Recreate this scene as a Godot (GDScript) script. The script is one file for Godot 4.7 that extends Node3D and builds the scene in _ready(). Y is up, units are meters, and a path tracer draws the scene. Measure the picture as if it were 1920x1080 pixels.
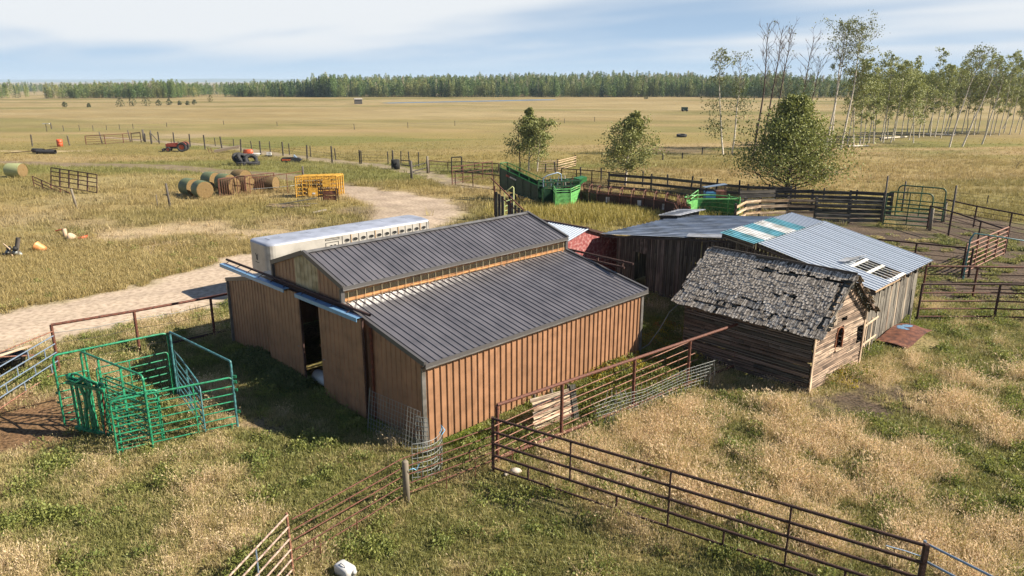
extends Node3D
# A farmyard seen from above: brown monitor barn, weathered sheds, corrals and pasture. Units are metres, y is up.

var rng := RandomNumberGenerator.new()
var unit_box: ArrayMesh
var unit_rod: CylinderMesh
var boards: Array = []
var M := {}
var n1 := FastNoiseLite.new()
var n2 := FastNoiseLite.new()
var n3 := FastNoiseLite.new()

# ---------------------------------------------------------------- nodes
func meta(o: Node3D, label: String, category := "", group := "", kind := "") -> void:
	if label: o.set_meta("label", label)
	if category: o.set_meta("category", category)
	if group: o.set_meta("group", group)
	if kind: o.set_meta("kind", kind)

func thing(called: String, label: String, category: String, at := Vector3.ZERO, turn := 0.0, group := "") -> Node3D:
	var o := Node3D.new()
	o.name = called
	add_child(o, true)
	o.position = at
	o.rotation.y = turn
	meta(o, label, category, group)
	return o

func put(o: Node3D, called: String, mesh: Mesh, m: Material, xf := Transform3D.IDENTITY) -> MeshInstance3D:
	var i := MeshInstance3D.new()
	i.name = called
	i.mesh = mesh
	i.material_override = m
	i.transform = xf
	o.add_child(i, true)
	return i

func basis_along(d: Vector3, up := Vector3.UP) -> Basis:
	# x along d, y near up
	var x := d.normalized()
	var z := x.cross(up)
	if z.length() < 0.01: z = x.cross(Vector3.RIGHT)
	z = z.normalized()
	return Basis(x, z.cross(x), z)

func rod(o: Node3D, called: String, a: Vector3, b: Vector3, r: float, m: Material) -> MeshInstance3D:
	var d := b - a
	var bs := basis_along(d)
	return put(o, called, unit_rod, m, Transform3D(Basis(bs.y * r, bs.x * d.length(), -bs.z * r), (a + b) * 0.5))

# a squared beam from a to b, w across (sideways) and h high
func beam(o: Node3D, called: String, a: Vector3, b: Vector3, w: float, h: float, m: Material, up := Vector3.UP) -> MeshInstance3D:
	var d := b - a
	var bs := basis_along(d, up)
	return put(o, called, unit_box, m, Transform3D(Basis(bs.x * d.length(), bs.y * h, bs.z * w), (a + b) * 0.5))

# a board with grain running from a to b; one of several worn shapes
func board(o: Node3D, called: String, a: Vector3, b: Vector3, w: float, h: float, m: Material, up := Vector3.UP) -> MeshInstance3D:
	var i := beam(o, called, a, b, w, h, m, up)
	i.mesh = boards[rng.randi() % boards.size()]
	return i

func tube(o: Node3D, called: String, pts: Array, r: float, m: Material, sides := 7) -> MeshInstance3D:
	var st := SurfaceTool.new()
	st.begin(Mesh.PRIMITIVE_TRIANGLES)
	tube_to(st, pts, r, sides)
	st.generate_normals()
	return put(o, called, st.commit(), m)

func tube_to(st: SurfaceTool, pts: Array, r: float, sides := 7, r_end := -1.0) -> void:
	st.set_smooth_group(0)
	var rings := []
	var last := Vector3.ZERO
	for i in pts.size():
		var d: Vector3
		if i == 0: d = pts[1] - pts[0]
		elif i == pts.size() - 1: d = pts[i] - pts[i - 1]
		else: d = (pts[i + 1] - pts[i]).normalized() + (pts[i] - pts[i - 1]).normalized()
		d = d.normalized()
		var s: Vector3
		if i == 0:
			s = d.cross(Vector3.UP)
			if s.length() < 0.05: s = d.cross(Vector3.RIGHT)
		else:
			s = last - d * last.dot(d)
		s = s.normalized()
		last = s
		var t := d.cross(s)
		var rr := r if r_end < 0.0 else lerpf(r, r_end, float(i) / (pts.size() - 1))
		var ring := []
		for k in sides:
			var a := TAU * k / sides
			ring.append(pts[i] + (s * cos(a) + t * sin(a)) * rr)
		rings.append(ring)
	for i in rings.size() - 1:
		for k in sides:
			var k2 := (k + 1) % sides
			quad(st, rings[i][k], rings[i][k2], rings[i + 1][k2], rings[i + 1][k])

func quad(st: SurfaceTool, a: Vector3, b: Vector3, c: Vector3, d: Vector3) -> void:
	st.add_vertex(a); st.add_vertex(b); st.add_vertex(c)
	st.add_vertex(a); st.add_vertex(c); st.add_vertex(d)

func box_to(st: SurfaceTool, xf: Transform3D) -> void:
	st.append_from(unit_box, 0, xf)

func begin() -> SurfaceTool:
	var st := SurfaceTool.new()
	st.begin(Mesh.PRIMITIVE_TRIANGLES)
	return st

# points of a frame bent from pipe: up, rounded corner, across, rounded corner, down (in the plane of x_dir and y)
func arch(a: Vector3, b: Vector3, h0: float, h1: float, rad: float, ha := -1.0, hb := -1.0) -> Array:
	var d := (b - a).normalized()
	var top_a := a + Vector3.UP * h0
	var top_b := b + Vector3.UP * h1
	var dt := (top_b - top_a).normalized()
	var p := [a if ha < 0 else a + Vector3.UP * ha, top_a - Vector3.UP * rad]
	for k in [1, 2, 3]:
		var t: float = k / 4.0
		var q0: Vector3 = (top_a - Vector3.UP * rad).lerp(top_a, t)
		p.append(q0.lerp(top_a.lerp(top_a + dt * rad, t), t))
	p.append(top_a + dt * rad)
	p.append(top_b - dt * rad)
	for k in [1, 2, 3]:
		var t: float = k / 4.0
		var q0: Vector3 = (top_b - dt * rad).lerp(top_b, t)
		p.append(q0.lerp(top_b.lerp(top_b - Vector3.UP * rad, t), t))
	p.append(top_b - Vector3.UP * rad)
	p.append(b if hb < 0 else b + Vector3.UP * hb)
	return p

# ---------------------------------------------------------------- sheet metal
func profile(width: float, kind: String, pitch: float, h: float) -> Array:
	var p := [Vector2(0, 0)]
	if kind == "wave":
		var k := int(round(width / pitch)) * 4
		p = []
		for i in k + 1:
			p.append(Vector2(width * i / k, h * 0.5 * (1.0 - cos(TAU * i / 4.0))))
	elif kind == "rib":
		var c := pitch * 0.5
		while c < width:
			p.append(Vector2(c - 0.026, 0)); p.append(Vector2(c - 0.012, h)); p.append(Vector2(c + 0.012, h)); p.append(Vector2(c + 0.026, 0))
			c += pitch
		p.append(Vector2(width, 0))
	else:
		p.append(Vector2(width, 0))
	return p

# one sheet: a at its corner, across and along are unit directions, out is where the ribs stand; lengths l0 / l1 at both sides, b0 / b1 the starts
func sheet_to(st: SurfaceTool, a: Vector3, across: Vector3, along: Vector3, out: Vector3, prof: Array, l0: float, l1: float, b0 := 0.0, b1 := 0.0, smooth := false) -> void:
	st.set_smooth_group(1 if smooth else -1)
	var w: float = prof[-1].x
	for i in prof.size() - 1:
		var p: Vector2 = prof[i]
		var q: Vector2 = prof[i + 1]
		var tp := p.x / w
		var tq := q.x / w
		var pa := a + across * p.x + out * p.y
		var qa := a + across * q.x + out * q.y
		quad(st, pa + along * lerpf(b0, b1, tp), qa + along * lerpf(b0, b1, tq), qa + along * lerpf(l0, l1, tq), pa + along * lerpf(l0, l1, tp))

func sheet(o: Node3D, called: String, m: Material, a: Vector3, across: Vector3, along: Vector3, out: Vector3, prof: Array, l0: float, l1: float, b0 := 0.0, b1 := 0.0, smooth := false) -> MeshInstance3D:
	var st := begin()
	sheet_to(st, a, across, along, out, prof, l0, l1, b0, b1, smooth)
	st.generate_normals()
	return put(o, called, st.commit(), m)

# a prism: polygon pts (in order) pushed along d
func prism_to(st: SurfaceTool, pts: Array, d: Vector3) -> void:
	st.set_smooth_group(-1)
	for i in range(1, pts.size() - 1):
		st.add_vertex(pts[0]); st.add_vertex(pts[i]); st.add_vertex(pts[i + 1])
		st.add_vertex(pts[0] + d); st.add_vertex(pts[i + 1] + d); st.add_vertex(pts[i] + d)
	for i in pts.size():
		var j := (i + 1) % pts.size()
		quad(st, pts[i], pts[i] + d, pts[j] + d, pts[j])

func prism(o: Node3D, called: String, pts: Array, d: Vector3, m: Material) -> MeshInstance3D:
	var st := begin()
	prism_to(st, pts, d)
	st.generate_normals()
	return put(o, called, st.commit(), m)

# a solid of revolution round the y axis of xf; prof is [radius, height] pairs
func lathe_to(st: SurfaceTool, prof: Array, sides: int, xf := Transform3D.IDENTITY, smooth := true) -> void:
	st.set_smooth_group(2 if smooth else -1)
	for i in prof.size() - 1:
		for k in sides:
			var a0 := TAU * k / sides
			var a1 := TAU * (k + 1) / sides
			var p: Vector2 = prof[i]
			var q: Vector2 = prof[i + 1]
			quad(st, xf * Vector3(p.x * cos(a0), p.y, p.x * sin(a0)), xf * Vector3(q.x * cos(a0), q.y, q.x * sin(a0)), xf * Vector3(q.x * cos(a1), q.y, q.x * sin(a1)), xf * Vector3(p.x * cos(a1), p.y, p.x * sin(a1)))

func lathe(o: Node3D, called: String, prof: Array, sides: int, m: Material, xf := Transform3D.IDENTITY, smooth := true) -> MeshInstance3D:
	var st := begin()
	lathe_to(st, prof, sides, xf, smooth)
	st.generate_normals()
	return put(o, called, st.commit(), m)

# ---------------------------------------------------------------- materials
func noise_tex(sd: int, freq: float, a: Color, b: Color, c: Color, size := 256, octaves := 4, mid := 0.5) -> NoiseTexture2D:
	var n := FastNoiseLite.new()
	n.seed = sd
	n.frequency = freq
	n.fractal_octaves = octaves
	var g := Gradient.new()
	g.offsets = PackedFloat32Array([0.12, mid, 0.88])
	g.colors = PackedColorArray([a, b, c])
	var t := NoiseTexture2D.new()
	t.width = size
	t.height = size
	t.seamless = true
	t.noise = n
	t.color_ramp = g
	return t

func grain_tex(sd: int, dark: Color, light: Color, streak: float) -> ImageTexture:
	var n := FastNoiseLite.new()
	n.seed = sd
	n.frequency = 0.02
	n.fractal_octaves = 4
	var im := Image.create(256, 256, false, Image.FORMAT_RGB8)
	for y in 256:
		var row := n.get_noise_2d(900.0, y * 6.0)
		for x in 256:
			var v := 0.5 + 0.55 * n.get_noise_2d(x * 0.35, y * 7.0) + streak * row + 0.35 * n.get_noise_2d(x * 0.5 + 500.0, y * 0.9)
			im.set_pixel(x, y, dark.lerp(light, clampf(v, 0, 1)))
	return ImageTexture.create_from_image(im)

func plain(c: Color, rough := 0.7, metal := 0.0) -> StandardMaterial3D:
	var m := StandardMaterial3D.new()
	m.albedo_color = c
	m.roughness = rough
	m.metallic = metal
	return m

# a colour with wear: the texture multiplies it, laid on in world space
func worn(c: Color, tex: Texture2D, scale: float, rough := 0.75, metal := 0.0) -> StandardMaterial3D:
	var m := plain(c, rough, metal)
	m.albedo_texture = tex
	m.uv1_triplanar = true
	m.uv1_world_triplanar = true
	m.uv1_scale = Vector3.ONE * scale
	return m

func wood(c: Color, tex: Texture2D, rough := 0.85) -> StandardMaterial3D:
	var m := plain(c, rough)
	m.albedo_texture = tex
	return m

func leafy(through: float) -> StandardMaterial3D:
	var m := plain(Color.WHITE, 0.6)
	m.vertex_color_use_as_albedo = true
	m.backlight_enabled = true
	m.backlight = Color(through, through, through)
	return m

func make_materials() -> void:
	var mottle := noise_tex(3, 0.02, Color(0.78, 0.78, 0.78), Color(0.93, 0.93, 0.93), Color(1, 1, 1))
	var rusty := noise_tex(4, 0.03, Color(0.45, 0.4, 0.4), Color(0.8, 0.74, 0.7), Color(1, 0.97, 0.92), 256, 5)
	var peel := noise_tex(5, 0.035, Color(0.72, 0.62, 0.6), Color(0.58, 0.32, 0.31), Color(0.45, 0.19, 0.19), 256, 5, 0.45)
	var zinc := noise_tex(6, 0.03, Color(0.88, 0.89, 0.91), Color(0.95, 0.96, 0.97), Color(1, 1, 1), 256, 5)
	var dust := noise_tex(8, 0.01, Color(0.72, 0.7, 0.66), Color(0.92, 0.91, 0.9), Color(1, 1, 1), 256, 5)
	var grain := grain_tex(11, Color(0.32, 0.3, 0.28), Color(1, 0.98, 0.94), 0.9)
	var grain2 := grain_tex(12, Color(0.42, 0.34, 0.29), Color(1, 0.96, 0.9), 0.6)
	var straw := noise_tex(9, 0.06, Color(0.55, 0.48, 0.36), Color(0.85, 0.78, 0.62), Color(1, 0.96, 0.85), 256, 5)
	for k in 3: M["tan_wall_%d" % k] = worn(Color(0.615, 0.458, 0.345) * [1.0, 0.975, 1.02][k], mottle, [0.3, 0.23, 0.37][k], 0.45)
	M.tan_wall = M.tan_wall_0
	for k in 3:
		M["roof_%d" % k] = worn(Color(0.365, 0.352, 0.365) * [1.0, 0.96, 1.035][k], mottle, [0.2, 0.27, 0.16][k], 0.34)
		M["roof_%d" % k].metallic_specular = 0.6
	M.trim = plain(Color(0.3, 0.29, 0.29), 0.45)
	M.steel_trim = worn(Color(0.5, 0.49, 0.48), dust, 0.8, 0.4, 0.3)
	M.blue_track = worn(Color(0.46, 0.62, 0.76), zinc, 0.8, 0.35, 0.3)
	M.rust_dark = worn(Color(0.3, 0.2, 0.17), rusty, 1.4, 0.8)
	M.rust = worn(Color(0.45, 0.28, 0.22), rusty, 1.4, 0.75)
	M.rust_red = worn(Color(0.5, 0.29, 0.2), rusty, 1.2, 0.8)
	M.rust_pale = worn(Color(0.63, 0.47, 0.4), rusty, 1.4, 0.7)
	M.zinc = worn(Color(0.72, 0.745, 0.78), zinc, 1.1, 0.42, 0.35)
	M.zinc_old = worn(Color(0.62, 0.66, 0.72), dust, 0.35, 0.5, 0.2)
	M.zinc_white = worn(Color(0.9, 0.9, 0.9), dust, 0.4, 0.45, 0.1)
	M.teal_sheet = worn(Color(0.42, 0.66, 0.72), dust, 0.5, 0.4)
	M.white_sheet = worn(Color(0.92, 0.92, 0.91), dust, 0.5, 0.4)
	M.grey_pipe = worn(Color(0.5, 0.56, 0.63), zinc, 1.5, 0.45, 0.3)
	M.pale_pipe = worn(Color(0.75, 0.68, 0.64), rusty, 1.2, 0.6)
	M.wire = plain(Color(0.55, 0.56, 0.55), 0.5, 0.4)
	M.wire_dark = plain(Color(0.3, 0.28, 0.26), 0.6, 0.3)
	M.green_pen = worn(Color(0.18, 0.62, 0.47), rusty, 0.9, 0.42)
	M.teal_pen = worn(Color(0.3, 0.55, 0.6), rusty, 0.9, 0.45)
	M.green_dark = worn(Color(0.08, 0.24, 0.15), dust, 1.0, 0.45)
	M.green_lime = worn(Color(0.42, 0.7, 0.4), dust, 1.0, 0.45)
	M.green_mid = worn(Color(0.16, 0.46, 0.22), dust, 1.0, 0.45)
	M.green_gate = worn(Color(0.2, 0.36, 0.24), dust, 1.0, 0.5)
	M.yellow = worn(Color(0.78, 0.6, 0.23), dust, 1.5, 0.5)
	M.red = worn(Color(0.62, 0.29, 0.23), rusty, 1.0, 0.5)
	M.orange = worn(Color(0.76, 0.34, 0.18), dust, 1.0, 0.5)
	M.apricot = worn(Color(0.86, 0.58, 0.36), dust, 1.0, 0.5)
	M.white = worn(Color(0.8, 0.8, 0.8), dust, 0.5, 0.35)
	M.trailer = worn(Color(0.7, 0.68, 0.65), mottle, 0.25, 0.35)
	M.trailer_roof = worn(Color(0.6, 0.62, 0.68), mottle, 0.15, 0.4)
	M.black = plain(Color(0.06, 0.06, 0.065), 0.7)
	M.rubber = worn(Color(0.2, 0.2, 0.21), dust, 1.5, 0.85)
	M.dark = plain(Color(0.1, 0.1, 0.1), 0.9)
	M.blue = plain(Color(0.2, 0.45, 0.62), 0.5)
	M.twine = plain(Color(0.5, 0.75, 0.9), 0.8)
	M.purple = worn(Color(0.6, 0.28, 0.33), peel, 0.25, 0.8)
	M.red_paint = worn(Color(1, 1, 1), peel, 0.6, 0.8)
	M.grey_board = wood(Color(0.62, 0.6, 0.57), grain)
	M.grey_board_b = wood(Color(0.72, 0.69, 0.65), grain2)
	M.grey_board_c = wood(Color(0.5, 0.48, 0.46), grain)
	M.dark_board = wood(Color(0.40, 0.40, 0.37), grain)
	M.dark_board_b = wood(Color(0.34, 0.33, 0.33), grain)
	M.log_a = wood(Color(0.77, 0.67, 0.6), grain)
	M.log_shaded = wood(Color(0.5, 0.45, 0.41), grain)  # same planks as the others, with wall shade put into the tint
	M.log_b = wood(Color(0.68, 0.59, 0.53), grain)
	M.log_c = wood(Color(0.83, 0.74, 0.67), grain)
	M.log_red = wood(Color(0.66, 0.45, 0.33), grain2)
	M.shingle_a = wood(Color(0.88, 0.84, 0.79), grain)
	M.shingle_b = wood(Color(0.95, 0.92, 0.88), grain)
	M.shingle_c = wood(Color(0.74, 0.73, 0.72), grain)
	M.shingle_d = wood(Color(0.8, 0.76, 0.71), grain)
	M.new_wood = wood(Color(0.9, 0.68, 0.45), grain2, 0.7)
	M.pale_wood = wood(Color(0.85, 0.78, 0.68), grain2)
	M.bleached = wood(Color(0.93, 0.88, 0.81), grain2)
	M.post = wood(Color(0.5, 0.47, 0.43), grain)
	M.post_dark = wood(Color(0.36, 0.34, 0.33), grain)
	M.straw = worn(Color(0.53, 0.47, 0.37), straw, 0.9, 0.95)
	M.straw_old = worn(Color(0.44, 0.38, 0.3), straw, 0.9, 0.95)
	M.wrap = worn(Color(0.46, 0.55, 0.49), straw, 0.8, 0.6)
	M.wrap_pale = worn(Color(0.72, 0.8, 0.7), straw, 0.8, 0.6)
	M.panel = plain(Color(0.75, 0.68, 0.55, 0.07), 0.15)
	M.panel.transparency = BaseMaterial3D.TRANSPARENCY_ALPHA
	M.milky = worn(Color(0.8, 0.74, 0.6), dust, 0.8, 0.4)
	M.milky.backlight_enabled = true
	M.milky.backlight = Color(0.7, 0.62, 0.45)
	M.stone = worn(Color(0.78, 0.73, 0.68), dust, 2.0, 0.9)
	M.bark = worn(Color(0.36, 0.32, 0.28), rusty, 1.2, 0.9)
	M.aspen_bark = worn(Color(0.86, 0.83, 0.78), noise_tex(15, 0.045, Color(0.3, 0.28, 0.26), Color(0.85, 0.83, 0.8), Color(1, 1, 1), 256, 4, 0.36), 0.5, 0.8)
	M.aspen_dark = worn(Color(0.4, 0.36, 0.34), rusty, 0.7, 0.9)
	M.leaf = leafy(0.7)
	M.grass = leafy(0.9)
	M.copper = worn(Color(0.5, 0.33, 0.26), rusty, 0.4, 0.6)

func make_units() -> void:
	var st := begin()
	# box of unit size with slightly eased edges
	var e := 0.5
	for f in [[Vector3(1, 0, 0), Vector3(0, 1, 0)], [Vector3(-1, 0, 0), Vector3(0, 1, 0)], [Vector3(0, 1, 0), Vector3(0, 0, 1)], [Vector3(0, -1, 0), Vector3(0, 0, 1)], [Vector3(0, 0, 1), Vector3(0, 1, 0)], [Vector3(0, 0, -1), Vector3(0, 1, 0)]]:
		var n: Vector3 = f[0]
		var u: Vector3 = f[1]
		var w := n.cross(u)
		st.set_smooth_group(-1)
		quad_uv(st, (n + u + w) * e, (n - u + w) * e, (n - u - w) * e, (n + u - w) * e, 0.0)
	st.generate_normals()
	unit_box = st.commit()
	unit_rod = CylinderMesh.new()
	unit_rod.top_radius = 1.0
	unit_rod.bottom_radius = 1.0
	unit_rod.height = 1.0
	unit_rod.radial_segments = 8
	unit_rod.rings = 1
	for k in 8:
		boards.append(make_board(k))

func quad_uv(st: SurfaceTool, a: Vector3, b: Vector3, c: Vector3, d: Vector3, v0: float) -> void:
	for p in [a, b, c, a, c, d]:
		st.set_uv(Vector2(p.x * 0.9 + v0 * 3.0, p.y * 0.11 + p.z * 0.05 + v0))
		st.add_vertex(p)

# a unit board along x with ends cut a little askew and edges a little bowed
func make_board(k: int) -> ArrayMesh:
	var st := begin()
	st.set_smooth_group(-1)
	var v0 := fmod(k * 0.377, 1.0)
	var rings := []
	for i in 4:
		var x := -0.5 + i / 3.0
		var y0 := -0.5 + rng.randf_range(0.0, 0.09)
		var y1 := 0.5 - rng.randf_range(0.0, 0.09)
		var z := rng.randf_range(-0.12, 0.12)
		var s := rng.randf_range(-0.006, 0.006)
		rings.append([Vector3(x + s, y0, -0.5 + z), Vector3(x - s, y1, -0.5 + z), Vector3(x - s, y1, 0.5 + z), Vector3(x + s, y0, 0.5 + z)])
	for i in 3:
		for j in 4:
			var j2 := (j + 1) % 4
			quad_uv(st, rings[i][j], rings[i][j2], rings[i + 1][j2], rings[i + 1][j], v0)
	quad_uv(st, rings[0][3], rings[0][2], rings[0][1], rings[0][0], v0)
	quad_uv(st, rings[3][0], rings[3][1], rings[3][2], rings[3][3], v0)
	st.generate_normals()
	return st.commit()

func pick(a: Array) -> Variant:
	return a[rng.randi() % a.size()]

func _ready() -> void:
	rng.seed = 20240914
	n1.seed = 1; n1.frequency = 0.035; n1.fractal_octaves = 4
	n2.seed = 2; n2.frequency = 0.3; n2.fractal_octaves = 4
	n3.seed = 3; n3.frequency = 1.6; n3.fractal_octaves = 3
	# ---- camera, sky, sun, exposure
	var cam := Camera3D.new()
	cam.name = "camera"
	cam.position = Vector3(0, 10, 0)
	cam.rotation_degrees = Vector3(-15.95, 0, 0)
	cam.fov = 43.28
	cam.near = 0.1
	cam.far = 12000.0
	add_child(cam)
	cam.current = true
	var we := WorldEnvironment.new()
	we.name = "environment"
	var env := Environment.new()
	env.background_mode = Environment.BG_SKY
	env.tonemap_mode = Environment.TONE_MAPPER_LINEAR
	env.tonemap_exposure = 2.35
	env.background_energy_multiplier = 1.0
	env.ambient_light_source = Environment.AMBIENT_SOURCE_SKY
	env.sdfgi_enabled = true
	env.ssao_enabled = true
	env.ssil_enabled = true
	env.fog_enabled = true
	env.fog_density = 0.00012
	env.fog_light_color = Color(0.78, 0.86, 0.95)
	var sky := Sky.new()
	var sm := PanoramaSkyMaterial.new()
	sm.panorama = sky_picture()
	sky.sky_material = sm
	env.sky = sky
	we.environment = env
	add_child(we)
	var sun := DirectionalLight3D.new()
	sun.name = "sun"
	sun.light_energy = 1.6
	sun.light_color = Color(1.0, 0.962, 0.89)
	sun.light_angular_distance = 0.5
	sun.shadow_enabled = true
	sun.look_at_from_position(Vector3(80, 57, 7), Vector3.ZERO)
	add_child(sun)
	# ---- materials and shared shapes
	make_units()
	make_materials()
	# ---- the setting
	make_ground()
	make_far()
	# ---- buildings
	brown_barn()
	grey_shed()
	log_shed()
	red_shed()
	# ---- yard things
	livestock_trailer()
	near_fences()
	green_pen()
	near_clutter()
	right_corrals()
	handling_yard()
	left_yard()
	far_fences()
	# ---- plants
	trees()
	grasses()

func sky_picture() -> ImageTexture:
	var w := 2048
	var h := 1024
	var d := PackedFloat32Array()
	d.resize(w * h * 3)
	var cn := FastNoiseLite.new()
	cn.seed = 41
	cn.frequency = 0.16
	cn.fractal_octaves = 5
	var cw := FastNoiseLite.new()
	cw.seed = 7
	cw.frequency = 0.05
	cw.fractal_octaves = 3
	for j in h:
		var el := PI * 0.5 - PI * (j + 0.5) / h
		var y := sin(el)
		var c := cos(el)
		var base: Color
		if y >= 0.0:
			# pale at the horizon, deep blue overhead
			var t := 1.0 - exp(-y * 3.4)
			base = Color(0.205, 0.285, 0.375).lerp(Color(0.03, 0.06, 0.135), clampf(t, 0, 1))
			base = base.lerp(Color(0.285, 0.335, 0.375), exp(-y * 40.0) * 0.7)
		else:
			base = Color(0.15, 0.13, 0.09)
		for i in w:
			var col := base
			if y > 0.0:
				var az := TAU * ((i + 0.5) / w - 0.5)
				var k := 1.0 / (y + 0.045)
				var px := sin(az) * c * k
				var pz := cos(az) * c * k
				var f := cn.get_noise_3d(px * 1.1 + pz * 0.9, (pz - px * 0.35) * 0.55, 3.0)
				var g := cw.get_noise_2d(px * 1.3 + 40.0, pz * 0.7)
				var cl := smoothstep(-0.25, 0.5, f * 1.0 + g * 0.8 + 0.10)
				cl *= smoothstep(0.005, 0.05, y) * (1.0 - 0.85 * smoothstep(0.10, 0.36, y))
				col = base.lerp(Color(0.36, 0.375, 0.39), cl)
			var o := (j * w + i) * 3
			d[o] = col.r
			d[o + 1] = col.g
			d[o + 2] = col.b
	return ImageTexture.create_from_image(Image.create_from_data(w, h, false, Image.FORMAT_RGBF, d.to_byte_array()))

# ---------------------------------------------------------------- ground
const GREEN := Color(0.15, 0.16, 0.045)
const LUSH := Color(0.23, 0.28, 0.03)
const OLIVE := Color(0.26, 0.22, 0.08)
const TAN := Color(0.43, 0.315, 0.17)
const GOLD := Color(0.325, 0.255, 0.095)
const SOIL := Color(0.105, 0.077, 0.06)
const ROAD := Color(0.49, 0.385, 0.295)
const TRACK := Color(0.21, 0.155, 0.11)
const MULCH := Color(0.2, 0.12, 0.065)

var road_poly := PackedVector2Array([Vector2(-25.95, -27.25), Vector2(-23.27, -31.46), Vector2(-21.51, -32.96), Vector2(-20.01, -34.41), Vector2(-18.15, -37.92), Vector2(-16.65, -41.62), Vector2(-13.91, -46.38), Vector2(-11.01, -50.87), Vector2(-10.44, -55.10), Vector2(-11.31, -58.74), Vector2(-13.37, -62.86), Vector2(-15.67, -65.62), Vector2(-17.21, -71.87), Vector2(-13.45, -70.38), Vector2(-9.37, -66.91), Vector2(-5.32, -62.57), Vector2(-4.01, -57.48), Vector2(-4.33, -52.91), Vector2(-5.76, -48.08), Vector2(-8.81, -38.73), Vector2(-10.98, -35.99), Vector2(-13.48, -33.14), Vector2(-14.86, -30.52), Vector2(-16.23, -29.50), Vector2(-18.29, -27.25), Vector2(-19.31, -25.62), Vector2(-20.50, -20.93)])
var tracks := [
	[[Vector2(-15.15, -68.61), Vector2(-19.60, -74.22), Vector2(-24.40, -79.39), Vector2(-32.84, -83.23), Vector2(-42.64, -88.58), Vector2(-53.32, -90.32), Vector2(-69.79, -94.00), Vector2(-96.88, -97.98)], 1.9, TRACK],
	[[Vector2(-73.87, -134.73), Vector2(-62.31, -127.42), Vector2(-47.74, -117.81), Vector2(-35.18, -105.39), Vector2(-28.89, -99.38), Vector2(-21.75, -93.36), Vector2(-15.50, -88.58), Vector2(-9.56, -81.75), Vector2(-5.90, -73.03), Vector2(-3.10, -70.38)], 1.5, Color(0.3, 0.235, 0.17)],
	[[Vector2(-80.98, -109.52), Vector2(-70.38, -107.83), Vector2(-62.25, -108.67)], 1.0, Color(0.42, 0.32, 0.2)],
]
var soil_polys := [
	PackedVector2Array([Vector2(22.10, -51.07), Vector2(25.52, -51.87), Vector2(28.13, -49.53), Vector2(28.40, -45.57), Vector2(27.31, -40.57), Vector2(24.80, -37.04), Vector2(20.86, -37.04), Vector2(20.87, -43.29)]),
	PackedVector2Array([Vector2(28.36, -55.33), Vector2(33.69, -56.74), Vector2(35.47, -53.55), Vector2(41.03, -48.08), Vector2(32.13, -37.04), Vector2(27.95, -37.92), Vector2(28.74, -45.57), Vector2(28.40, -51.47)]),
	PackedVector2Array([Vector2(20.04, -35.48), Vector2(23.68, -37.04), Vector2(29.08, -41.89), Vector2(30.99, -39.32), Vector2(24.09, -29.93), Vector2(23.90, -33.14), Vector2(19.42, -33.31)]),
	PackedVector2Array([Vector2(10.28, -55.33), Vector2(18.53, -56.74), Vector2(29.35, -58.23), Vector2(26.68, -51.87), Vector2(17.01, -51.87), Vector2(10.44, -51.87)]),
]
var lush_lines := [
	[[Vector2(26.28, -50.29), Vector2(28.40, -47.39), Vector2(28.54, -43.58), Vector2(27.12, -39.32), Vector2(24.75, -36.51), Vector2(20.85, -34.99)], 0.9],
	[[Vector2(30.94, -49.91), Vector2(31.13, -45.57), Vector2(31.61, -41.89)], 0.7],
	[[Vector2(22.59, -52.28), Vector2(26.29, -51.07)], 0.8],
	[[Vector2(-2.05, -19.41), Vector2(-0.57, -20.25), Vector2(1.73, -21.64), Vector2(4.17, -23.96)], 0.7],
	[[Vector2(5.79, -29.93), Vector2(5.50, -24.97)], 1.2],
	[[Vector2(-4.17, -19.83), Vector2(-7.19, -22.57), Vector2(-9.63, -24.97), Vector2(-10.63, -26.06)], 0.7],
	[[Vector2(16.19, -28.53), Vector2(18.07, -29.93)], 0.8],
]
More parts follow.
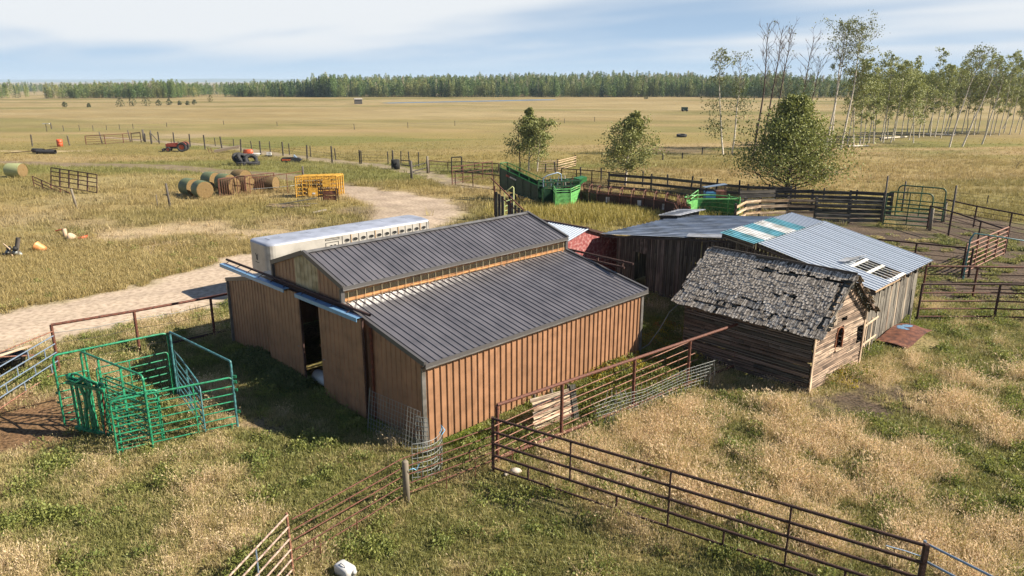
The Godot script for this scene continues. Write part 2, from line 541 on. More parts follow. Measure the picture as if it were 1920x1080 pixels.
# bare or special patches: centre, radius, colour, strength
var patches := [
	[Vector2(-14.74, -19.83), 2.6, MULCH, 1.0], [Vector2(-14.50, -20.73), 1.8, MULCH, 0.9], [Vector2(-16.22, -21.32), 1.6, MULCH, 0.8],
	[Vector2(-7.63, -20.11), 0.8, Color(0.3, 0.21, 0.14), 0.8], [Vector2(-3.72, -16.67), 0.6, TAN, 0.5],
	[Vector2(10.85, -21.52), 1.3, SOIL, 0.95], [Vector2(12.40, -22.22), 1.3, SOIL, 0.8], [Vector2(9.59, -20.55), 0.8, SOIL, 0.6], [Vector2(13.31, -21.93), 0.9, SOIL, 0.5],
	[Vector2(0.40, -15.92), 0.9, Color(0.27, 0.2, 0.14), 0.7], [Vector2(-0.53, -16.04), 0.6, Color(0.25, 0.19, 0.13), 0.6], [Vector2(1.28, -15.23), 0.7, Color(0.27, 0.2, 0.14), 0.5],
	[Vector2(-25.55, -48.08), 4.0, Color(0.5, 0.38, 0.24), 0.9], [Vector2(-22.74, -49.91), 4.0, Color(0.5, 0.38, 0.24), 0.9], [Vector2(-19.07, -48.08), 3.0, Color(0.47, 0.36, 0.23), 0.7], [Vector2(-30.93, -51.87), 3.0, Color(0.42, 0.31, 0.19), 0.5],
	[Vector2(-16.55, -48.08), 3.0, Color(0.5, 0.38, 0.24), 0.8], [Vector2(-16.17, -52.28), 3.0, Color(0.44, 0.33, 0.2), 0.6], [Vector2(-21.65, -43.58), 2.5, Color(0.5, 0.38, 0.24), 0.7], [Vector2(61.50, -125.16), 8.0, Color(0.2, 0.17, 0.075), 0.65], [Vector2(77.26, -137.35), 10.0, Color(0.2, 0.17, 0.075), 0.65], [Vector2(90.75, -141.47), 10.0, Color(0.22, 0.18, 0.08), 0.6], [Vector2(-36.14, -53.98), 4.0, Color(0.42, 0.33, 0.2), 0.5], [Vector2(-37.61, -62.86), 5.0, Color(0.42, 0.34, 0.19), 0.5],
	[Vector2(-9.19, -56.27), 4.0, Color(0.25, 0.19, 0.14), 0.6], [Vector2(-4.79, -58.74), 2.5, Color(0.27, 0.2, 0.15), 0.6], [Vector2(-12.79, -57.48), 2.0, Color(0.22, 0.17, 0.12), 0.7],
	[Vector2(-61.00, -138.70), 9.0, Color(0.42, 0.33, 0.24), 0.5], [Vector2(24.61, -109.52), 6.0, Color(0.2, 0.15, 0.1), 0.7], [Vector2(-13.37, -56.27), 1.5, TAN, 0.5],
	[Vector2(-40.17, -75.04), 8.0, Color(0.42, 0.34, 0.18), 0.5], [Vector2(23.14, -33.14), 2.0, SOIL, 0.7],
	[Vector2(-15.10, -31.06), 1.2, Color(0.35, 0.27, 0.17), 0.6],
]
var paddock := PackedVector2Array([Vector2(-0.37, -17.91), Vector2(1.53, -18.82), Vector2(5.90, -21.72), Vector2(8.95, -21.52), Vector2(9.62, -19.83), Vector2(12.53, -21.12), Vector2(15.91, -23.96), Vector2(21.47, -26.64), Vector2(21.47, -19.83), Vector2(12.13, -9.95), Vector2(8.73, -12.99), Vector2(4.21, -14.69), Vector2(1.87, -16.04)])

func seg_dist(p: Vector2, line: Array) -> float:
	var best := 1e9
	for i in line.size() - 1:
		best = minf(best, p.distance_to(Geometry2D.get_closest_point_to_segment(p, line[i], line[i + 1])))
	return best

func poly_dist(p: Vector2, poly: PackedVector2Array) -> float:
	# below zero inside
	var best := 1e9
	for i in poly.size():
		best = minf(best, p.distance_to(Geometry2D.get_closest_point_to_segment(p, poly[i], poly[(i + 1) % poly.size()])))
	return -best if Geometry2D.is_point_in_polygon(p, poly) else best

var surface := 0   # what ground_at last met: 0 grass, 1 gravel road, 2 bare corral soil
var dry := 0.0
var bare := 0.0

func ground_at(x: float, z: float) -> Color:
	surface = 0
	bare = 0.0
	var a := n1.get_noise_2d(x, z)
	var b := n2.get_noise_2d(x, z)
	var c := n3.get_noise_2d(x, z)
	var p := Vector2(x, z) + Vector2(b, n2.get_noise_2d(x + 300.0, z)) * 0.9
	var dist := -z
	var near := smoothstep(62.0, 40.0, dist)
	# pasture: gold and olive, paler and streaked with distance
	var s := n1.get_noise_2d(x * 0.22 + 90.0, z * 0.9)
	var s2 := n2.get_noise_2d(x * 0.05, z * 0.16 + 70.0)
	var gold := GOLD.lerp(OLIVE, clampf(0.42 + a * 1.1 + b * 0.4 - s * 0.5, 0, 1)).lerp(TAN, clampf(0.14 + s * 1.6 + s2 * 0.5 + c * 0.15, 0, 0.9))
	var far := smoothstep(110.0, 230.0, dist)
	gold = gold.lerp(Color(0.42, 0.33, 0.18).lerp(Color(0.33, 0.25, 0.115), clampf(0.5 + s * 1.5 + s2, 0, 1)), far * 0.85)
	gold = gold.lerp(Color(0.20, 0.205, 0.06), 0.8 * smoothstep(0.08, 0.34, n1.get_noise_2d(x * 0.3 + 250.0, z * 1.1)) * smoothstep(50.0, 75.0, dist) * (1.0 - far))
	if dist > 150.0:
		gold = gold.lerp(Color(0.19, 0.18, 0.055), 0.75 * smoothstep(0.05, 0.35, n1.get_noise_2d(x * 0.1 + 500.0, z * 0.35)) * far)
		return gold * (1.0 + c * 0.22 + b * 0.06)
	var col := gold
	if near > 0.0:
		dry = clampf(0.33 + a * 0.6 + b * 1.0 + c * 0.25, 0, 1)
		var pd := poly_dist(p, paddock)
		if pd < 1.5:
			var depth := smoothstep(1.5, -1.0, pd)
			var right := smoothstep(6.0, 13.0, x) * 0.5 + smoothstep(-14.0, -11.0, z) * 0.22
			dry = lerpf(dry, clampf(0.74 - right + b * 1.15 + a * 0.3 + c * 0.25, 0, 1), depth)
		elif x > 9.0:
			dry = clampf(dry - 0.15, 0, 1)
		if x < 3.0 and pd > 0.0 and z > -19.0:
			dry = clampf(dry + 0.04, 0, 1)
		if x < -17.0 and z < -30.0: dry = clampf(dry + 0.3, 0, 1)
		var green := GREEN.lerp(OLIVE, clampf(0.5 + b * 0.8 + c * 0.5, 0, 1))
		var lawn := green.lerp(Color(0.36, 0.28, 0.15) if pd > 0.5 else TAN, dry)
		col = gold.lerp(lawn, near)
	for l in lush_lines:
		var ld: float = seg_dist(p, l[0])
		var k: float = smoothstep(l[1] * 1.6, l[1] * 0.6, ld)
		if k > 0.0:
			col = col.lerp(LUSH.lerp(GREEN, clampf(0.4 + c + b, 0, 1)), k * 0.9)
			dry *= 1.0 - k
	for q in patches:
		var k: float = smoothstep(q[1], q[1] * 0.45, p.distance_to(q[0]) + c * 0.5) * q[3]
		if k > 0.0:
			col = col.lerp(q[2] * (1.0 + c * 0.35), k)
			bare = maxf(bare, k)
	for sp in soil_polys:
		var d := poly_dist(p, sp)
		var k := smoothstep(0.7, -0.5, d + c * 0.5 + b * 0.6)
		if k > 0.0:
			var g := smoothstep(0.12, 0.4, n2.get_noise_2d(x * 1.4 + 50.0, z * 1.4))
			col = col.lerp(SOIL.lerp(Color(0.17, 0.125, 0.09), clampf(0.4 + c, 0, 1)).lerp(GREEN, g * 0.7), k)
			bare = maxf(bare, k * (1.0 - g * 0.8))
			if k > 0.5: surface = 2
	for t in tracks:
		var d: float = seg_dist(p, t[0])
		var k: float = smoothstep(t[1] * 1.2, t[1] * 0.6, d + c * 0.25)
		if k > 0.0:
			var mid := smoothstep(0.5, 0.1, d) * 0.4
			col = col.lerp(t[2] * (1.0 + c * 0.3 + b * 0.2), k * (0.9 - mid))
			bare = maxf(bare, k * 0.9)
			if k > 0.5: surface = 1
	if dist < 90.0:
		var d := poly_dist(p, road_poly)
		var k := smoothstep(0.9, -0.9, d + c * 0.5)
		if k > 0.0:
			var rut := 0.97 + 0.2 * n2.get_noise_2d((x + z * 0.4) * 0.12, (z + x * 0.62) * 1.6) + 0.05 * c
			col = col.lerp(ROAD.lerp(Color(0.33, 0.255, 0.19), smoothstep(44.0, 60.0, dist) * clampf(0.55 + b, 0, 1)) * rut, k)
			bare = maxf(bare, k)
			if k > 0.5: surface = 1
	return col * (1.0 + c * 0.10)

func rise(x: float, z: float) -> float:
	# small bumps of the turf, and far away the land climbs a little towards the woods
	var d := -z
	var h := 0.0
	if d < 44.0 and d > 7.0 and absf(x) < 29.0: h += (n2.get_noise_2d(x, z) * 0.05 + n3.get_noise_2d(x, z) * 0.012) * smoothstep(44.0, 36.0, d) * smoothstep(29.0, 25.0, absf(x)) - 0.02
	if d > 480.0:
		h += smoothstep(480.0, 800.0, d) * 5.0 * smoothstep(-260.0, 60.0, x) - smoothstep(500.0, 900.0, d) * 7.0 * smoothstep(-100.0, -330.0, x)
	return h

func make_ground() -> void:
	var detail := noise_tex(21, 0.03, Color(0.55, 0.55, 0.52), Color(0.88, 0.87, 0.85), Color(1, 1, 1), 512, 5)
	var m := worn(Color(1, 1, 1), detail, 0.42, 0.95)
	m.vertex_color_use_as_albedo = true
	m.heightmap_enabled = true
	m.heightmap_texture = noise_tex(22, 0.035, Color(0, 0, 0), Color(0.5, 0.5, 0.5), Color(1, 1, 1), 512, 5)
	m.heightmap_scale = 1.5
	m.metallic_specular = 0.25
	var m2 := worn(Color(1, 1, 1), noise_tex(23, 0.02, Color(0.8, 0.79, 0.78), Color(0.93, 0.93, 0.92), Color(1, 1, 1), 512, 6), 0.3, 0.95)
	m2.vertex_color_use_as_albedo = true
	m2.metallic_specular = 0.25
	var sets := [PackedVector3Array(), PackedVector3Array(), PackedVector3Array()]
	var cols := [PackedColorArray(), PackedColorArray(), PackedColorArray()]
	# strips of the sheet: near fine, far coarse
	ground_patch(sets, cols, -30.0, 30.0, -46.0, -4.0, 0.3)
	ground_patch(sets, cols, -96.0, 102.0, -136.0, -46.0, 0.75)
	ground_patch(sets, cols, -96.0, -30.0, -46.0, -4.0, 1.5)
	ground_patch(sets, cols, 30.0, 102.0, -46.0, -4.0, 1.5)
	ground_patch(sets, cols, -500.0, 500.0, -596.0, -136.0, 5.0)
	ground_patch(sets, cols, -6000.0, 6000.0, -9596.0, -596.0, 100.0)
	ground_patch(sets, cols, -500.0, -96.0, -136.0, 60.0, 8.0)
	ground_patch(sets, cols, 102.0, 500.0, -136.0, 60.0, 8.0)
	ground_patch(sets, cols, -96.0, 102.0, -4.0, 60.0, 4.0)
	ground_patch(sets, cols, -6000.0, -500.0, -596.0, 60.0, 100.0)
	ground_patch(sets, cols, 500.0, 6000.0, -596.0, 60.0, 100.0)
	for i in 3:
		var mesh := flat_mesh(sets[i], cols[i], true)
		var o := MeshInstance3D.new()
		o.name = ["ground", "dirt_road", "corral_dirt"][i]
		o.mesh = mesh
		o.material_override = m2 if i == 1 else m
		add_child(o)
		meta(o, ["dry golden pasture and rough grass ground reaching to the horizon", "pale dirt road and tracks winding past the brown barn", "dark trampled soil of the cattle corrals"][i], ["ground", "road", "dirt"][i], "", "structure")
	# the pond far out in the pasture
	var st := begin()
	var pond := [Vector2(-60.38, -346.00), Vector2(-50.73, -356.21), Vector2(-33.97, -367.04), Vector2(-16.17, -378.54), Vector2(0.00, -393.96), Vector2(11.59, -407.22), Vector2(24.83, -410.68), Vector2(21.98, -396.11), Vector2(5.47, -384.56), Vector2(-15.72, -367.97), Vector2(-40.00, -351.03), Vector2(-55.76, -340.31)]
	for i in range(1, pond.size() - 1):
		for k in [0, i, i + 1]: st.add_vertex(Vector3(pond[k].x, 0.08, pond[k].y))
	st.generate_normals()
	var w := plain(Color(0.36, 0.46, 0.56), 0.4)  # sky reflected by the ripples is put into this blue base colour
	var po := MeshInstance3D.new()
	po.name = "water"
	po.mesh = st.commit()
	po.material_override = w
	add_child(po)
	meta(po, "narrow blue pond far out in the tan pasture below the woods", "pond", "", "structure")

func ground_patch(sets: Array, cols: Array, x0: float, x1: float, z0: float, z1: float, step: float) -> void:
	var nx := int(ceil((x1 - x0) / step))
	var nz := int(ceil((z1 - z0) / step))
	var pts := PackedVector3Array()
	var cc := PackedColorArray()
	var kk := PackedByteArray()
	for j in nz + 1:
		for i in nx + 1:
			var x := lerpf(x0, x1, float(i) / nx)
			var z := lerpf(z0, z1, float(j) / nz)
			pts.append(Vector3(x, rise(x, z), z))
			cc.append(ground_at(x, z))
			kk.append(surface)
	for j in nz:
		for i in nx:
			var a := j * (nx + 1) + i
			var b := a + 1
			var c := a + nx + 1
			var d := c + 1
			var k := kk[a]
			for q in [a, b, d, a, d, c]:
				sets[k].append(pts[q])
				cols[k].append(cc[q])

func flat_mesh(v: PackedVector3Array, c: PackedColorArray, up := false, n := PackedVector3Array()) -> ArrayMesh:
	var arr := []
	arr.resize(Mesh.ARRAY_MAX)
	arr[Mesh.ARRAY_VERTEX] = v
	if up:
		n.resize(v.size())
		n.fill(Vector3.UP)
	elif n.is_empty():
		n.resize(v.size())
		for i in range(0, v.size(), 3):
			var q := (v[i + 2] - v[i]).cross(v[i + 1] - v[i]).normalized()
			n[i] = q
			n[i + 1] = q
			n[i + 2] = q
	arr[Mesh.ARRAY_NORMAL] = n
	if c.size(): arr[Mesh.ARRAY_COLOR] = c
	var m := ArrayMesh.new()
	m.add_surface_from_arrays(Mesh.PRIMITIVE_TRIANGLES, arr)
	return m

# ---------------------------------------------------------------- leaves and trees
var lv := PackedVector3Array()
var lc := PackedColorArray()

func leaf(p: Vector3, s: float, col: Color) -> void:
	# a small folded leaf of two triangles, turned at random
	var a := Vector3(rng.randfn(), rng.randfn() * 0.6, rng.randfn()).normalized()
	var u := a.cross(Vector3(rng.randfn(), rng.randfn(), rng.randfn())).normalized()
	var w := a.cross(u) * s * 0.36
	u *= s * 0.5
	var b := a * s * 0.1
	lv.append_array(PackedVector3Array([p - u, p + w + b, p + u, p - u, p + u, p - w + b]))
	for k in 6: lc.append(col)

func tri(a: Vector3, b: Vector3, c: Vector3, col: Color) -> void:
	lv.append_array(PackedVector3Array([a, b, c]))
	lc.append_array(PackedColorArray([col, col, col]))

func stick(a: Vector3, b: Vector3, r0: float, r1: float, col: Color, sides := 3) -> void:
	var bs := basis_along(b - a, Vector3.UP if absf((b - a).normalized().y) < 0.95 else Vector3.RIGHT)
	for k in sides:
		var t0 := TAU * k / sides
		var t1 := TAU * (k + 1) / sides
		var d0 := bs.y * cos(t0) + bs.z * sin(t0)
		var d1 := bs.y * cos(t1) + bs.z * sin(t1)
		tri(a + d0 * r0, b + d0 * r1, b + d1 * r1, col)
		tri(a + d0 * r0, b + d1 * r1, a + d1 * r0, col)

func taken() -> ArrayMesh:
	var m := flat_mesh(lv, lc)
	lv = PackedVector3Array()
	lc = PackedColorArray()
	return m

func far_aspen(h: float, w: float, low: float, n: int, bare_share: float) -> ArrayMesh:
	var white := Color(0.5, 0.47, 0.42)
	var top := Vector3(rng.randf_range(-0.4, 0.4), h * 0.93, rng.randf_range(-0.4, 0.4))
	stick(Vector3.ZERO, top, 0.09, 0.02, white)
	for i in n:
		var t := pow(rng.randf(), 0.8)
		var y := lerpf(low, h, t)
		var rr := w * (0.35 + 0.65 * sin(PI * clampf(0.18 + 0.8 * t, 0, 1)))
		var an := rng.randf() * TAU
		var k := sqrt(rng.randf()) * rr * (0.75 + 0.25 * sin(an * 3.0 + y * 1.7))
		var g := rng.randf_range(0.65, 1.25)
		leaf(Vector3(top.x * t + cos(an) * k, y, top.z * t + sin(an) * k), rng.randf_range(0.4, 0.75), Color(0.9, 1.0, 0.9) * g)
	for i in int(bare_share * 14):
		var y := rng.randf_range(h * 0.5, h * 0.95)
		var an := rng.randf() * TAU
		stick(Vector3(top.x * y / h, y, top.z * y / h), Vector3(cos(an) * 1.1, y + 1.2, sin(an) * 1.1), 0.05, 0.015, white * 0.8)
	return taken()

func far_spruce(h: float, w: float) -> ArrayMesh:
	for i in 170:
		var t := rng.randf()
		var y := lerpf(0.4, h, t)
		var an := rng.randf() * TAU
		var k := w * (1.0 - t) * rng.randf_range(0.5, 1.0) + 0.05
		leaf(Vector3(cos(an) * k, y - k * 0.2, sin(an) * k), rng.randf_range(0.45, 0.8), Color(1, 1, 1) * rng.randf_range(0.6, 1.2))
	stick(Vector3.ZERO, Vector3(0, h + 0.3, 0), 0.12, 0.02, Color(0.6, 0.5, 0.4))
	return taken()

func scatter(called: String, label: String, category: String, mesh: Mesh, places: Array, tints: Array, m: Material) -> void:
	if places.is_empty(): return
	var mm := MultiMesh.new()
	mm.transform_format = MultiMesh.TRANSFORM_3D
	mm.use_colors = true
	mm.mesh = mesh
	mm.instance_count = places.size()
	for i in places.size():
		mm.set_instance_transform(i, places[i])
		mm.set_instance_color(i, tints[i])
	var o := MultiMeshInstance3D.new()
	o.name = called
	o.multimesh = mm
	o.material_override = m
	add_child(o, true)
	meta(o, label, category, "", "stuff")

func spot(x: float, z: float, s: float, lean := 0.0) -> Transform3D:
	var b := Basis(Vector3.UP, rng.randf() * TAU)
	if lean > 0.0: b = Basis(Vector3(1, 0, 0), rng.randfn() * lean) * b
	return Transform3D(b.scaled_local(Vector3(s, s * rng.randf_range(0.9, 1.1), s)), Vector3(x, rise(x, z), z))

func make_far() -> void:
	# low blue hills beyond everything on the left
	var v := PackedVector3Array()
	var hill := plain(Color(0.30, 0.36, 0.30), 1.0)
	for i in 60:
		var x0 := -9000.0 + i * 180.0
		var x1 := x0 + 180.0
		var h := []
		for x in [x0, x1]:
			h.append(maxf(-20.0, (26.0 + 14.0 * n1.get_noise_2d(x * 0.01, 5.0) + 7.0 * n1.get_noise_2d(x * 0.06, 9.0)) * smoothstep(1500.0, -2600.0, x)))
		var a := Vector3(x0, -30, -8300)
		var b := Vector3(x1, -30, -8300)
		var c := Vector3(x1, h[1], -8700)
		var d := Vector3(x0, h[0], -8700)
		var e := Vector3(x1, -30, -9400)
		var f := Vector3(x0, -30, -9400)
		for q in [a, c, b, a, d, c, d, e, c, d, f, e]: v.append(q)
	var o := MeshInstance3D.new()
	o.name = "hills"
	o.mesh = flat_mesh(v, PackedColorArray())
	o.material_override = hill
	add_child(o)
	meta(o, "low blue hills along the left horizon", "hills", "", "structure")
	# the woods
	var kinds := [far_aspen(11.0, 2.3, 1.8, 240, 0.1), far_aspen(12.5, 2.0, 3.8, 190, 0.5), far_aspen(8.5, 2.5, 0.6, 220, 0.0), far_spruce(11.0, 1.9), far_aspen(12.0, 1.7, 4.5, 90, 0.8)]
	var places := [[], [], [], [], []]
	var tints := [[], [], [], [], []]
	# each wood: left, right, near, far edge, how many, share of spruce, mean scale
	var woods := [
		[-272.0, -196.0, -432.0, -505.0, 560, 0.06, 0.74],
		[-330.0, -292.0, -425.0, -450.0, 100, 0.02, 0.74],
		[-214.0, -140.0, -560.0, -640.0, 350, 0.5, 0.85],
		[-182.0, -110.0, -470.0, -530.0, 380, 0.45, 0.82],
		[-125.0, 150.0, -468.0, -540.0, 1500, 0.13, 0.98],
		[-140.0, 190.0, -530.0, -800.0, 1500, 0.10, 1.05],
		[125.0, 420.0, -445.0, -520.0, 1300, 0.08, 1.0],
		[120.0, 460.0, -520.0, -680.0, 500, 0.1, 1.15],
		[-900.0, -430.0, -1180.0, -1320.0, 700, 0.4, 1.1],
		[-470.0, -100.0, -900.0, -1000.0, 600, 0.45, 1.0],
		[-600.0, -380.0, -520.0, -620.0, 160, 0.1, 0.75],
	]
	for w in woods:
		for i in int(w[4] * 1.3):
			var t := pow(rng.randf(), 1.7)
			var x: float = rng.randf_range(w[0], w[1])
			var z: float = lerpf(w[2], w[3], t) + n1.get_noise_2d(x * 0.8, 3.0) * 14.0 - absf(x) * 0.02
			var stand := n1.get_noise_2d(x * 0.9 + 40.0, z * 0.9)
			var k := 0
			if rng.randf() < w[5] + stand * 0.35: k = 3
			elif t < 0.12 and rng.randf() < 0.45: k = 2
			elif stand > 0.02 and rng.randf() < 0.5: k = 1
			elif rng.randf() < 0.12: k = 4
			else: k = rng.randi() % 3
			places[k].append(spot(x, z, w[6] * rng.randf_range(0.72, 1.12) * 0.9 * (1.0 + 0.32 * n1.get_noise_2d(x * 0.55, 77.0 + z * 0.2))))
			var yellow := clampf(0.25 + n1.get_noise_2d(x * 1.3, z + 900.0) * 1.3 + rng.randfn() * 0.18, 0, 1)
			var col := Color(0.125, 0.185, 0.05).lerp(Color(0.31, 0.29, 0.10), yellow)
			if k == 3: col = Color(0.045, 0.09, 0.035)
			if k == 4: col = Color(0.36, 0.31, 0.2)
			tints[k].append(col * rng.randf_range(0.8, 1.25))
	var called := ["far_aspen_wood", "far_pale_trunk_wood", "far_bush_wood", "far_spruce_wood", "far_thin_wood"]
	var said := ["full green aspens making up the far woods along the horizon", "tall pale trunked aspens in the far woods along the horizon", "low bushy trees along the front edge of the far woods", "dark pointed spruces among the far woods", "thin half bare aspens in the far woods"]
	for k in 5: scatter(called[k], said[k], "wood", kinds[k], places[k], tints[k], M.leaf)
	# single round bushes out in the field, left to right
	var bs := [[122, 201, 7], [167, 201, 5], [226, 200, 11], [249, 199, 12], [275, 199, 13], [298, 198, 8], [318, 197, 9], [337, 197, 6], [352, 197, 6], [365, 196, 7], [395, 191, 10], [1212, 186, 8]]
	var at := [Vector3(-174.31, 0, -291.58), Vector3(-164.95, 0, -291.58), Vector3(-155.79, 0, -297.59), Vector3(-154.06, 0, -303.85), Vector3(-148.42, 0, -303.85), Vector3(-146.49, 0, -310.37), Vector3(-145.15, 0, -317.18), Vector3(-140.86, 0, -317.18), Vector3(-137.47, 0, -317.18), Vector3(-137.52, 0, -324.29), Vector3(-146.91, 0, -365.19), Vector3(74.88, 0, -417.77)]
	var which := ["small dark bush standing alone far left in the tan field", "smallest dark bush left of the row of field bushes", "first bush of the row in the tan field, counted from the left", "wide second bush of the row in the tan field", "tallest bush of the row in the tan field", "low bush just right of the tallest field bush", "wide low bush near the middle of the field bush row", "small bush right of the wide low one in the field row", "small bush second from the right end of the field row", "small bush at the right end of the field bush row", "yellowish bush alone behind the row of field bushes", "small green bush at the edge of the wood by the pond"]
	for i in at.size():
		var h: float = bs[i][2] * 0.28 * (1.0 if i < 10 else 1.1)
		for k in 130:
			var an := rng.randf() * TAU
			var t := rng.randf()
			var r := h * 0.55 * sqrt(rng.randf()) * sin(PI * (0.25 + 0.7 * t))
			leaf(Vector3(cos(an) * r, 0.1 + h * t, sin(an) * r), 0.5, Color(0.075, 0.085, 0.035).lerp(Color(0.2, 0.17, 0.06), 0.9 if i == 10 else 0.2 * rng.randf()) * rng.randf_range(0.7, 1.3))
		var t2 := thing("bush", which[i], "bush", at[i], 0.0, "bushes out in the field")
		put(t2, "crown", taken(), M.leaf)
		rod(t2, "stem", Vector3.ZERO, Vector3(0, h * 0.5, 0), 0.06, M.bark)

# ---------------------------------------------------------------- the brown barn: local x runs back along the sunlit wall, z to the right, its near right corner at the origin
func brown_barn() -> void:
	var o := thing("brown_barn", "brown ribbed metal monitor barn with raised dark roof and sliding doors", "barn", Vector3(-2.43, 0, -18.59), 0.7818)
	var L := 10.34
	var W := 12.21
	var he := 2.55
	var hl := 3.40
	var zc := -W * 0.5
	var zm := zc + 2.18      # right side of the raised middle
	var zn := zc - 2.18
	var hm := 3.98
	var hr := 4.66
	var X := Vector3(1, 0, 0)
	var Y := Vector3.UP
	var Z := Vector3(0, 0, 1)
	# long walls
	var rib := profile(0.914, "rib", 0.2285, 0.024)
	var n := 11
	var sw := L / n
	rib = profile(sw, "rib", sw / 4.0, 0.042)
	for i in n:
		sheet(o, "wall_sheet", M["tan_wall_%d" % (i * 7 % 3)], Vector3(i * sw, 0.03, 0.003 * (i % 2)), X, Y, Z, rib, he - 0.05, he - 0.05)
		sheet(o, "wall_sheet", M["tan_wall_%d" % (i * 7 % 3)], Vector3(i * sw, 0.03, -W), X, Y, -Z, rib, he - 0.05, he - 0.05)
		# clearstory sides of the raised middle, clear sheets over boards
		sheet(o, "clear_panel", M.panel, Vector3(i * sw, hl - 0.02, zm + 0.03), X, Y, Z, profile(sw, "rib", sw / 3.0, 0.018), hm - hl, hm - hl)
		sheet(o, "clear_panel", M.panel, Vector3(i * sw, hl - 0.02, zn - 0.03), X, Y, -Z, profile(sw, "rib", sw / 3.0, 0.018), hm - hl, hm - hl)
		for j in 3:
			beam(o, "panel_rib", Vector3((i + (j + 0.5) / 3.0) * sw, hl + 0.01, zm + 0.052), Vector3((i + (j + 0.5) / 3.0) * sw, hm - 0.06, zm + 0.052), 0.014, 0.012, M.milky, X)
	for s in [zm, zn]:
		for q in [[hl + 0.03, hl + 0.14], [hm - 0.27, hm - 0.16]]:
			for i in 4:
				board(o, "girt_board", Vector3(i * L / 4.0 + 0.01, (q[0] + q[1]) * 0.5, s), Vector3((i + 1) * L / 4.0 - 0.01, (q[0] + q[1]) * 0.5, s), 0.03, q[1] - q[0], M.new_wood)
	# front and back walls, cut to the roof slopes
	for f in [0, 1]:
		var x := 0.0 if f == 0 else L
		var out := -X if f == 0 else X
		var m := 13
		var k := W / m
		var pr := profile(k, "rib", k / 4.0, 0.024)
		for i in m:
			var z0 := -i * k
			var z1 := -(i + 1) * k
			if f == 0 and z1 > -7.0 and z0 < -4.6: continue   # the doorway
			sheet(o, "wall_sheet", M["tan_wall_%d" % (i * 7 % 3)], Vector3(x, 0.03, z0), -Z, Y, out, pr, barn_top(z0, W, he, hl, zm, zn) - 0.04, barn_top(z1, W, he, hl, zm, zn) - 0.04)
		# the raised gable
		var gw := 4.36 / 6.0
		for i in 6:
			var z0 := zm - i * gw
			var t0 := hm + (hr - hm) * (1.0 - absf(z0 - zc) / 2.18) - 0.05
			var t1 := hm + (hr - hm) * (1.0 - absf(z0 - gw - zc) / 2.18) - 0.05
			sheet(o, "gable_panel", M.milky if i in [2, 3] else M.tan_wall, Vector3(x - out.x * 0.004, hl - 0.05, z0), -Z, Y, out, profile(gw, "rib", gw / 3.0, 0.02), t0 - hl + 0.05, t1 - hl + 0.05)
		beam(o, "header_board", Vector3(x + out.x * 0.05, hl - 0.1, zm + 0.1), Vector3(x + out.x * 0.05, hl - 0.1, zn - 0.1), 0.05, 0.2, M.rust_dark)
	# roofs
	var rp := profile(sw, "rib", sw / 4.0, 0.028)
	for side in [1.0, -1.0]:
		var ze := (0.12 if side > 0 else -W - 0.12)
		var zt := zm + 0.02 if side > 0 else zn - 0.02
		var dn := Vector3(0, he - hl, ze - zt)
		var ln := dn.length()
		var nr := Vector3(0, absf(ze - zt), side * (hl - he)).normalized()
		var zr := zm + 0.1 if side > 0 else zn - 0.1
		var d2 := Vector3(0, hm - hr - 0.05, zr - zc)
		var nr2 := Vector3(0, absf(zr - zc), side * (hr - hm + 0.05)).normalized()
		for i in n:
			sheet(o, "roof_sheet", M["roof_%d" % (i * 5 % 3)], Vector3(i * sw, hl, zt), X, dn.normalized(), nr, rp, ln, ln)
			sheet(o, "roof_sheet", M["roof_%d" % (i * 5 % 3)], Vector3(i * sw, hr, zc), X, d2.normalized(), nr2, rp, d2.length(), d2.length())
		# edge trims
		beam(o, "eave_trim", Vector3(-0.04, he - 0.06, ze + side * 0.012), Vector3(L + 0.06, he - 0.06, ze + side * 0.012), 0.03, 0.13, M.trim)
		beam(o, "gutter_strip", Vector3(-0.04, he - 0.128, ze + side * 0.02), Vector3(L + 0.06, he - 0.128, ze + side * 0.02), 0.045, 0.03, M.steel_trim)
		beam(o, "eave_trim", Vector3(-0.06, hm - 0.085, zr + side * 0.012), Vector3(L + 0.06, hm - 0.085, zr + side * 0.012), 0.03, 0.11, M.trim)
		beam(o, "gutter_strip", Vector3(-0.06, hm - 0.145, zr + side * 0.02), Vector3(L + 0.06, hm - 0.145, zr + side * 0.02), 0.045, 0.025, M.steel_trim)
		for x in [-0.035, L + 0.035]:
			beam(o, "rake_trim", Vector3(x, hl + 0.0, zt), Vector3(x, he + 0.0, ze), 0.09, 0.14, M.trim)
			beam(o, "rake_trim", Vector3(x, hr + 0.0, zc), Vector3(x, hm - 0.05, zr), 0.1, 0.15, M.trim)
			beam(o, "corner_trim", Vector3(x * 0.985, 0.02, 0.018 if side > 0 else -W - 0.018), Vector3(x * 0.985, he - 0.13, 0.018 if side > 0 else -W - 0.018), 0.13, 0.05, M.steel_trim, Z)
			beam(o, "corner_trim", Vector3(x, hl, zm + 0.02 if side > 0 else zn - 0.02), Vector3(x, hm - 0.12, zm + 0.02 if side > 0 else zn - 0.02), 0.13, 0.09, M.trim, Z)
	prism(o, "ridge_cap", [Vector3(-0.08, hr + 0.045, zc), Vector3(-0.08, hr - 0.0, zc + 0.17), Vector3(-0.08, hr - 0.04, zc), Vector3(-0.08, hr - 0.0, zc - 0.17)], Vector3(L + 0.16, 0, 0), M.steel_trim)
	# posts and beams inside, seen through the door
	for x in [0.15, 3.4, 6.9, L - 0.15]:
		for z in [zm, zn]:
			beam(o, "inner_post", Vector3(x, 0, z), Vector3(x, hl, z), 0.14, 0.14, M.new_wood, Z)
	# the sliding doors and their track
	door(o, -8.72, -6.28, -0.22)
	door(o, -5.02, -2.55, -0.26)
	var hd := 3.3
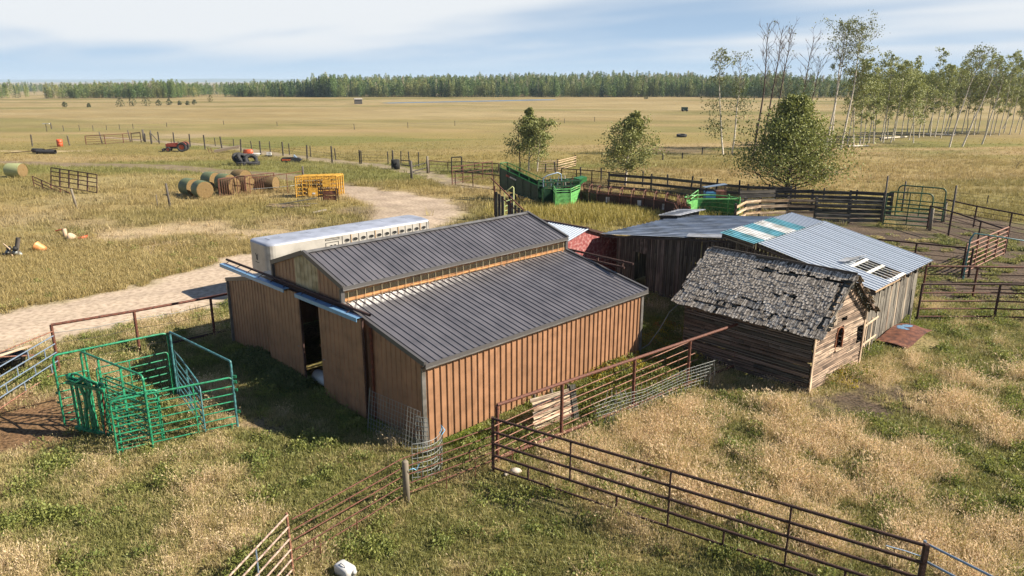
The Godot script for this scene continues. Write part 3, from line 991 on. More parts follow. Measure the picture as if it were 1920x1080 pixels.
	tube(o, "door_pipe", [Vector3(-0.1, hd + 0.12, -11.95), Vector3(-0.1, hd + 0.13, -7.0), Vector3(-0.1, hd + 0.1, -2.35)], 0.045, M.rust_dark)
	for q in [[-11.98, -7.02], [-6.28, -2.65]]:
		beam(o, "door_track", Vector3(-0.27, hd - 0.01, q[0]), Vector3(-0.27, hd - 0.01, q[1]), 0.22, 0.02, M.blue_track)
		beam(o, "door_track", Vector3(-0.37, hd - 0.07, q[0]), Vector3(-0.37, hd - 0.07, q[1]), 0.02, 0.11, M.blue_track)
		beam(o, "door_track", Vector3(-0.25, hd - 0.05, q[0] + 0.02), Vector3(-0.25, hd - 0.05, q[1] - 0.02), 0.1, 0.06, M.rust_dark)
		var z: float = q[0] + 0.3
		while z < q[1]:
			beam(o, "track_bracket", Vector3(-0.3, hd + 0.02, z), Vector3(-0.08, hd + 0.1, z), 0.04, 0.012, M.rust_dark)
			z += 0.9
	beam(o, "door_jamb", Vector3(-0.06, 0.05, -2.42), Vector3(-0.06, 3.0, -2.42), 0.06, 0.06, M.rust_red, Z)

func barn_top(z: float, W: float, he: float, hl: float, zm: float, zn: float) -> float:
	if z > zm: return lerpf(he, hl, z / zm)
	if z < zn: return lerpf(hl, he, (z - zn) / (-W - zn))
	return hl

func door(o: Node3D, z0: float, z1: float, x: float) -> void:
	var st := begin()
	var pr := profile(z1 - z0, "rib", (z1 - z0) / 10.0, 0.02)
	sheet_to(st, Vector3(x, 0.06, z1), Vector3(0, 0, -1), Vector3.UP, Vector3(-1, 0, 0), pr, 3.2, 3.2)
	st.generate_normals()
	var d := put(o, "sliding_door", st.commit(), M.tan_wall)
	for z in [z0 + 0.03, z1 - 0.03]:
		beam(d, "door_stile", Vector3(x + 0.03, 0.07, z), Vector3(x + 0.03, 3.24, z), 0.06, 0.05, M.rust_dark, Vector3(0, 0, 1))
	for y in [0.1, 1.6, 3.2]:
		beam(d, "door_rail", Vector3(x + 0.03, y, z0 + 0.06), Vector3(x + 0.03, y, z1 - 0.06), 0.04, 0.08, M.rust_dark)
	var hz := z1 - 0.22 if z0 < -6.0 else z0 + 0.22
	tube(d, "door_handle", [Vector3(x - 0.02, 1.38, hz), Vector3(x - 0.07, 1.4, hz), Vector3(x - 0.07, 1.4, hz + 0.14), Vector3(x - 0.02, 1.38, hz + 0.14)], 0.012, M.wire)

# ---------------------------------------------------------------- the large grey shed of two roof halves (same axes as the barn)
func grey_shed() -> void:
	var o := thing("grey_shed", "long weathered board shed under a patched corrugated grey, teal and white metal roof", "shed", Vector3(-2.43, 0, -18.59), 0.7818)
	var X := Vector3(1, 0, 0)
	var Y := Vector3.UP
	var Z := Vector3(0, 0, 1)
	var u0 := 16.25
	var u1 := 22.95
	var ht := 3.62
	var hb := 2.55
	var z0 := 1.3
	var z1 := 6.12
	# near slope: corrugated sheets from the seam down to the eave
	var n := 8
	var w := (u1 - u0) / n
	var dn := Vector3(0, hb - ht, z1 - z0)
	var ln := dn.length()
	var dd := dn.normalized()
	var nr := Vector3(0, z1 - z0, ht - hb).normalized()
	var wave := profile(w, "rib", w / 3.0, 0.03)
	for i in n:
		var a := Vector3(u0 + i * w, ht + (0.006 if i % 2 else 0.0), z0)
		if i == 2 or i == 3:
			sheet(o, "roof_sheet", M.zinc, a, X, dd, nr, wave, ln - 1.75 + (0.2 if i == 2 else 0.0), ln - 1.75)
			if i == 2: sheet(o, "roof_sheet", M.zinc, a + nr * 0.0, X, dd, nr, wave, ln, ln, ln - 0.28, ln - 0.1)
		else:
			sheet(o, "roof_sheet", M.zinc, a, X, dd, nr, wave, ln, ln, 0, 0)
	# curled torn flap above the gap
	var fl := Vector3(u0 + 1.5, ht, z0) + dd * (ln - 2.1) + nr * 0.05
	sheet(o, "torn_flap", M.zinc_white, fl, X, (dd + nr * 0.35).normalized(), nr, profile(0.8, "wave", 0.15, 0.04), 0.3, 0.5)
	sheet(o, "torn_flap", M.zinc_white, fl + X * 0.75 + dd * 0.1, (X + dd * 0.12).normalized(), (dd + nr * 0.5).normalized(), nr, profile(1.1, "wave", 0.15, 0.04), 0.28, 0.22)
	# purlins and rafters under the gap
	for k in 8:
		var x := u0 + 0.12 + k * (u1 - u0 - 0.3) / 7.0
		beam(o, "rafter", Vector3(x, ht - 0.16, z0) , Vector3(x, ht - 0.16, z0) + dd * (ln - 0.02), 0.05, 0.14, M.dark_board_b)
	var gapc := Vector3(0, ht - 0.01, z0)
	for q in [1.62, 0.95, 0.12]:
		beam(o, "gap_board", gapc + X * (u0 + 1.6) + dd * (ln - q), gapc + X * (u0 + 3.4) + dd * (ln - q), 0.13, 0.035, M.white_sheet, nr)
	for q in [1.85, 2.2, 2.55, 2.9, 3.2]:
		beam(o, "gap_batten", gapc + X * (u0 + q) + dd * (ln - 1.72) - nr * 0.04, gapc + X * (u0 + q) + dd * (ln - 0.08) - nr * 0.04, 0.03, 0.03, M.white_sheet, nr)
	# the upper strip: teal and white sheets carried on over the top
	var zt := -0.15
	var hq := ht + 0.22
	var up := Vector3(0, hq - ht, zt - z0)
	var nu := Vector3(0, z0 - zt, hq - ht).normalized()
	var m := 7
	var mw := 6.75 / m
	for i in m:
		var mat: Material = [M.teal_sheet, M.white_sheet, M.teal_sheet, M.white_sheet, M.teal_sheet, M.zinc, M.zinc][i]
		sheet(o, "colour_sheet", mat, Vector3(u0 - 0.42 + i * mw, ht + 0.035, z0 + 0.12), X, up.normalized(), nu, profile(mw, "rib", mw / 4.0, 0.03), up.length() + 0.12, up.length() + 0.12)
	beam(o, "seam_board", Vector3(u0 - 0.2, ht - 0.12, z0), Vector3(u0 - 0.2, hq - 0.12, zt), 0.05, 0.2, M.dark_board)
	# the far slope, falling to the left
	var v0 := 17.1
	var v1 := 24.6
	var z2 := -7.45
	var h2 := 2.58
	var h1 := 3.42
	var d3 := Vector3(0, h2 - h1, z2 + 0.0)
	var nr3 := Vector3(0, -z2, -(h1 - h2)).normalized()
	nr3 = Vector3(0, 1, 0) if nr3.y < 0.5 else nr3
	nr3.z = -absf(nr3.z)
	var nb := 9
	var bw := (v1 - v0) / nb
	for i in nb:
		sheet(o, "roof_sheet", M.zinc_old, Vector3(v0 + i * bw, h1 + (0.006 if i % 2 else 0.0), 0.05), X, d3.normalized(), nr3, profile(bw, "rib", bw / 2.0, 0.04), d3.length() + 0.05, d3.length() + 0.05)
	sheet(o, "loose_sheet", M.zinc_white, Vector3(v0 - 0.05, h1 + 0.02, -0.3), X, d3.normalized(), nr3, profile(0.85, "rib", 0.2, 0.02), 2.2, 2.6)
	# pale raised sheet at the far corner
	sheet(o, "raised_sheet", M.zinc_white, Vector3(v1 - 1.6, h2 + 0.3, z2 + 0.9), X, Vector3(0, -0.12, -1).normalized(), Y, profile(2.6, "rib", 0.4, 0.03), 1.5, 1.9)
	prism(o, "raised_box", [Vector3(v1 - 1.5, h2 - 0.3, z2 + 0.6), Vector3(v1 + 0.8, h2 - 0.3, z2 + 0.6), Vector3(v1 + 0.8, h2 + 0.26, z2 + 0.6), Vector3(v1 - 1.5, h2 + 0.26, z2 + 0.6)], Vector3(0, -0.12, -1.1), M.black)
	# board walls: right (sunlit), front halves, left, back
	var zr := 5.72
	var ur := 22.5
	wall_boards(o, Vector3(u0 + 0.35, 0, zr), X, ur - u0 - 0.35, [M.grey_board, M.grey_board_b, M.grey_board_c, M.grey_board], func(_t): return 2.42, 0.0)
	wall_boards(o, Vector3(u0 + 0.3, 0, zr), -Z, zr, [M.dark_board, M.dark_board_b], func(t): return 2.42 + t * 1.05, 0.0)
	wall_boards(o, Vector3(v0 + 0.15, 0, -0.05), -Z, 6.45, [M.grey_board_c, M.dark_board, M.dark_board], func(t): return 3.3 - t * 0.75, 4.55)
	wall_boards(o, Vector3(ur, 0, zr), -Z, zr, [M.grey_board], func(t): return 2.42 + t * 1.05, 0.0)
	wall_boards(o, Vector3(v1 - 0.2, 0, 0), -Z, 7.2, [M.grey_board], func(t): return 3.3 - t * 0.83, 0.0)
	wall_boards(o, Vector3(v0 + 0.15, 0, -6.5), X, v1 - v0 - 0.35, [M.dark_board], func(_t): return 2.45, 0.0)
	# rafter ends along the eave and the corner braces between them
	for k in 9:
		var x := u0 + 0.4 + k * (ur - u0 - 0.45) / 8.0
		beam(o, "rafter_end", Vector3(x, 2.55, zr - 0.2), Vector3(x, 2.46, z1 - 0.03), 0.05, 0.15, M.pale_wood)
	beam(o, "fascia_board", Vector3(u0, hb - 0.045, z1 - 0.01), Vector3(u0 + 2.6, hb - 0.045, z1 - 0.01), 0.03, 0.07, M.pale_wood)
	beam(o, "rake_board", Vector3(v0 + 0.05, h1 - 0.12, 0.0), Vector3(v0 + 0.05, h2 - 0.12, z2 + 0.1), 0.04, 0.1, M.dark_board_b)

# upright boards along a wall; gap leaves an opening that many metres along
func wall_boards(o: Node3D, a: Vector3, dir: Vector3, length: float, mats: Array, top: Callable, gap: float) -> void:
	var s := 0.0
	var out := dir.cross(Vector3.UP)
	while s < length - 0.03:
		var w := minf(rng.randf_range(0.17, 0.26), length - s)
		var h: float = top.call((s + w * 0.5) / length)
		var lift := 0.0
		if gap > 0.0 and s > gap - 0.1 and s < gap + 0.55:
			lift = 1.9
		var p := a + dir * (s + w * 0.5) + out * rng.randf_range(-0.012, 0.012)
		board(o, "wall_board", p + Vector3.UP * (lift + 0.02 + rng.randf() * 0.05), p + Vector3.UP * (h - 0.0), 0.028, w - 0.012, pick(mats), dir)
		s += w

# ---------------------------------------------------------------- the log shed: local x goes back along the right gable, z to the right along the eaves
func log_shed() -> void:
	var o := thing("log_shed", "old weathered plank shed with a sagging shingle roof and a small arched gable opening", "shed", Vector3(9.85, 0.00, -22.26), 0.741)
	var D := 3.9     # gable width
	var L := 5.0     # eave length, runs to -z
	var he := 2.22
	var hr := 3.78
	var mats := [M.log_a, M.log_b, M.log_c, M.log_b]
	var shade := [M.log_shaded, M.dark_board, M.grey_board_c, M.log_shaded]  # darker tones put the shade of these walls into the plank colour
	# plank walls: front (in shade), right gable (sunlit), back, left gable
	var y := 0.02
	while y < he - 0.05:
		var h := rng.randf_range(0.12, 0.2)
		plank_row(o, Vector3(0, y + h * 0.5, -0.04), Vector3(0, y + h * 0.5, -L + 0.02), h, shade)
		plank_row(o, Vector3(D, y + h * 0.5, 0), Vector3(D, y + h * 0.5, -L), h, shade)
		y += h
	y = 0.02
	while y < hr - 0.15:
		var h := rng.randf_range(0.12, 0.19)
		var yc := y + h * 0.5
		var inset := 0.03 if yc < he else (yc - he) / (hr - he) * D * 0.5 + 0.06
		for z: float in [0.0, -L]:
			var win := yc > 1.12 and yc < 1.86 and z == 0.0
			var slit := yc > 2.0 and yc < 2.16 and z == 0.0
			var door2 := yc < 1.62 and yc > 0.85 and z == 0.0
			var x0 := inset
			var x1 := D - inset
			if win:
				plank_row(o, Vector3(x0, yc, z), Vector3(1.62, yc, z), h, mats)
				plank_row(o, Vector3(2.14, yc, z), Vector3(3.35 if door2 else x1, yc, z), h, mats)
			elif slit:
				plank_row(o, Vector3(x0, yc, z), Vector3(1.9, yc, z), h, mats)
				plank_row(o, Vector3(2.3, yc, z), Vector3(x1, yc, z), h, mats)
			elif door2:
				plank_row(o, Vector3(x0, yc, z), Vector3(3.35, yc, z), h, mats)
			else:
				plank_row(o, Vector3(x0, yc, z), Vector3(x1, yc, z), h, mats)
		y += h
	# the small arched opening: reddish boards inside, a pale sill
	var w := Vector3(1.88, 0, -0.13)
	for k in 4:
		board(o, "window_board", w + Vector3(-0.2 + k * 0.135, 1.05, 0), w + Vector3(-0.2 + k * 0.135, 1.9, 0), 0.03, 0.13, M.rust_red, Vector3(1, 0, 0))
	beam(o, "window_back", Vector3(1.88, 1.0, -0.2), Vector3(1.88, 1.95, -0.2), 0.02, 0.7, M.rust_red, Vector3(1, 0, 0))
	beam(o, "window_sill", Vector3(1.58, 1.1, 0.02), Vector3(2.2, 1.08, 0.02), 0.14, 0.05, M.bleached)
	tube(o, "window_arch", [Vector3(1.61, 1.12, 0.02), Vector3(1.61, 1.68, 0.02), Vector3(1.7, 1.83, 0.02), Vector3(1.88, 1.89, 0.02), Vector3(2.06, 1.83, 0.02), Vector3(2.15, 1.68, 0.02), Vector3(2.15, 1.12, 0.02)], 0.03, M.log_red, 5)
	for x in [0.02, D - 0.02]:
		board(o, "corner_board", Vector3(x, 0.0, 0.035), Vector3(x, he, 0.035), 0.03, 0.12, M.bleached, Vector3(1, 0, 0))
	# loose tall boards on the gable and the reddish gable peak
	board(o, "loose_board", Vector3(0.95, 1.98, 0.05), Vector3(1.05, 3.05, 0.04), 0.03, 0.28, M.grey_board_b, Vector3(1, 0, 0))
	board(o, "loose_board", Vector3(1.28, 2.1, 0.06), Vector3(1.3, 3.2, 0.05), 0.03, 0.24, M.grey_board_b, Vector3(1, 0, 0))
	for k in 5:
		board(o, "peak_board", Vector3(1.75 + k * 0.2, 2.95 + absf(k - 1.5) * 0.05, -0.25), Vector3(1.75 + k * 0.2, 3.5 - absf(k - 1.3) * 0.14, -0.25), 0.03, 0.17, M.log_red, Vector3(1, 0, 0))
	# roof: spaced boards, rafters, then courses of shingles
	var run := D * 0.5 + 0.28
	var sl := Vector3(-run, he - 0.18 - hr, 0)
	var ln := sl.length()
	var sd := sl / ln
	var nr := Vector3(-(hr - he + 0.18), run, 0).normalized()
	var z0 := 0.35
	var z1 := -L - 0.32
	var ridge := Vector3(D * 0.5, hr, 0)
	for k in 14:
		var d := 0.08 + k * (ln - 0.16) / 13.0
		board(o, "roof_slat", ridge + sd * d + Vector3(0, -0.05, z0 - 0.02 + rng.randf_range(-0.12, 0.1)), ridge + sd * d + Vector3(0, -0.05, z1 + rng.randf() * 0.2), 0.13, 0.022, M.dark_board, nr)
		var e := Vector3(-sd.x, sd.y, 0)
		board(o, "roof_slat", ridge + e * d + Vector3(0, -0.02, z0 - rng.randf() * 0.05), ridge + e * d + Vector3(0, -0.02, z1), 0.13, 0.022, M.dark_board, Vector3(-nr.x, nr.y, 0))
	for k in 8:
		var z := z0 - 0.3 - k * 0.69
		for s in [1.0, -1.0]:
			beam(o, "rafter", ridge + Vector3(0, -0.1, z), ridge + Vector3(sd.x * s, sd.y, 0) * (ln - 0.1) + Vector3(0, -0.1, z), 0.05, 0.1, M.dark_board, Vector3(-nr.x, nr.y, 0))
	board(o, "ridge_board", ridge + Vector3(0, 0.03, z0 - 0.04), ridge + Vector3(0, 0.03, z1 + 0.1), 0.03, 0.1, M.grey_board_c)
	for s in [1.0, -1.0]:
		board(o, "barge_board", ridge + Vector3(0, -0.05, z0 - 0.06), ridge + Vector3(sd.x * s, sd.y, 0) * (ln - 0.05) + Vector3(0, -0.05, z0 - 0.06), 0.03, 0.13, M.grey_board_c if s > 0 else M.log_b, nr)
	var rows := []
	var courses := 23
	for c in courses:
		for s in [0, 1]:
			var z := z0 + 0.06
			while z > z1:
				var w2 := rng.randf_range(0.075, 0.16)
				var hole := n2.get_noise_2d(c * 0.55 + s * 60.0, z * 0.9) + n3.get_noise_2d(c * 0.5, z * 0.7) * 0.35
				var gone := hole > 0.3 or rng.randf() < 0.05
				if c in [3, 18]: gone = gone or n2.get_noise_2d(c * 3.0 + 20.0, z * 0.45) > 0.02
				if c in [15, 16] and z < -1.8: gone = gone or n3.get_noise_2d(c * 5.0, z * 1.1) > -0.12
				if c in [18, 19] and z > -3.4: gone = gone or n3.get_noise_2d(c * 5.0 + 9.0, z * 1.1) > -0.05
				if c == courses - 1: gone = rng.randf() < 0.12
				if c == 0 and z < -2.6 and z > -3.3: gone = true
				if z > z0 - 0.3 and c > 3 and c < courses - 2: gone = gone or rng.randf() < 0.75
				if not gone: rows.append([c, s, z - w2 * 0.5, w2 - 0.012])
				z -= w2
	# the visible slope's nearest shingles are pieces of their own, the rest stay in one part
	var mats2 := [M.shingle_a, M.shingle_b, M.shingle_c, M.shingle_d]
	var rest := begin()
	var count := 0
	rows.reverse()
	for r in rows:
		var c: int = r[0]
		var s: int = r[1]
		var side := 1.0 if s == 0 else -1.0
		var dir := Vector3(sd.x * side, sd.y, 0)
		var nn := Vector3(nr.x * side, nr.y, 0)
		var d1: float = 0.2 + (ln - 0.16) * (c + 1) / courses + rng.randf_range(-0.035, 0.035)
		var l := rng.randf_range(0.26, 0.31)
		var tilt := rng.randf_range(-0.05, 0.05)
		if rng.randf() < 0.05: tilt *= 4.0
		var lift := rng.randf_range(0.022, 0.03)
		var a: Vector3 = ridge + dir * (d1 - l) + nn * 0.012 + Vector3(0, 0, r[2] + tilt * l)
		var b: Vector3 = ridge + dir * d1 + nn * lift + Vector3(0, 0, r[2])
		if s == 0 and count < 290:
			board(o, "shingle", a, b, r[3], 0.011, pick(mats2), nn)
			count += 1
		else:
			var bs := basis_along(b - a, nn)
			board_to(rest, Transform3D(Basis(bs.x * (b - a).length(), bs.y * 0.011, bs.z * r[3]), (a + b) * 0.5))
	rest.generate_normals()
	var sh := put(o, "shingles", rest.commit(), M.shingle_a)
	sh.set_meta("kind", "stuff")
	# the loose wire hanging from the eave to the barn
	var wire := thing("drooping_cable", "loose pale cable drooping from the shingle roof eave to the grass by the brown barn", "cable", Vector3(4.82, 0.00, -26.06))
	var e0 := Vector3.ZERO
	var e1: Vector3 = Vector3(6.59, 2.00, -26.79) - wire.position
	tube(wire, "cable", [e0 + Vector3(0, 0.05, 0), e0.lerp(e1, 0.18) + Vector3(0.1, -0.1, 0), e0.lerp(e1, 0.42) + Vector3(0.1, -0.02, 0), e0.lerp(e1, 0.7) + Vector3(0, 0.05, 0), e0.lerp(e1, 0.86) + Vector3(0.05, 0.0, 0), e1], 0.014, M.wire, 5)

func board_to(st: SurfaceTool, xf: Transform3D) -> void:
	var arr: Array = pick(boards).surface_get_arrays(0)
	var v: PackedVector3Array = arr[Mesh.ARRAY_VERTEX]
	var uv: PackedVector2Array = arr[Mesh.ARRAY_TEX_UV]
	var ix: PackedInt32Array = arr[Mesh.ARRAY_INDEX] if arr[Mesh.ARRAY_INDEX] != null else PackedInt32Array(range(v.size()))
	st.set_smooth_group(-1)
	for i in ix:
		st.set_uv(uv[i])
		st.add_vertex(xf * v[i])

func plank_row(o: Node3D, a: Vector3, b: Vector3, h: float, mats: Array) -> void:
	var d := (b - a).length()
	if d < 0.1: return
	var out := (b - a).normalized().cross(Vector3.UP) * rng.randf_range(-0.015, 0.015)
	var sag := Vector3(0, rng.randf_range(-0.012, 0.012), 0)
	if d > 3.0 and rng.randf() < 0.6:
		var m := a.lerp(b, rng.randf_range(0.3, 0.7))
		board(o, "wall_plank", a + out, m + out, 0.035, h - 0.012, pick(mats))
		board(o, "wall_plank", m + out + (b - a).normalized() * 0.015, b + out + sag, 0.035, h - 0.012, pick(mats))
	else:
		board(o, "wall_plank", a + out, b + out + sag, 0.035, h - 0.012, pick(mats))

# ---------------------------------------------------------------- the red shed behind the barn
func red_shed() -> void:
	var o := thing("red_shed", "small shed with peeling red gable and corrugated grey roof behind the brown barn", "shed", Vector3(-2.43, 0, -18.59), 0.7818)
	var X := Vector3(1, 0, 0)
	var Z := Vector3(0, 0, 1)
	var uc := 16.4
	var zg := -7.75
	var hr := 2.9
	var n := 12
	for k in n:
		var x0 := uc - 1.9 + k * 4.5 / n
		var x1 := x0 + 4.5 / n
		sheet(o, "gable_board", M.red_paint, Vector3(x0 + 0.006, 0, zg), X, Vector3.UP, Z, profile(x1 - x0 - 0.012, "flat", 0.1, 0), hr - 0.08 - absf(x0 - uc) * (0.24 if x0 < uc else 0.31), hr - 0.08 - absf(x1 - uc) * (0.24 if x1 < uc + 0.01 else 0.31))
	prism(o, "gable_back", [Vector3(uc - 1.9, 0, zg - 0.06), Vector3(uc + 2.55, 0, zg - 0.06), Vector3(uc + 2.55, hr - 0.95, zg - 0.06), Vector3(uc, hr - 0.15, zg - 0.06), Vector3(uc - 1.9, hr - 0.6, zg - 0.06)], -Z * 0.03, M.purple)
	prism(o, "side_wall", [Vector3(uc - 1.88, 0, zg - 0.1), Vector3(uc - 1.88, hr - 0.6, zg - 0.1), Vector3(uc - 1.88, hr - 0.6, zg - 4.4), Vector3(uc - 1.88, 0, zg - 4.4)], X * 0.05, M.red_paint)
	prism(o, "side_wall", [Vector3(uc + 2.53, 0, zg - 0.1), Vector3(uc + 2.53, hr - 0.95, zg - 0.1), Vector3(uc + 2.53, hr - 0.95, zg - 4.4), Vector3(uc + 2.53, 0, zg - 4.4)], X * -0.05, M.red_paint)
	var dl := Vector3(-2.05, -0.5, 0)
	var dr := Vector3(2.7, -0.85, 0)
	for i in 5:
		sheet(o, "roof_sheet", M.zinc, Vector3(uc, hr + (0.005 if i % 2 else 0.0), zg + 0.15 - i * 0.9), -Z, dl.normalized(), Vector3(-0.24, 1, 0).normalized(), profile(0.91, "rib", 0.182, 0.014), dl.length(), dl.length(), 0.15 if i == 3 else 0.0, 0.15 if i == 3 else 0.0)
		sheet(o, "roof_sheet", M.rust_dark, Vector3(uc, hr, zg + 0.12 - i * 0.9), -Z, dr.normalized(), Vector3(0.31, 1, 0).normalized(), profile(0.91, "wave", 0.1, 0.022), dr.length(), dr.length(), 0, 0, true)
	board(o, "rake_board", Vector3(uc, hr - 0.02, zg + 0.13), Vector3(uc, hr - 0.02, zg + 0.13) + dr, 0.03, 0.12, M.rust_dark)
	board(o, "ridge_board", Vector3(uc + 0.03, hr + 0.03, zg + 0.1), Vector3(uc + 0.03, hr + 0.03, zg - 4.3), 0.12, 0.05, M.rust_dark)
	# track rails that stick out from the barn's rear towards the red gable
	var t := thing("rear_door_track", "brown double rail reaching from the barn rear past the red gable", "rail", Vector3(-2.43, 0, -18.59), 0.7818)
	for y in [3.2, 3.42]:
		beam(t, "rail", Vector3(10.55, y, -4.6), Vector3(10.55, y - 0.06, -0.7 if y > 3.3 else -1.1), 0.06, 0.07, M.rust_dark)
	for z in [-1.2, -2.4, -3.6]:
		beam(t, "bracket", Vector3(10.55, 3.2, z), Vector3(10.55, 3.42, z), 0.06, 0.06, M.rust_dark, Z)

# ---------------------------------------------------------------- the white trailer behind the barn: local x runs back from the nose
func livestock_trailer() -> void:
	var o := thing("livestock_trailer", "long white livestock trailer with oval side vents and a rounded raised nose", "trailer", Vector3(-12.0, 0, -33.57), 0.76)
	o.position = Vector3(-12.0, 0, -33.4)
	var L := 9.3
	var W := 2.1
	var hb := 1.25
	var ht := 2.72
	# body outline seen from above: the nose corners are round
	var hull := []
	for k in 6:
		var a := PI * 0.5 * k / 5.0
		hull.append(Vector2(0.4 - 0.4 * sin(a) * 1.0, -W * 0.5 + 0.4 - 0.4 * cos(a)))
	for k in 6:
		var a := PI * 0.5 * k / 5.0
		hull.append(Vector2(0.4 - 0.4 * cos(a), W * 0.5 - 0.4 + 0.4 * sin(a)))
	var nose := begin()
	nose.set_smooth_group(-1)
	var outline := [Vector2(2.4, -W * 0.5)] + hull + [Vector2(2.4, W * 0.5)]
	for i in outline.size() - 1:
		var p: Vector2 = outline[i]
		var q: Vector2 = outline[i + 1]
		quad(nose, Vector3(p.x, hb, p.y), Vector3(q.x, hb, q.y), Vector3(q.x, ht - 0.1, q.y), Vector3(p.x, ht - 0.1, p.y))
		nose.add_vertex(Vector3(1.2, hb, 0)); nose.add_vertex(Vector3(p.x, hb, p.y)); nose.add_vertex(Vector3(q.x, hb, q.y))
	nose.generate_normals()
	put(o, "nose", nose.commit(), M.trailer)
	# roof with a rounded edge
	var roof := begin()
	roof.set_smooth_group(3)
	var full := [Vector2(L, -W * 0.5)] + outline + [Vector2(L, W * 0.5)]
	var rings := []
	for q in [[0.0, -0.12], [0.02, -0.05], [0.07, -0.01], [0.2, 0.01], [0.7, 0.05]]:
		var ring := []
		for p in full:
			var c := Vector2(clampf(p.x, 0.8, L), 0.0)
			var t: float = q[0]
			var dirv: Vector2 = (p - c).normalized()
			ring.append(Vector3(p.x - dirv.x * t, ht + q[1], p.y - dirv.y * t))
		rings.append(ring)
	for i in rings.size() - 1:
		for k in full.size() - 1:
			quad(roof, rings[i][k], rings[i][k + 1], rings[i + 1][k + 1], rings[i + 1][k])
	var top: Array = rings[-1]
	for k in top.size() / 2 - 1:
		quad(roof, top[k], top[k + 1], top[top.size() - 2 - k], top[top.size() - 1 - k])
	roof.generate_normals()
	put(o, "roof", roof.commit(), M.trailer_roof)
	for k in 6:
		beam(o, "roof_seam", Vector3(1.2 + k * 1.45, ht + 0.052, -W * 0.5 + 0.75), Vector3(1.2 + k * 1.45, ht + 0.052, W * 0.5 - 0.75), 0.03, 0.008, M.trailer_roof)
	# sides behind the nose: lower, with upright ribs and oval vents
	var lo := 0.5
	for s in [1.0, -1.0]:
		var z: float = s * W * 0.5
		prism(o, "side_wall", [Vector3(2.4, lo, z), Vector3(L, lo, z), Vector3(L, ht - 0.1, z), Vector3(2.4, ht - 0.1, z)], Vector3(0, 0, -0.04 * s), M.trailer)
		for k in 12:
			var x := 3.95 + k * 0.475
			beam(o, "side_rib", Vector3(x, lo, z + s * 0.016), Vector3(x, ht - 0.12, z + s * 0.016), 0.03, 0.05, M.pale_wood if k % 3 == 1 else M.trailer, Vector3(1, 0, 0))
			if k < 11:
				for y in [2.33, 1.95]:
					oval(o, "vent", Vector3(x + 0.24, y, z + s * 0.008), 0.13, 0.085, s, M.dark, M.trailer)
		beam(o, "lower_rail", Vector3(2.4, lo, z + s * 0.02), Vector3(L, lo, z + s * 0.02), 0.05, 0.12, M.red if s > 0 else M.trailer)
		for q in [[3.0, 3.75, 2.48, 2.55], [3.0, 3.7, 2.08, 2.36]]:
			for y in [q[2], q[3]]:
				beam(o, "hatch_edge", Vector3(q[0], y, z + s * 0.01), Vector3(q[1], y, z + s * 0.01), 0.02, 0.012, M.dark)
			for x in [q[0], q[1]]:
				beam(o, "hatch_edge", Vector3(x, q[2], z + s * 0.01), Vector3(x, q[3], z + s * 0.01), 0.02, 0.015, M.dark, Vector3(1, 0, 0))
		oval(o, "vent", Vector3(3.3, 2.2, z + s * 0.008), 0.06, 0.04, s, M.dark, M.trailer)
		oval(o, "vent", Vector3(3.5, 2.2, z + s * 0.008), 0.06, 0.04, s, M.dark, M.trailer)
	beam(o, "marker_lamp", Vector3(0.75, 1.35, W * 0.5 + 0.01), Vector3(0.85, 1.35, W * 0.5 + 0.01), 0.02, 0.05, M.orange)
	prism(o, "rear_wall", [Vector3(L, lo, -W * 0.5), Vector3(L, lo, W * 0.5), Vector3(L, ht - 0.05, W * 0.5), Vector3(L, ht - 0.05, -W * 0.5)], Vector3(-0.05, 0, 0), M.trailer)
	prism(o, "floor", [Vector3(2.3, lo - 0.08, -W * 0.5 + 0.02), Vector3(L, lo - 0.08, -W * 0.5 + 0.02), Vector3(L, lo - 0.08, W * 0.5 - 0.02), Vector3(2.3, lo - 0.08, W * 0.5 - 0.02)], Vector3(0, 0.07, 0), M.dark)
	prism(o, "front_wall", [Vector3(2.38, lo, -W * 0.5 + 0.03), Vector3(2.38, lo, W * 0.5 - 0.03), Vector3(2.38, hb + 0.01, W * 0.5 - 0.03), Vector3(2.38, hb + 0.01, -W * 0.5 + 0.03)], Vector3(0.05, 0, 0), M.trailer)
	# hitch under the nose
	prism(o, "hitch", [Vector3(0.25, hb, -0.3), Vector3(0.95, hb, -0.35), Vector3(0.7, 0.78, -0.12), Vector3(0.5, 0.78, -0.12)], Vector3(0, 0, 0.6), M.black)
	rod(o, "hitch_post", Vector3(0.6, 0.3, 0), Vector3(0.6, 0.8, 0), 0.06, M.black)
	rod(o, "jack_leg", Vector3(1.1, 0.0, 0.35), Vector3(1.1, hb, 0.35), 0.05, M.black)
	for s in [1.0, -1.0]:
		for x in [6.2, 7.1]:
			wheel(o, Vector3(x, 0.38, s * (W * 0.5 - 0.12)), 0.38, 0.22, s, M.white)
	# thin dark mark painted on the nose: a small steer skull outline
	var mark := Vector3(-0.004, 1.95, -0.12)
	tube(o, "nose_mark", [mark + Vector3(0, 0.18, -0.14), mark + Vector3(-0.004, 0.1, -0.06), mark + Vector3(-0.004, 0.1, 0.06), mark + Vector3(0, 0.18, 0.14)], 0.012, M.dark, 4)
	tube(o, "nose_mark", [mark + Vector3(-0.004, 0.1, -0.06), mark + Vector3(-0.004, -0.12, -0.03), mark + Vector3(-0.004, -0.12, 0.03), mark + Vector3(-0.004, 0.1, 0.06)], 0.012, M.dark, 4)
	beam(o, "nose_mark", mark + Vector3(0, -0.24, -0.2), mark + Vector3(0, -0.24, 0.2), 0.006, 0.03, M.dark)

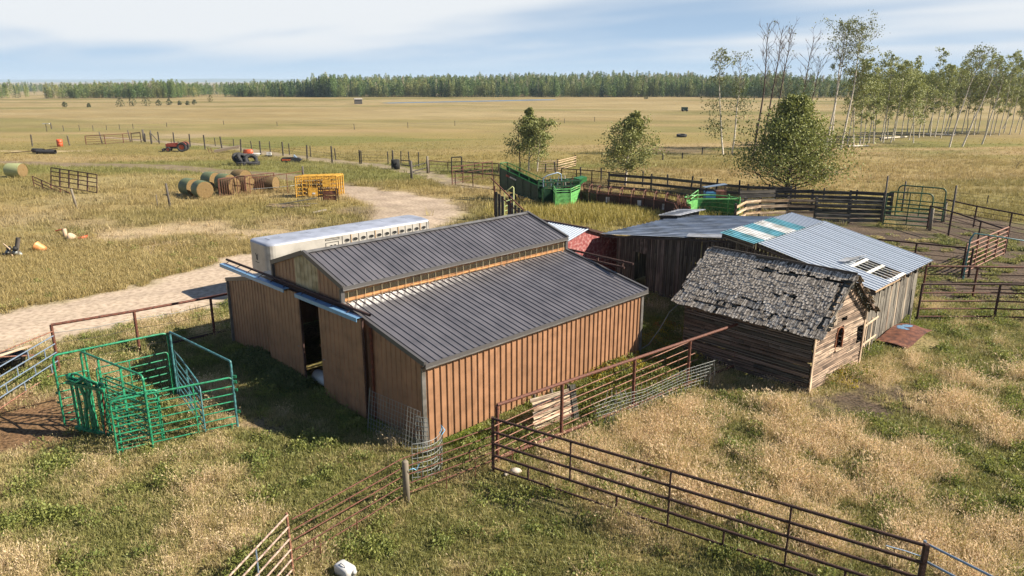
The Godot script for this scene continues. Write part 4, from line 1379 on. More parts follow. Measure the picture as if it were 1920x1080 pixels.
func oval(o: Node3D, called: String, c: Vector3, rx: float, ry: float, s: float, m: Material, rim: Material) -> void:
	var st := begin()
	st.set_smooth_group(-1)
	for k in 12:
		var a := TAU * k / 12.0
		var b := TAU * (k + 1) / 12.0
		var p := c + Vector3(cos(a) * rx, sin(a) * ry, 0)
		var q := c + Vector3(cos(b) * rx, sin(b) * ry, 0)
		st.add_vertex(c); st.add_vertex(p); st.add_vertex(q)
	st.generate_normals()
	var v := put(o, called, st.commit(), m)
	var ring := []
	for k in 13: ring.append(c + Vector3(cos(TAU * k / 12.0) * rx * 1.12, sin(TAU * k / 12.0) * ry * 1.15, s * 0.004))
	tube(v, "vent_rim", ring, 0.012, rim, 4)

func wheel(o: Node3D, c: Vector3, r: float, w: float, s: float, hub: Material) -> void:
	var xf := Transform3D(Basis(Vector3(1, 0, 0), PI * 0.5 * s), c)
	var t := lathe(o, "wheel", [Vector2(r * 0.55, -w * 0.5), Vector2(r * 0.9, -w * 0.5), Vector2(r, -w * 0.3), Vector2(r, w * 0.3), Vector2(r * 0.9, w * 0.5), Vector2(r * 0.55, w * 0.5), Vector2(r * 0.55, -w * 0.5)], 18, M.rubber, xf)
	lathe(t, "rim", [Vector2(0.0, w * 0.28), Vector2(r * 0.2, w * 0.3), Vector2(r * 0.35, w * 0.15), Vector2(r * 0.55, w * 0.42), Vector2(r * 0.57, -w * 0.4), Vector2(0.0, -w * 0.3)], 18, hub, xf)

# ---------------------------------------------------------------- fences: posts is a list of [foot, height]; every post and every rail is a part
func pipe_fence(called: String, label: String, category: String, posts: Array, rails: Array, rp: float, rr: float, mp: Material, mr: Material, group := "", cap := true) -> Node3D:
	var at: Vector3 = posts[0][0]
	var o := thing(called, label, category, at, 0.0, group)
	for p in posts:
		rod(o, "post", p[0] - at - Vector3(0, 0.1, 0), p[0] - at + Vector3(0, p[1], 0), rp, mp)
	for i in posts.size() - 1:
		var a: Vector3 = posts[i][0] - at
		var b: Vector3 = posts[i + 1][0] - at
		var ha: float = posts[i][1]
		var hb: float = posts[i + 1][1]
		if cap: rod(o, "rail", a + Vector3(0, ha, 0), b + Vector3(0, hb, 0), rp * 0.95, mp)
		for q in rails:
			rod(o, "rail", a + Vector3(0, ha * q, 0), b + Vector3(0, hb * q, 0), rr, mr)
	return o

# a tube panel or gate from a to b: height h, rails at the given heights, n uprights between
func pipe_panel(called: String, label: String, category: String, a: Vector3, b: Vector3, h: float, rails: Array, n: int, r: float, m: Material, group := "", bend := 0.12, foot := 0.05) -> Node3D:
	var o := thing(called, label, category, a, 0.0, group)
	var d := b - a
	tube(o, "frame", arch(Vector3.ZERO, d, h, h, bend, foot, foot), r, m, 8)
	for y in rails: rod(o, "rail", Vector3(0, y, 0), d + Vector3(0, y, 0), r * 0.85, m)
	for k in n:
		var p := d * (k + 1.0) / (n + 1.0)
		beam(o, "upright", p + Vector3(0, rails[0], 0), p + Vector3(0, h - 0.02, 0), r * 2.4, r * 1.2, m, d.normalized())
	return o

func mesh_panel(o: Node3D, called: String, a: Vector3, du: Vector3, dv: Vector3, nu: int, nv: int, r: float, m: Material, bulge := 0.0) -> void:
	# welded wire: upright and level wires in one part
	var st := begin()
	var out := du.cross(dv).normalized()
	for i in nu + 1:
		var t := float(i) / nu
		var off := out * bulge * sin(PI * t)
		tube_to(st, [a + du * t + off, a + du * t + dv * 0.5 + off, a + du * t + dv + off], r, 4)
	for j in nv + 1:
		var pts := []
		for i in 9:
			var t := i / 8.0
			pts.append(a + dv * (float(j) / nv) + du * t + out * bulge * sin(PI * t))
		tube_to(st, pts, r, 4)
	st.generate_normals()
	put(o, called, st.commit(), m)

func near_fences() -> void:
	# heavy brown pipe frame from the gate post to the log shed
	var frame := thing("pipe_fence", "heavy rust brown pipe fence with high top rail, running to the log shed", "fence", Vector3(-0.39, 0.00, -17.67))
	var ps := [[Vector3(-0.39, 0, -17.67), 1.83], [Vector3(1.43, 0, -19.15), 1.75], [Vector3(3.81, 0, -21.24), 1.62], [Vector3(5.91, 0, -22.26), 1.83], [Vector3(8.00, 0, -24.35), 1.56]]
	for i in range(1, 4): ps[i][0] = ps[0][0].lerp(ps[4][0], [0.0, 0.217, 0.5, 0.752][i])
	for p in ps: rod(frame, "post", p[0] - frame.position - Vector3(0, 0.1, 0), p[0] - frame.position + Vector3(0, 1.7, 0), 0.05, M.rust)
	for i in 4:
		var a: Vector3 = ps[i][0] - frame.position
		var b: Vector3 = ps[i + 1][0] - frame.position
		rod(frame, "rail", a + Vector3(0, 1.72, 0), b + Vector3(0, 1.72, 0), 0.05, M.rust)
		rod(frame, "rail", a + Vector3(0, 0.14, 0), b + Vector3(0, 0.14, 0), 0.05, M.rust)
	# thin rod fence from the white panel past the wooden post and on behind the heavy frame
	var line := [Vector3(-4.59, 0, -13.23), Vector3(-2.67, 0, -15.75), Vector3(-0.56, 0, -17.39), Vector3(1.42, 0, -19.41), Vector3(3.81, 0, -21.64), Vector3(6.38, 0, -23.72)]
	var f := thing("rod_fence", "low rusty fence of thin rods sagging from the white panel past the grey wooden post", "fence", line[0])
	var hs := [0.22, 0.47, 0.72, 0.95, 1.2]
	for i in line.size() - 1:
		for j in hs.size():
			var a: Vector3 = line[i] - f.position
			var b: Vector3 = line[i + 1] - f.position
			var e: float = hs[j]
			if i == 4: b += Vector3(0.35 - j * 0.16, 0, -0.3 + 0.1 * j)
			rod(f, "rod", a + Vector3(0, e, 0), b + Vector3(0, e + (0.1 if i == 4 else 0.0), 0), 0.016, M.rust_pale if i > 1 else M.rust)
		for k in [0.2, 0.45, 0.75]:
			var p: Vector3 = line[i].lerp(line[i + 1], k + rng.randf_range(-0.05, 0.05)) - f.position
			var j0 := rng.randi() % 3
			rod(f, "tie", p + Vector3(0, hs[j0], 0), p + Vector3(0, hs[j0 + 1], 0), 0.01, M.rust)
			if rng.randf() < 0.6: rod(f, "tie", p + Vector3(0.15, 0.0, 0.1), p + Vector3(0.15, hs[1], 0.1), 0.012, M.rust)
	var wp := thing("wooden_post", "short grey wooden post holding up the thin rod fence", "post", Vector3(-2.59, 0.00, -15.75))
	lathe(wp, "post", [Vector2(0, -0.1), Vector2(0.085, -0.1), Vector2(0.08, 1.12), Vector2(0.06, 1.15), Vector2(0, 1.15)], 9, M.post)
	tube(wp, "twine", [Vector3(0.09, 0.92, 0.05), Vector3(0.2, 0.97, 0.06), Vector3(0.26, 0.9, 0.0), Vector3(0.34, 1.05, 0)], 0.012, M.twine, 4)
	# white tube panel at the bottom edge
	var wa := Vector3(-4.61, 0.00, -13.06)
	var wb := wa + (Vector3(-5.17, 1.44, -11.12) - Vector3(-4.68, 1.44, -13.07)) * 1.5
	wb.y = 0.0
	var w := thing("tube_fence", "rust flecked white tube panel leading out of the bottom edge of the photo", "panel", wa)
	for y in [0.12, 0.36, 0.6, 0.86, 1.14, 1.42]:
		rod(w, "rail", Vector3(0, y, 0), wb - wa + Vector3(0, y, 0), 0.022, M.pale_pipe)
	rod(w, "end_post", Vector3(0, -0.05, 0), Vector3(-0.02, 1.46, 0), 0.03, M.rust_pale)
	rod(w, "end_post", (wb - wa), (wb - wa) + Vector3(0, 1.46, 0), 0.03, M.rust_pale)
	for t in [0.38, 0.72]:
		rod(w, "upright", (wb - wa) * t + Vector3(0, 0.12, 0), (wb - wa) * t + Vector3(0, 1.42, 0), 0.018, M.grey_pipe)
	# wide brown pipe gate in front
	var ga := Vector3(-0.50, 0.00, -17.20)
	var gb := Vector3(7.82, 1.58, -11.83)
	gb.y = 0.0
	var g := thing("pipe_gate", "wide dark brown five rail pipe gate across the front of the dry grass paddock", "gate", ga)
	var d := gb - ga
	var gh := [0.13, 0.5, 0.84, 1.18, 1.56]
	for y in gh: rod(g, "rail", Vector3(0, y, 0), d + Vector3(0, y, 0), 0.036 if y > 0.2 else 0.03, M.rust_dark)
	for p in [Vector3.ZERO, d]: beam(g, "end_post", p + Vector3(0, -0.02, 0), p + Vector3(0, 1.6, 0), 0.085, 0.085, M.rust_dark, Vector3(1, 0, 0))
	for q in [[0.232, 0.5, 1.56], [0.49, 0.13, 1.56], [0.753, 0.13, 1.56]]:
		rod(g, "upright", d * q[0] + Vector3(0, q[1], 0), d * q[0] + Vector3(0, q[2], 0), 0.024, M.rust_dark)
	for t in [0.11, 0.36, 0.62, 0.87]:
		rod(g, "short_upright", d * t + Vector3(0, 0.13, 0), d * t + Vector3(0, 0.5, 0), 0.026, M.rust_dark)
	# grey gate carrying on at the right
	var za := gb + Vector3(0.12, 0, -0.25)
	var zd := (Vector3(8.34, 1.45, -11.11) - Vector3(7.93, 1.45, -11.72)) * 3.0
	zd.y = 0.0
	var z := thing("galvanized_gate", "pale galvanized tube gate running out of the bottom right corner", "gate", za)
	for y in [0.35, 0.7, 1.08, 1.45]: rod(z, "rail", Vector3(0, y, 0), zd + Vector3(0, y, 0), 0.024, M.grey_pipe)
	rod(z, "end_post", Vector3.ZERO, Vector3(0, 1.5, 0), 0.028, M.grey_pipe)
	rod(z, "end_post", zd, zd + Vector3(0, 1.5, 0), 0.028, M.grey_pipe)
	tube(z, "latch_rod", [Vector3(0.1, 1.1, 0), Vector3(-0.3, 1.2, -0.1), Vector3(-0.65, 1.28, -0.15)], 0.014, M.grey_pipe, 5)
	# brown pipe fence along the road at the left
	var lp := [[Vector3(-16.32, 0, -24.35), 1.68], [Vector3(-14.19, 0, -25.95), 1.69], [Vector3(-12.04, 0, -27.75), 1.78], [Vector3(-11.46, 0, -28.33), 1.77]]
	for p in lp: p[1] = 1.68
	var lf := pipe_fence("road_fence", "rust brown pipe fence with one high rail between the dirt road and the barn", "fence", lp, [], 0.055, 0.02, M.rust, M.wire_dark)
	var l0: Vector3 = lp[0][0]
	for i in 3:
		for h in [1.38, 1.0, 0.62, 0.3]:
			var sagp: Vector3 = (lp[i][0] + lp[i + 1][0]) * 0.5 - l0 + Vector3(0, h - 0.07, 0)
			tube(lf, "wire", [lp[i][0] - l0 + Vector3(0, h, 0), sagp, lp[i + 1][0] - l0 + Vector3(0, h, 0)], 0.011 if h > 1.2 else 0.008, M.wire if h > 1.2 else M.wire_dark, 4)
	rod(lf, "rail", lp[1][0].lerp(lp[2][0], 0.4) - l0 + Vector3(0, 0.14, 0), lp[3][0] - l0 + Vector3(0, 0.16, 0), 0.045, M.rust_dark)
	# blue grey pipe panel that runs to the left edge
	var ba := Vector3(-16.15, 0.00, -24.10)
	var bb := Vector3(-16.08, 0.00, -21.00)
	bb = ba + (bb - ba) * 2.2
	var bp := thing("grey_pipe_fence", "blue grey ladder tied pipe fence at the left edge beside the road", "fence", ba)
	var hh := [0.1, 0.42, 0.74, 1.06, 1.36]
	for k in hh.size():
		rod(bp, "rail", Vector3(0, hh[k], 0), bb - ba + Vector3(0, hh[k], 0), 0.022, M.rust_pale if k == 0 else M.grey_pipe)
	for i in 9:
		for k in 4:
			if (i + k) % 2 == 0:
				var p := (bb - ba) * (0.06 + i * 0.11 + k * 0.015)
				rod(bp, "tie", p + Vector3(0, hh[k], 0), p + Vector3(0, hh[k + 1], 0), 0.02, M.grey_pipe)
	tube(bp, "brace", [(bb - ba) * 0.9 + Vector3(-0.4, 1.9, -0.6), Vector3(0, 1.52, -0.05)], 0.022, M.rust_pale, 6)

func green_pen() -> void:
	var k1 := Vector3(-13.49, 0.00, -19.93)
	var k2 := Vector3(-11.10, 0.00, -22.05)
	var k3 := Vector3(-8.24, 0.00, -19.83)
	var k4 := Vector3(-10.95, 0.00, -18.14)
	var d1 := Vector3(-12.95, 0.00, -20.40)
	var d2 := Vector3(-10.17, 0.00, -18.54)
	var low := [0.12, 0.36, 0.6, 0.84, 1.08, 1.32]
	# back panel with the tall frame
	var a := thing("pen_fence", "green tube cattle panel with tall frame at the back left of the pen", "panel", k1)
	var da := k2 - k1
	tube(a, "frame", arch(Vector3.ZERO, da, 2.24, 2.2, 0.16, 0.0, 0.0), 0.034, M.green_pen, 8)
	for s in [[0.0, 0.26], [0.33, 0.98]]:
		for y in low:
			rod(a, "rail", da * s[0] + Vector3(0, y, 0), da * s[1] + Vector3(0, y, 0), 0.021, M.green_pen)
		tube(a, "inner_frame", arch(da * s[0] + Vector3(0.0, 0, 0), da * s[1], 1.56, 1.56, 0.1), 0.023, M.green_pen)
	rod(a, "upright", da * 0.26, da * 0.26 + Vector3(0, 2.2, 0), 0.032, M.green_pen)
	beam(a, "upright", da * 0.62 + Vector3(0, 0.1, 0), da * 0.62 + Vector3(0, 1.56, 0), 0.06, 0.03, M.green_pen, da.normalized())
	for y in [0.75, 1.05]: beam(a, "pin_lug", Vector3(-0.1, y, 0), Vector3(0.02, y, 0), 0.04, 0.07, M.green_pen)
	# right frame, worn to blue, with a gate hung in it
	var b := thing("blue_green_frame", "tall worn blue green gate frame at the back right of the pen", "frame", k2 + Vector3(0.1, 0, 0.02))
	var db := k3 - b.position
	tube(b, "frame", arch(Vector3.ZERO, db, 2.24, 2.1, 0.05, 0.0, 0.0), 0.036, M.teal_pen, 8)
	rod(b, "corner_brace", Vector3(0, 1.7, 0) , Vector3(0, 2.2, 0), 0.04, M.teal_pen)
	for y in [1.45, 1.62]: beam(b, "pin_lug", db + Vector3(0.0, y, 0), db + Vector3(0.12, y, 0), 0.05, 0.08, M.green_pen)
	var g := thing("pen_gate", "faded blue green tube gate swung half open inside the pen", "gate", k2 + Vector3(0.2, 0, 0.1))
	var dg := Vector3(-8.99, 0.00, -19.31) - g.position
	dg.y = 0.0
	tube(g, "frame", [Vector3(0, 0.1, 0), Vector3(0, 1.62, 0), dg * 0.3 + Vector3(0, 1.66, 0), dg * 0.93 + Vector3(0, 1.62, 0), dg + Vector3(0, 1.45, 0), dg + Vector3(0, 0.1, 0)], 0.024, M.teal_pen, 8)
	for y in low: rod(g, "rail", Vector3(0, y, 0), dg + Vector3(0, y, 0), 0.02, M.teal_pen)
	beam(g, "upright", dg * 0.5 + Vector3(0, 0.1, 0), dg * 0.5 + Vector3(0, 1.6, 0), 0.05, 0.03, M.teal_pen, dg.normalized())
	# front panel
	var c := thing("pen_fence", "green tube cattle panel along the front of the pen facing the viewer", "panel", k4)
	var dc := k3 - k4
	tube(c, "frame", arch(Vector3.ZERO, dc, 1.6, 1.6, 0.14, 0.0, 0.0), 0.03, M.green_pen, 8)
	for y in low: rod(c, "rail", Vector3(0, y, 0), dc + Vector3(0, y, 0), 0.021, M.green_pen)
	for t in [0.28, 0.66]:
		beam(c, "upright", dc * t + Vector3(0, -0.06, 0), dc * t + Vector3(0, 1.58, 0), 0.09 if t < 0.5 else 0.06, 0.03, M.green_pen, dc.normalized())
	for t in [0.04, 0.95]: beam(c, "foot_lug", dc * t + Vector3(0, -0.03, 0), dc * t + Vector3(0, 0.14, 0), 0.08, 0.03, M.green_pen, dc.normalized())
	for y in [1.2, 0.5]: beam(c, "pin_lug", dc + Vector3(0, y, 0), dc + Vector3(0.12, y, 0), 0.04, 0.08, M.green_pen)
	# short second panel nested behind the front one
	var e := thing("pen_fence", "short green tube panel nested behind the left end of the front panel", "panel", k4 + Vector3(0.02, 0, -0.18))
	var de := (k3 - k4) * 0.34
	tube(e, "frame", arch(Vector3.ZERO, de, 1.63, 1.63, 0.14, 0.0, 0.0), 0.028, M.green_pen, 8)
	for y in low: rod(e, "rail", Vector3(0, y + 0.05, 0), de + Vector3(0, y + 0.05, 0), 0.02, M.green_pen)
	# dividing panel under a tall frame
	var f := thing("pen_divider", "green dividing panel under a tall frame in the middle of the pen", "panel", d1)
	var dd := d2 - d1
	tube(f, "frame", arch(Vector3.ZERO, dd, 2.2, 2.2, 0.16, 0.0, 0.0), 0.034, M.green_pen, 8)
	for y in low: rod(f, "rail", dd * 0.28 + Vector3(0, y, 0), dd + Vector3(0, y, 0), 0.022, M.green_pen)
	tube(f, "inner_frame", arch(dd * 0.28, dd * 0.99, 1.58, 1.58, 0.1), 0.024, M.green_pen)
	for t in [0.3, 0.66]: beam(f, "upright", dd * t + Vector3(0, 0.1, 0), dd * t + Vector3(0, 2.2, 0), 0.06, 0.03, M.green_pen, dd.normalized())
	var f2 := thing("pen_divider", "second green dividing panel just inside the tall divider frame", "panel", d1 + Vector3(0.75, 0, 0.2))
	var d3 := Vector3(-10.14, 0.00, -19.05) - f2.position
	d3.y = 0.0
	tube(f2, "frame", arch(Vector3.ZERO, d3, 1.5, 1.4, 0.14, 0.0, 0.0), 0.026, M.green_pen, 8)
	for y in [0.15, 0.42, 0.7, 0.96, 1.2]: rod(f2, "rail", Vector3(0, y, 0), d3 + Vector3(0, y, 0), 0.02, M.green_pen)
	# head catch: two curved bars between uprights with the lever gear on top
	var hgo := Vector3(-12.19, 0.00, -19.55)
	var h := thing("head_gate", "green steel head catch with curved neck bars at the left of the pen", "head gate", hgo)
	for q in [[-0.62, 0.0, 1.78], [-0.45, 0.06, 1.7], [-0.12, 0.14, 1.72], [0.28, 0.28, 1.62], [0.5, 0.36, 1.6]]:
		beam(h, "upright", Vector3(q[0], 0, q[1]), Vector3(q[0] - 0.02, q[2], q[1]), 0.07, 0.06, M.green_pen, Vector3(1, 0, 0))
	for q in [[-0.32, 0.1, 1.0], [0.02, 0.2, -1.0]]:
		var s: float = q[2]
		tube(h, "neck_bar", [Vector3(q[0], 0.05, q[1]), Vector3(q[0] + 0.02 * s, 0.6, q[1]), Vector3(q[0] + 0.08 * s, 0.9, q[1]), Vector3(q[0] + 0.09 * s, 1.15, q[1]), Vector3(q[0] + 0.01 * s, 1.4, q[1]), Vector3(q[0], 1.7, q[1])], 0.055, M.green_pen, 8)
	for q in [[1.72, 0.0], [1.6, 0.08], [0.14, 0.02]]:
		beam(h, "cross_bar", Vector3(-0.72, q[0], q[1]), Vector3(0.55, q[0] - 0.1, 0.36 + q[1]), 0.07, 0.09, M.green_pen)
	tube(h, "lever", [Vector3(-0.6, 1.82, 0), Vector3(-0.3, 1.88, 0.16), Vector3(0.1, 1.74, 0.3), Vector3(0.34, 1.7, 0.36), Vector3(0.42, 1.45, 0.4), Vector3(0.4, 1.0, 0.42)], 0.032, M.green_pen)
	tube(h, "lever", [Vector3(-0.7, 1.7, 0.05), Vector3(-0.35, 1.66, 0.26), Vector3(0.05, 1.8, 0.2), Vector3(0.2, 1.62, 0.4)], 0.026, M.green_pen)
	for q in [Vector3(-0.62, 1.76, 0.03), Vector3(-0.2, 1.72, 0.16), Vector3(0.1, 1.66, 0.28), Vector3(-0.4, 1.6, 0.14)]:
		lathe(h, "gear_disc", [Vector2(0, -0.05), Vector2(0.09, -0.05), Vector2(0.1, 0.0), Vector2(0.09, 0.05), Vector2(0, 0.05)], 10, M.green_pen, Transform3D(Basis(Vector3(1, 0, 0), 1.2), q))
	tube(h, "chain", [Vector3(0.44, 1.5, 0.38), Vector3(0.47, 1.0, 0.42), Vector3(0.4, 0.5, 0.4), Vector3(0.36, 0.08, 0.38)], 0.02, M.rust_red, 5)
	for k in 5:
		rod(h, "side_rail", Vector3(0.3, 0.2 + k * 0.27, 0.3), Vector3(1.15, 0.2 + k * 0.27, 0.72), 0.022, M.green_pen)

func near_clutter() -> void:
	# wire mesh leaning on the barn front
	var a := Vector3(-4.18, 0.00, -19.62)
	var m := thing("mesh_fence", "square wire mesh panel leaning against the barn front below the right door", "mesh panel", a)
	var du := Vector3(-2.53, 0.00, -18.20) - a
	mesh_panel(m, "wire_mesh", Vector3(-0.1, 0, 0.08), du, Vector3(0.12, 1.28, -0.06), 17, 9, 0.006, M.wire)
	rod(m, "end_wire", Vector3(-0.1, 0, 0.08), Vector3(0.02, 1.36, 0.0), 0.012, M.wire)
	var m2 := thing("mesh_fence", "short piece of wire mesh standing at the barn's near corner", "mesh panel", Vector3(-2.64, 0.00, -18.26))
	mesh_panel(m2, "wire_mesh", Vector3(0.0, 0, 0), Vector3(-2.28, 0.00, -18.14) - m2.position, Vector3(-0.04, 1.1, 0), 4, 8, 0.009, M.wire)
	# curved hog wire tied between the corner and the wooden post
	var c0 := Vector3(-2.57, 0.00, -16.67)
	var c := thing("hog_wire", "bowed grey wire panel tied with blue twine beside the wooden post", "mesh panel", c0)
	mesh_panel(c, "wire_mesh", Vector3.ZERO, Vector3(-1.88, 0.00, -17.45) - c0, Vector3(0.02, 1.1, 0), 9, 8, 0.009, M.wire, 0.22)
	var tp: Vector3 = Vector3(-1.88, 0.00, -17.45) - c0
	tube(c, "twine", [tp + Vector3(-0.04, 1.02, 0), tp + Vector3(0.02, 1.14, 0.02), tp + Vector3(0.0, 1.26, 0), tp + Vector3(0.1, 1.1, 0), tp + Vector3(0.02, 0.98, 0.02)], 0.013, M.twine, 5)
	# drooping wire mesh inside the heavy fence
	var w0 := Vector3(2.40, 0.00, -19.83)
	var w := thing("sagging_wire_mesh", "sagging pale wire mesh bunched behind the heavy pipe fence", "mesh panel", w0)
	for k in 7:
		var y := 0.06 + k * 0.14
		var p0 := Vector3(0.1 - 0.02 * k, y * 0.75, -0.1)
		var p3: Vector3 = Vector3(7.01, 0.00, -22.92) - w0 + Vector3(-0.5 + 0.06 * k, y * 0.95 + 0.05, 0)
		tube(w, "wire", [p0, p0.lerp(p3, 0.15) + Vector3(-0.02, -0.1 + 0.02 * k, 0), p0.lerp(p3, 0.4) + Vector3(0, -0.02 * k + rng.randf_range(-0.04, 0.04), 0), p0.lerp(p3, 0.75) + Vector3(0, 0.04, -0.03), p3], 0.006, M.wire, 4)
	var st := begin()
	for k in 20:
		var p: Vector3 = Vector3.ZERO.lerp(Vector3(7.01, 0.00, -22.92) - w0, 0.2 + k * 0.04)
		tube_to(st, [p + Vector3(0, 0.05, 0), p + Vector3(0.02, 0.5, 0.01), p + Vector3(-0.03, 0.95, 0)], 0.006, 4)
	for k in 5:
		var p := Vector3(0.15 + k * 0.12, 0.1, -0.1)
		tube_to(st, [p, p + Vector3(0.05, 0.3, 0.02), p + Vector3(0.25 + k * 0.05, 0.75, 0.02), p + Vector3(0.3, 1.05, 0)], 0.009, 4)
	st.generate_normals()
	put(w, "upright_wires", st.commit(), M.wire)
	# broken grey pallet leaning behind the fence
	var pa := Vector3(0.68, 0.00, -19.62)
	var p := thing("wooden_pallet", "bleached broken wooden pallet leaning behind the heavy pipe fence by the barn wall", "pallet", pa)
	var pu := (Vector3(2.01, 0.00, -20.47) - pa)
	var un := pu.normalized()
	var pv := Vector3(-0.12, 0.95, -0.28)
	for k in 7:
		var s := 0.02 + k * 0.135
		board(p, "slat", pv * s + un * rng.randf_range(-0.05, 0.05) + Vector3(0, 0.05, 0), pv * s + pu * rng.randf_range(0.9, 1.0) + Vector3(0, 0.05, 0), 0.02, 0.13, M.bleached if k % 3 else M.grey_board_b, pv)
	for t in [0.1, 0.5, 0.9]:
		board(p, "bearer", pu * t + Vector3(-0.03, 0, -0.06), pu * t + pv + Vector3(-0.03, 0.04, -0.06), 0.09, 0.05, M.grey_board_c, un)
	for t in [0.93, 0.99]:
		board(p, "bearer", pu * t + Vector3(0.03, 0, 0.05), pu * t + pv * 1.05 + Vector3(0.03, 0, 0.05), 0.03, 0.1, M.dark_board, un)
	# white jug at the bottom edge
	var j := thing("white_jug", "white plastic jug lying in the grass at the bottom edge", "jug", Vector3(-3.50, 0.00, -13.02), 0.9)
	var st2 := begin()
	st2.set_smooth_group(4)
	var jr := [[-0.2, 0.06, 0.05], [-0.19, 0.12, 0.1], [-0.15, 0.145, 0.125], [0.14, 0.145, 0.125], [0.19, 0.12, 0.1], [0.2, 0.05, 0.04]]
	var rings := []
	for q in jr:
		var ring := []
		for k in 16:
			var an := TAU * k / 16.0
			var cx: float = signf(cos(an)) * pow(absf(cos(an)), 0.5)
			var sy: float = signf(sin(an)) * pow(absf(sin(an)), 0.5)
			ring.append(Vector3(cx * q[1], 0.13 + sy * q[2], q[0] * 1.15))
		rings.append(ring)
	for i in rings.size() - 1:
		for k in 16: quad(st2, rings[i][k], rings[i][(k + 1) % 16], rings[i + 1][(k + 1) % 16], rings[i + 1][k])
	for e in [0, rings.size() - 1]:
		var c2 := Vector3(0, 0.13, jr[e][0] * 1.17)
		for k in 16:
			st2.add_vertex(c2); st2.add_vertex(rings[e][k]); st2.add_vertex(rings[e][(k + 1) % 16])
	st2.generate_normals()
	put(j, "body", st2.commit(), M.white)
	lathe(j, "cap", [Vector2(0, 0.0), Vector2(0.05, 0.0), Vector2(0.05, 0.05), Vector2(0, 0.055)], 12, M.white, Transform3D(Basis(Vector3(1, 0, 0), PI * 0.5), Vector3(0.04, 0.16, 0.225)))
	tube(j, "handle", [Vector3(-0.05, 0.24, 0.1), Vector3(-0.05, 0.29, 0.06), Vector3(-0.05, 0.29, -0.06), Vector3(-0.05, 0.24, -0.1)], 0.014, M.white, 6)
	# stones by the gate
	var said := ["pale rounded stone lying under the left end of the wide pipe gate", "small pale stone beside the larger one under the wide pipe gate"]
	var spots := [Vector3(0.10, 0, -17.17), Vector3(-0.15, 0, -17.06)]
	for k in 2:
		var s := thing("stone", said[k], "stone", spots[k], k * 1.3)
		stone_mesh(s, 0.13 if k == 0 else 0.08)
	# white barrel and odds and ends just inside the doorway
	var br := thing("white_barrel", "white barrel lying on its side in the barn doorway", "barrel", Vector3(-6.69, 0.00, -22.75), 0.7818)
	lathe(br, "drum", [Vector2(0, -0.42), Vector2(0.2, -0.42), Vector2(0.22, -0.4), Vector2(0.22, 0.4), Vector2(0.2, 0.42), Vector2(0, 0.42)], 16, M.white, Transform3D(Basis(Vector3(1, 0, 0), PI * 0.5), Vector3(0.35, 0.22, 0)))
	var lg := thing("peeled_pole", "yellowish pole leaning across the dark barn doorway", "pole", Vector3(-6.75, 0.00, -23.38), 0.7818)
	tube(lg, "pole", [Vector3(0.5, 0.7, 0.7), Vector3(0.6, 0.95, -0.7)], 0.05, M.new_wood, 7)
	# the black feed tub with planks at the left edge
	var t := thing("feed_tub", "black rubber feed tub at the left edge with a plank and pole laid over it", "tub", Vector3(-18.15, 0.00, -24.35), 0.5)
	lathe(t, "tub", [Vector2(0, 0.02), Vector2(0.5, 0.02), Vector2(0.62, 0.5), Vector2(0.66, 0.5), Vector2(0.66, 0.46), Vector2(0.58, 0.46), Vector2(0.46, 0.08), Vector2(0, 0.08)], 20, M.black)
	board(t, "plank", Vector3(-0.95, 0.5, 0.45), Vector3(0.75, 0.62, -0.45), 0.16, 0.04, M.bleached)
	tube(t, "pole", [Vector3(-1.1, 0.7, 0.3), Vector3(0.9, 0.54, 0.5)], 0.03, M.rust_pale, 6)
	# the rusty blue sheet by the grey shed
	var r := thing("scrap_steel", "rusty steel sheet with peeling blue paint lying beside the grey shed wall", "sheet", Vector3(15.74, 0.00, -27.50), 0.74)
	sheet_plate(r)
	# sticks and a rickety gate between log shed and grey shed
	var k0 := Vector3(13.12, 0.00, -25.62)
	var rk := thing("picket_gate", "rickety bleached picket gate between the log shed and the grey shed", "gate", k0, 0.75)
	for k in 5:
		board(rk, "picket", Vector3(0.0 + k * 0.24, 0, rng.randf_range(-0.04, 0.04)), Vector3(0.02 + k * 0.24, rng.randf_range(1.15, 1.45), 0), 0.025, 0.08, M.bleached if k % 2 else M.grey_board, Vector3(1, 0, 0))
	for y in [0.45, 1.2]: board(rk, "rail", Vector3(-0.15, y, 0.04), Vector3(1.2, y + 0.12, 0.04), 0.03, 0.08, M.bleached)
	for q in [[1668, 628], [1722, 616]]:
		pass
	var sp := thing("leaning_stick", "thin stick leaning on the grey shed's sunlit wall", "stick", Vector3(16.47, 0.00, -28.40))
	tube(sp, "stick", [Vector3(0, 0, 0), Vector3(-0.04, 0.5, -0.06), Vector3(-0.02, 1.0, -0.12)], 0.02, M.grey_board_c, 5)

func stone_mesh(o: Node3D, r: float) -> void:
	var prof := []
	for k in 7:
		var a := PI * k / 6.0 - PI * 0.5
		prof.append(Vector2(cos(a) * r * (1.0 + 0.1 * sin(k * 2.3)), r * 0.35 + sin(a) * r * 0.7))
	lathe(o, "stone", prof, 9, M.stone, Transform3D(Basis().scaled(Vector3(1.2, 1, 0.85)), Vector3.ZERO))

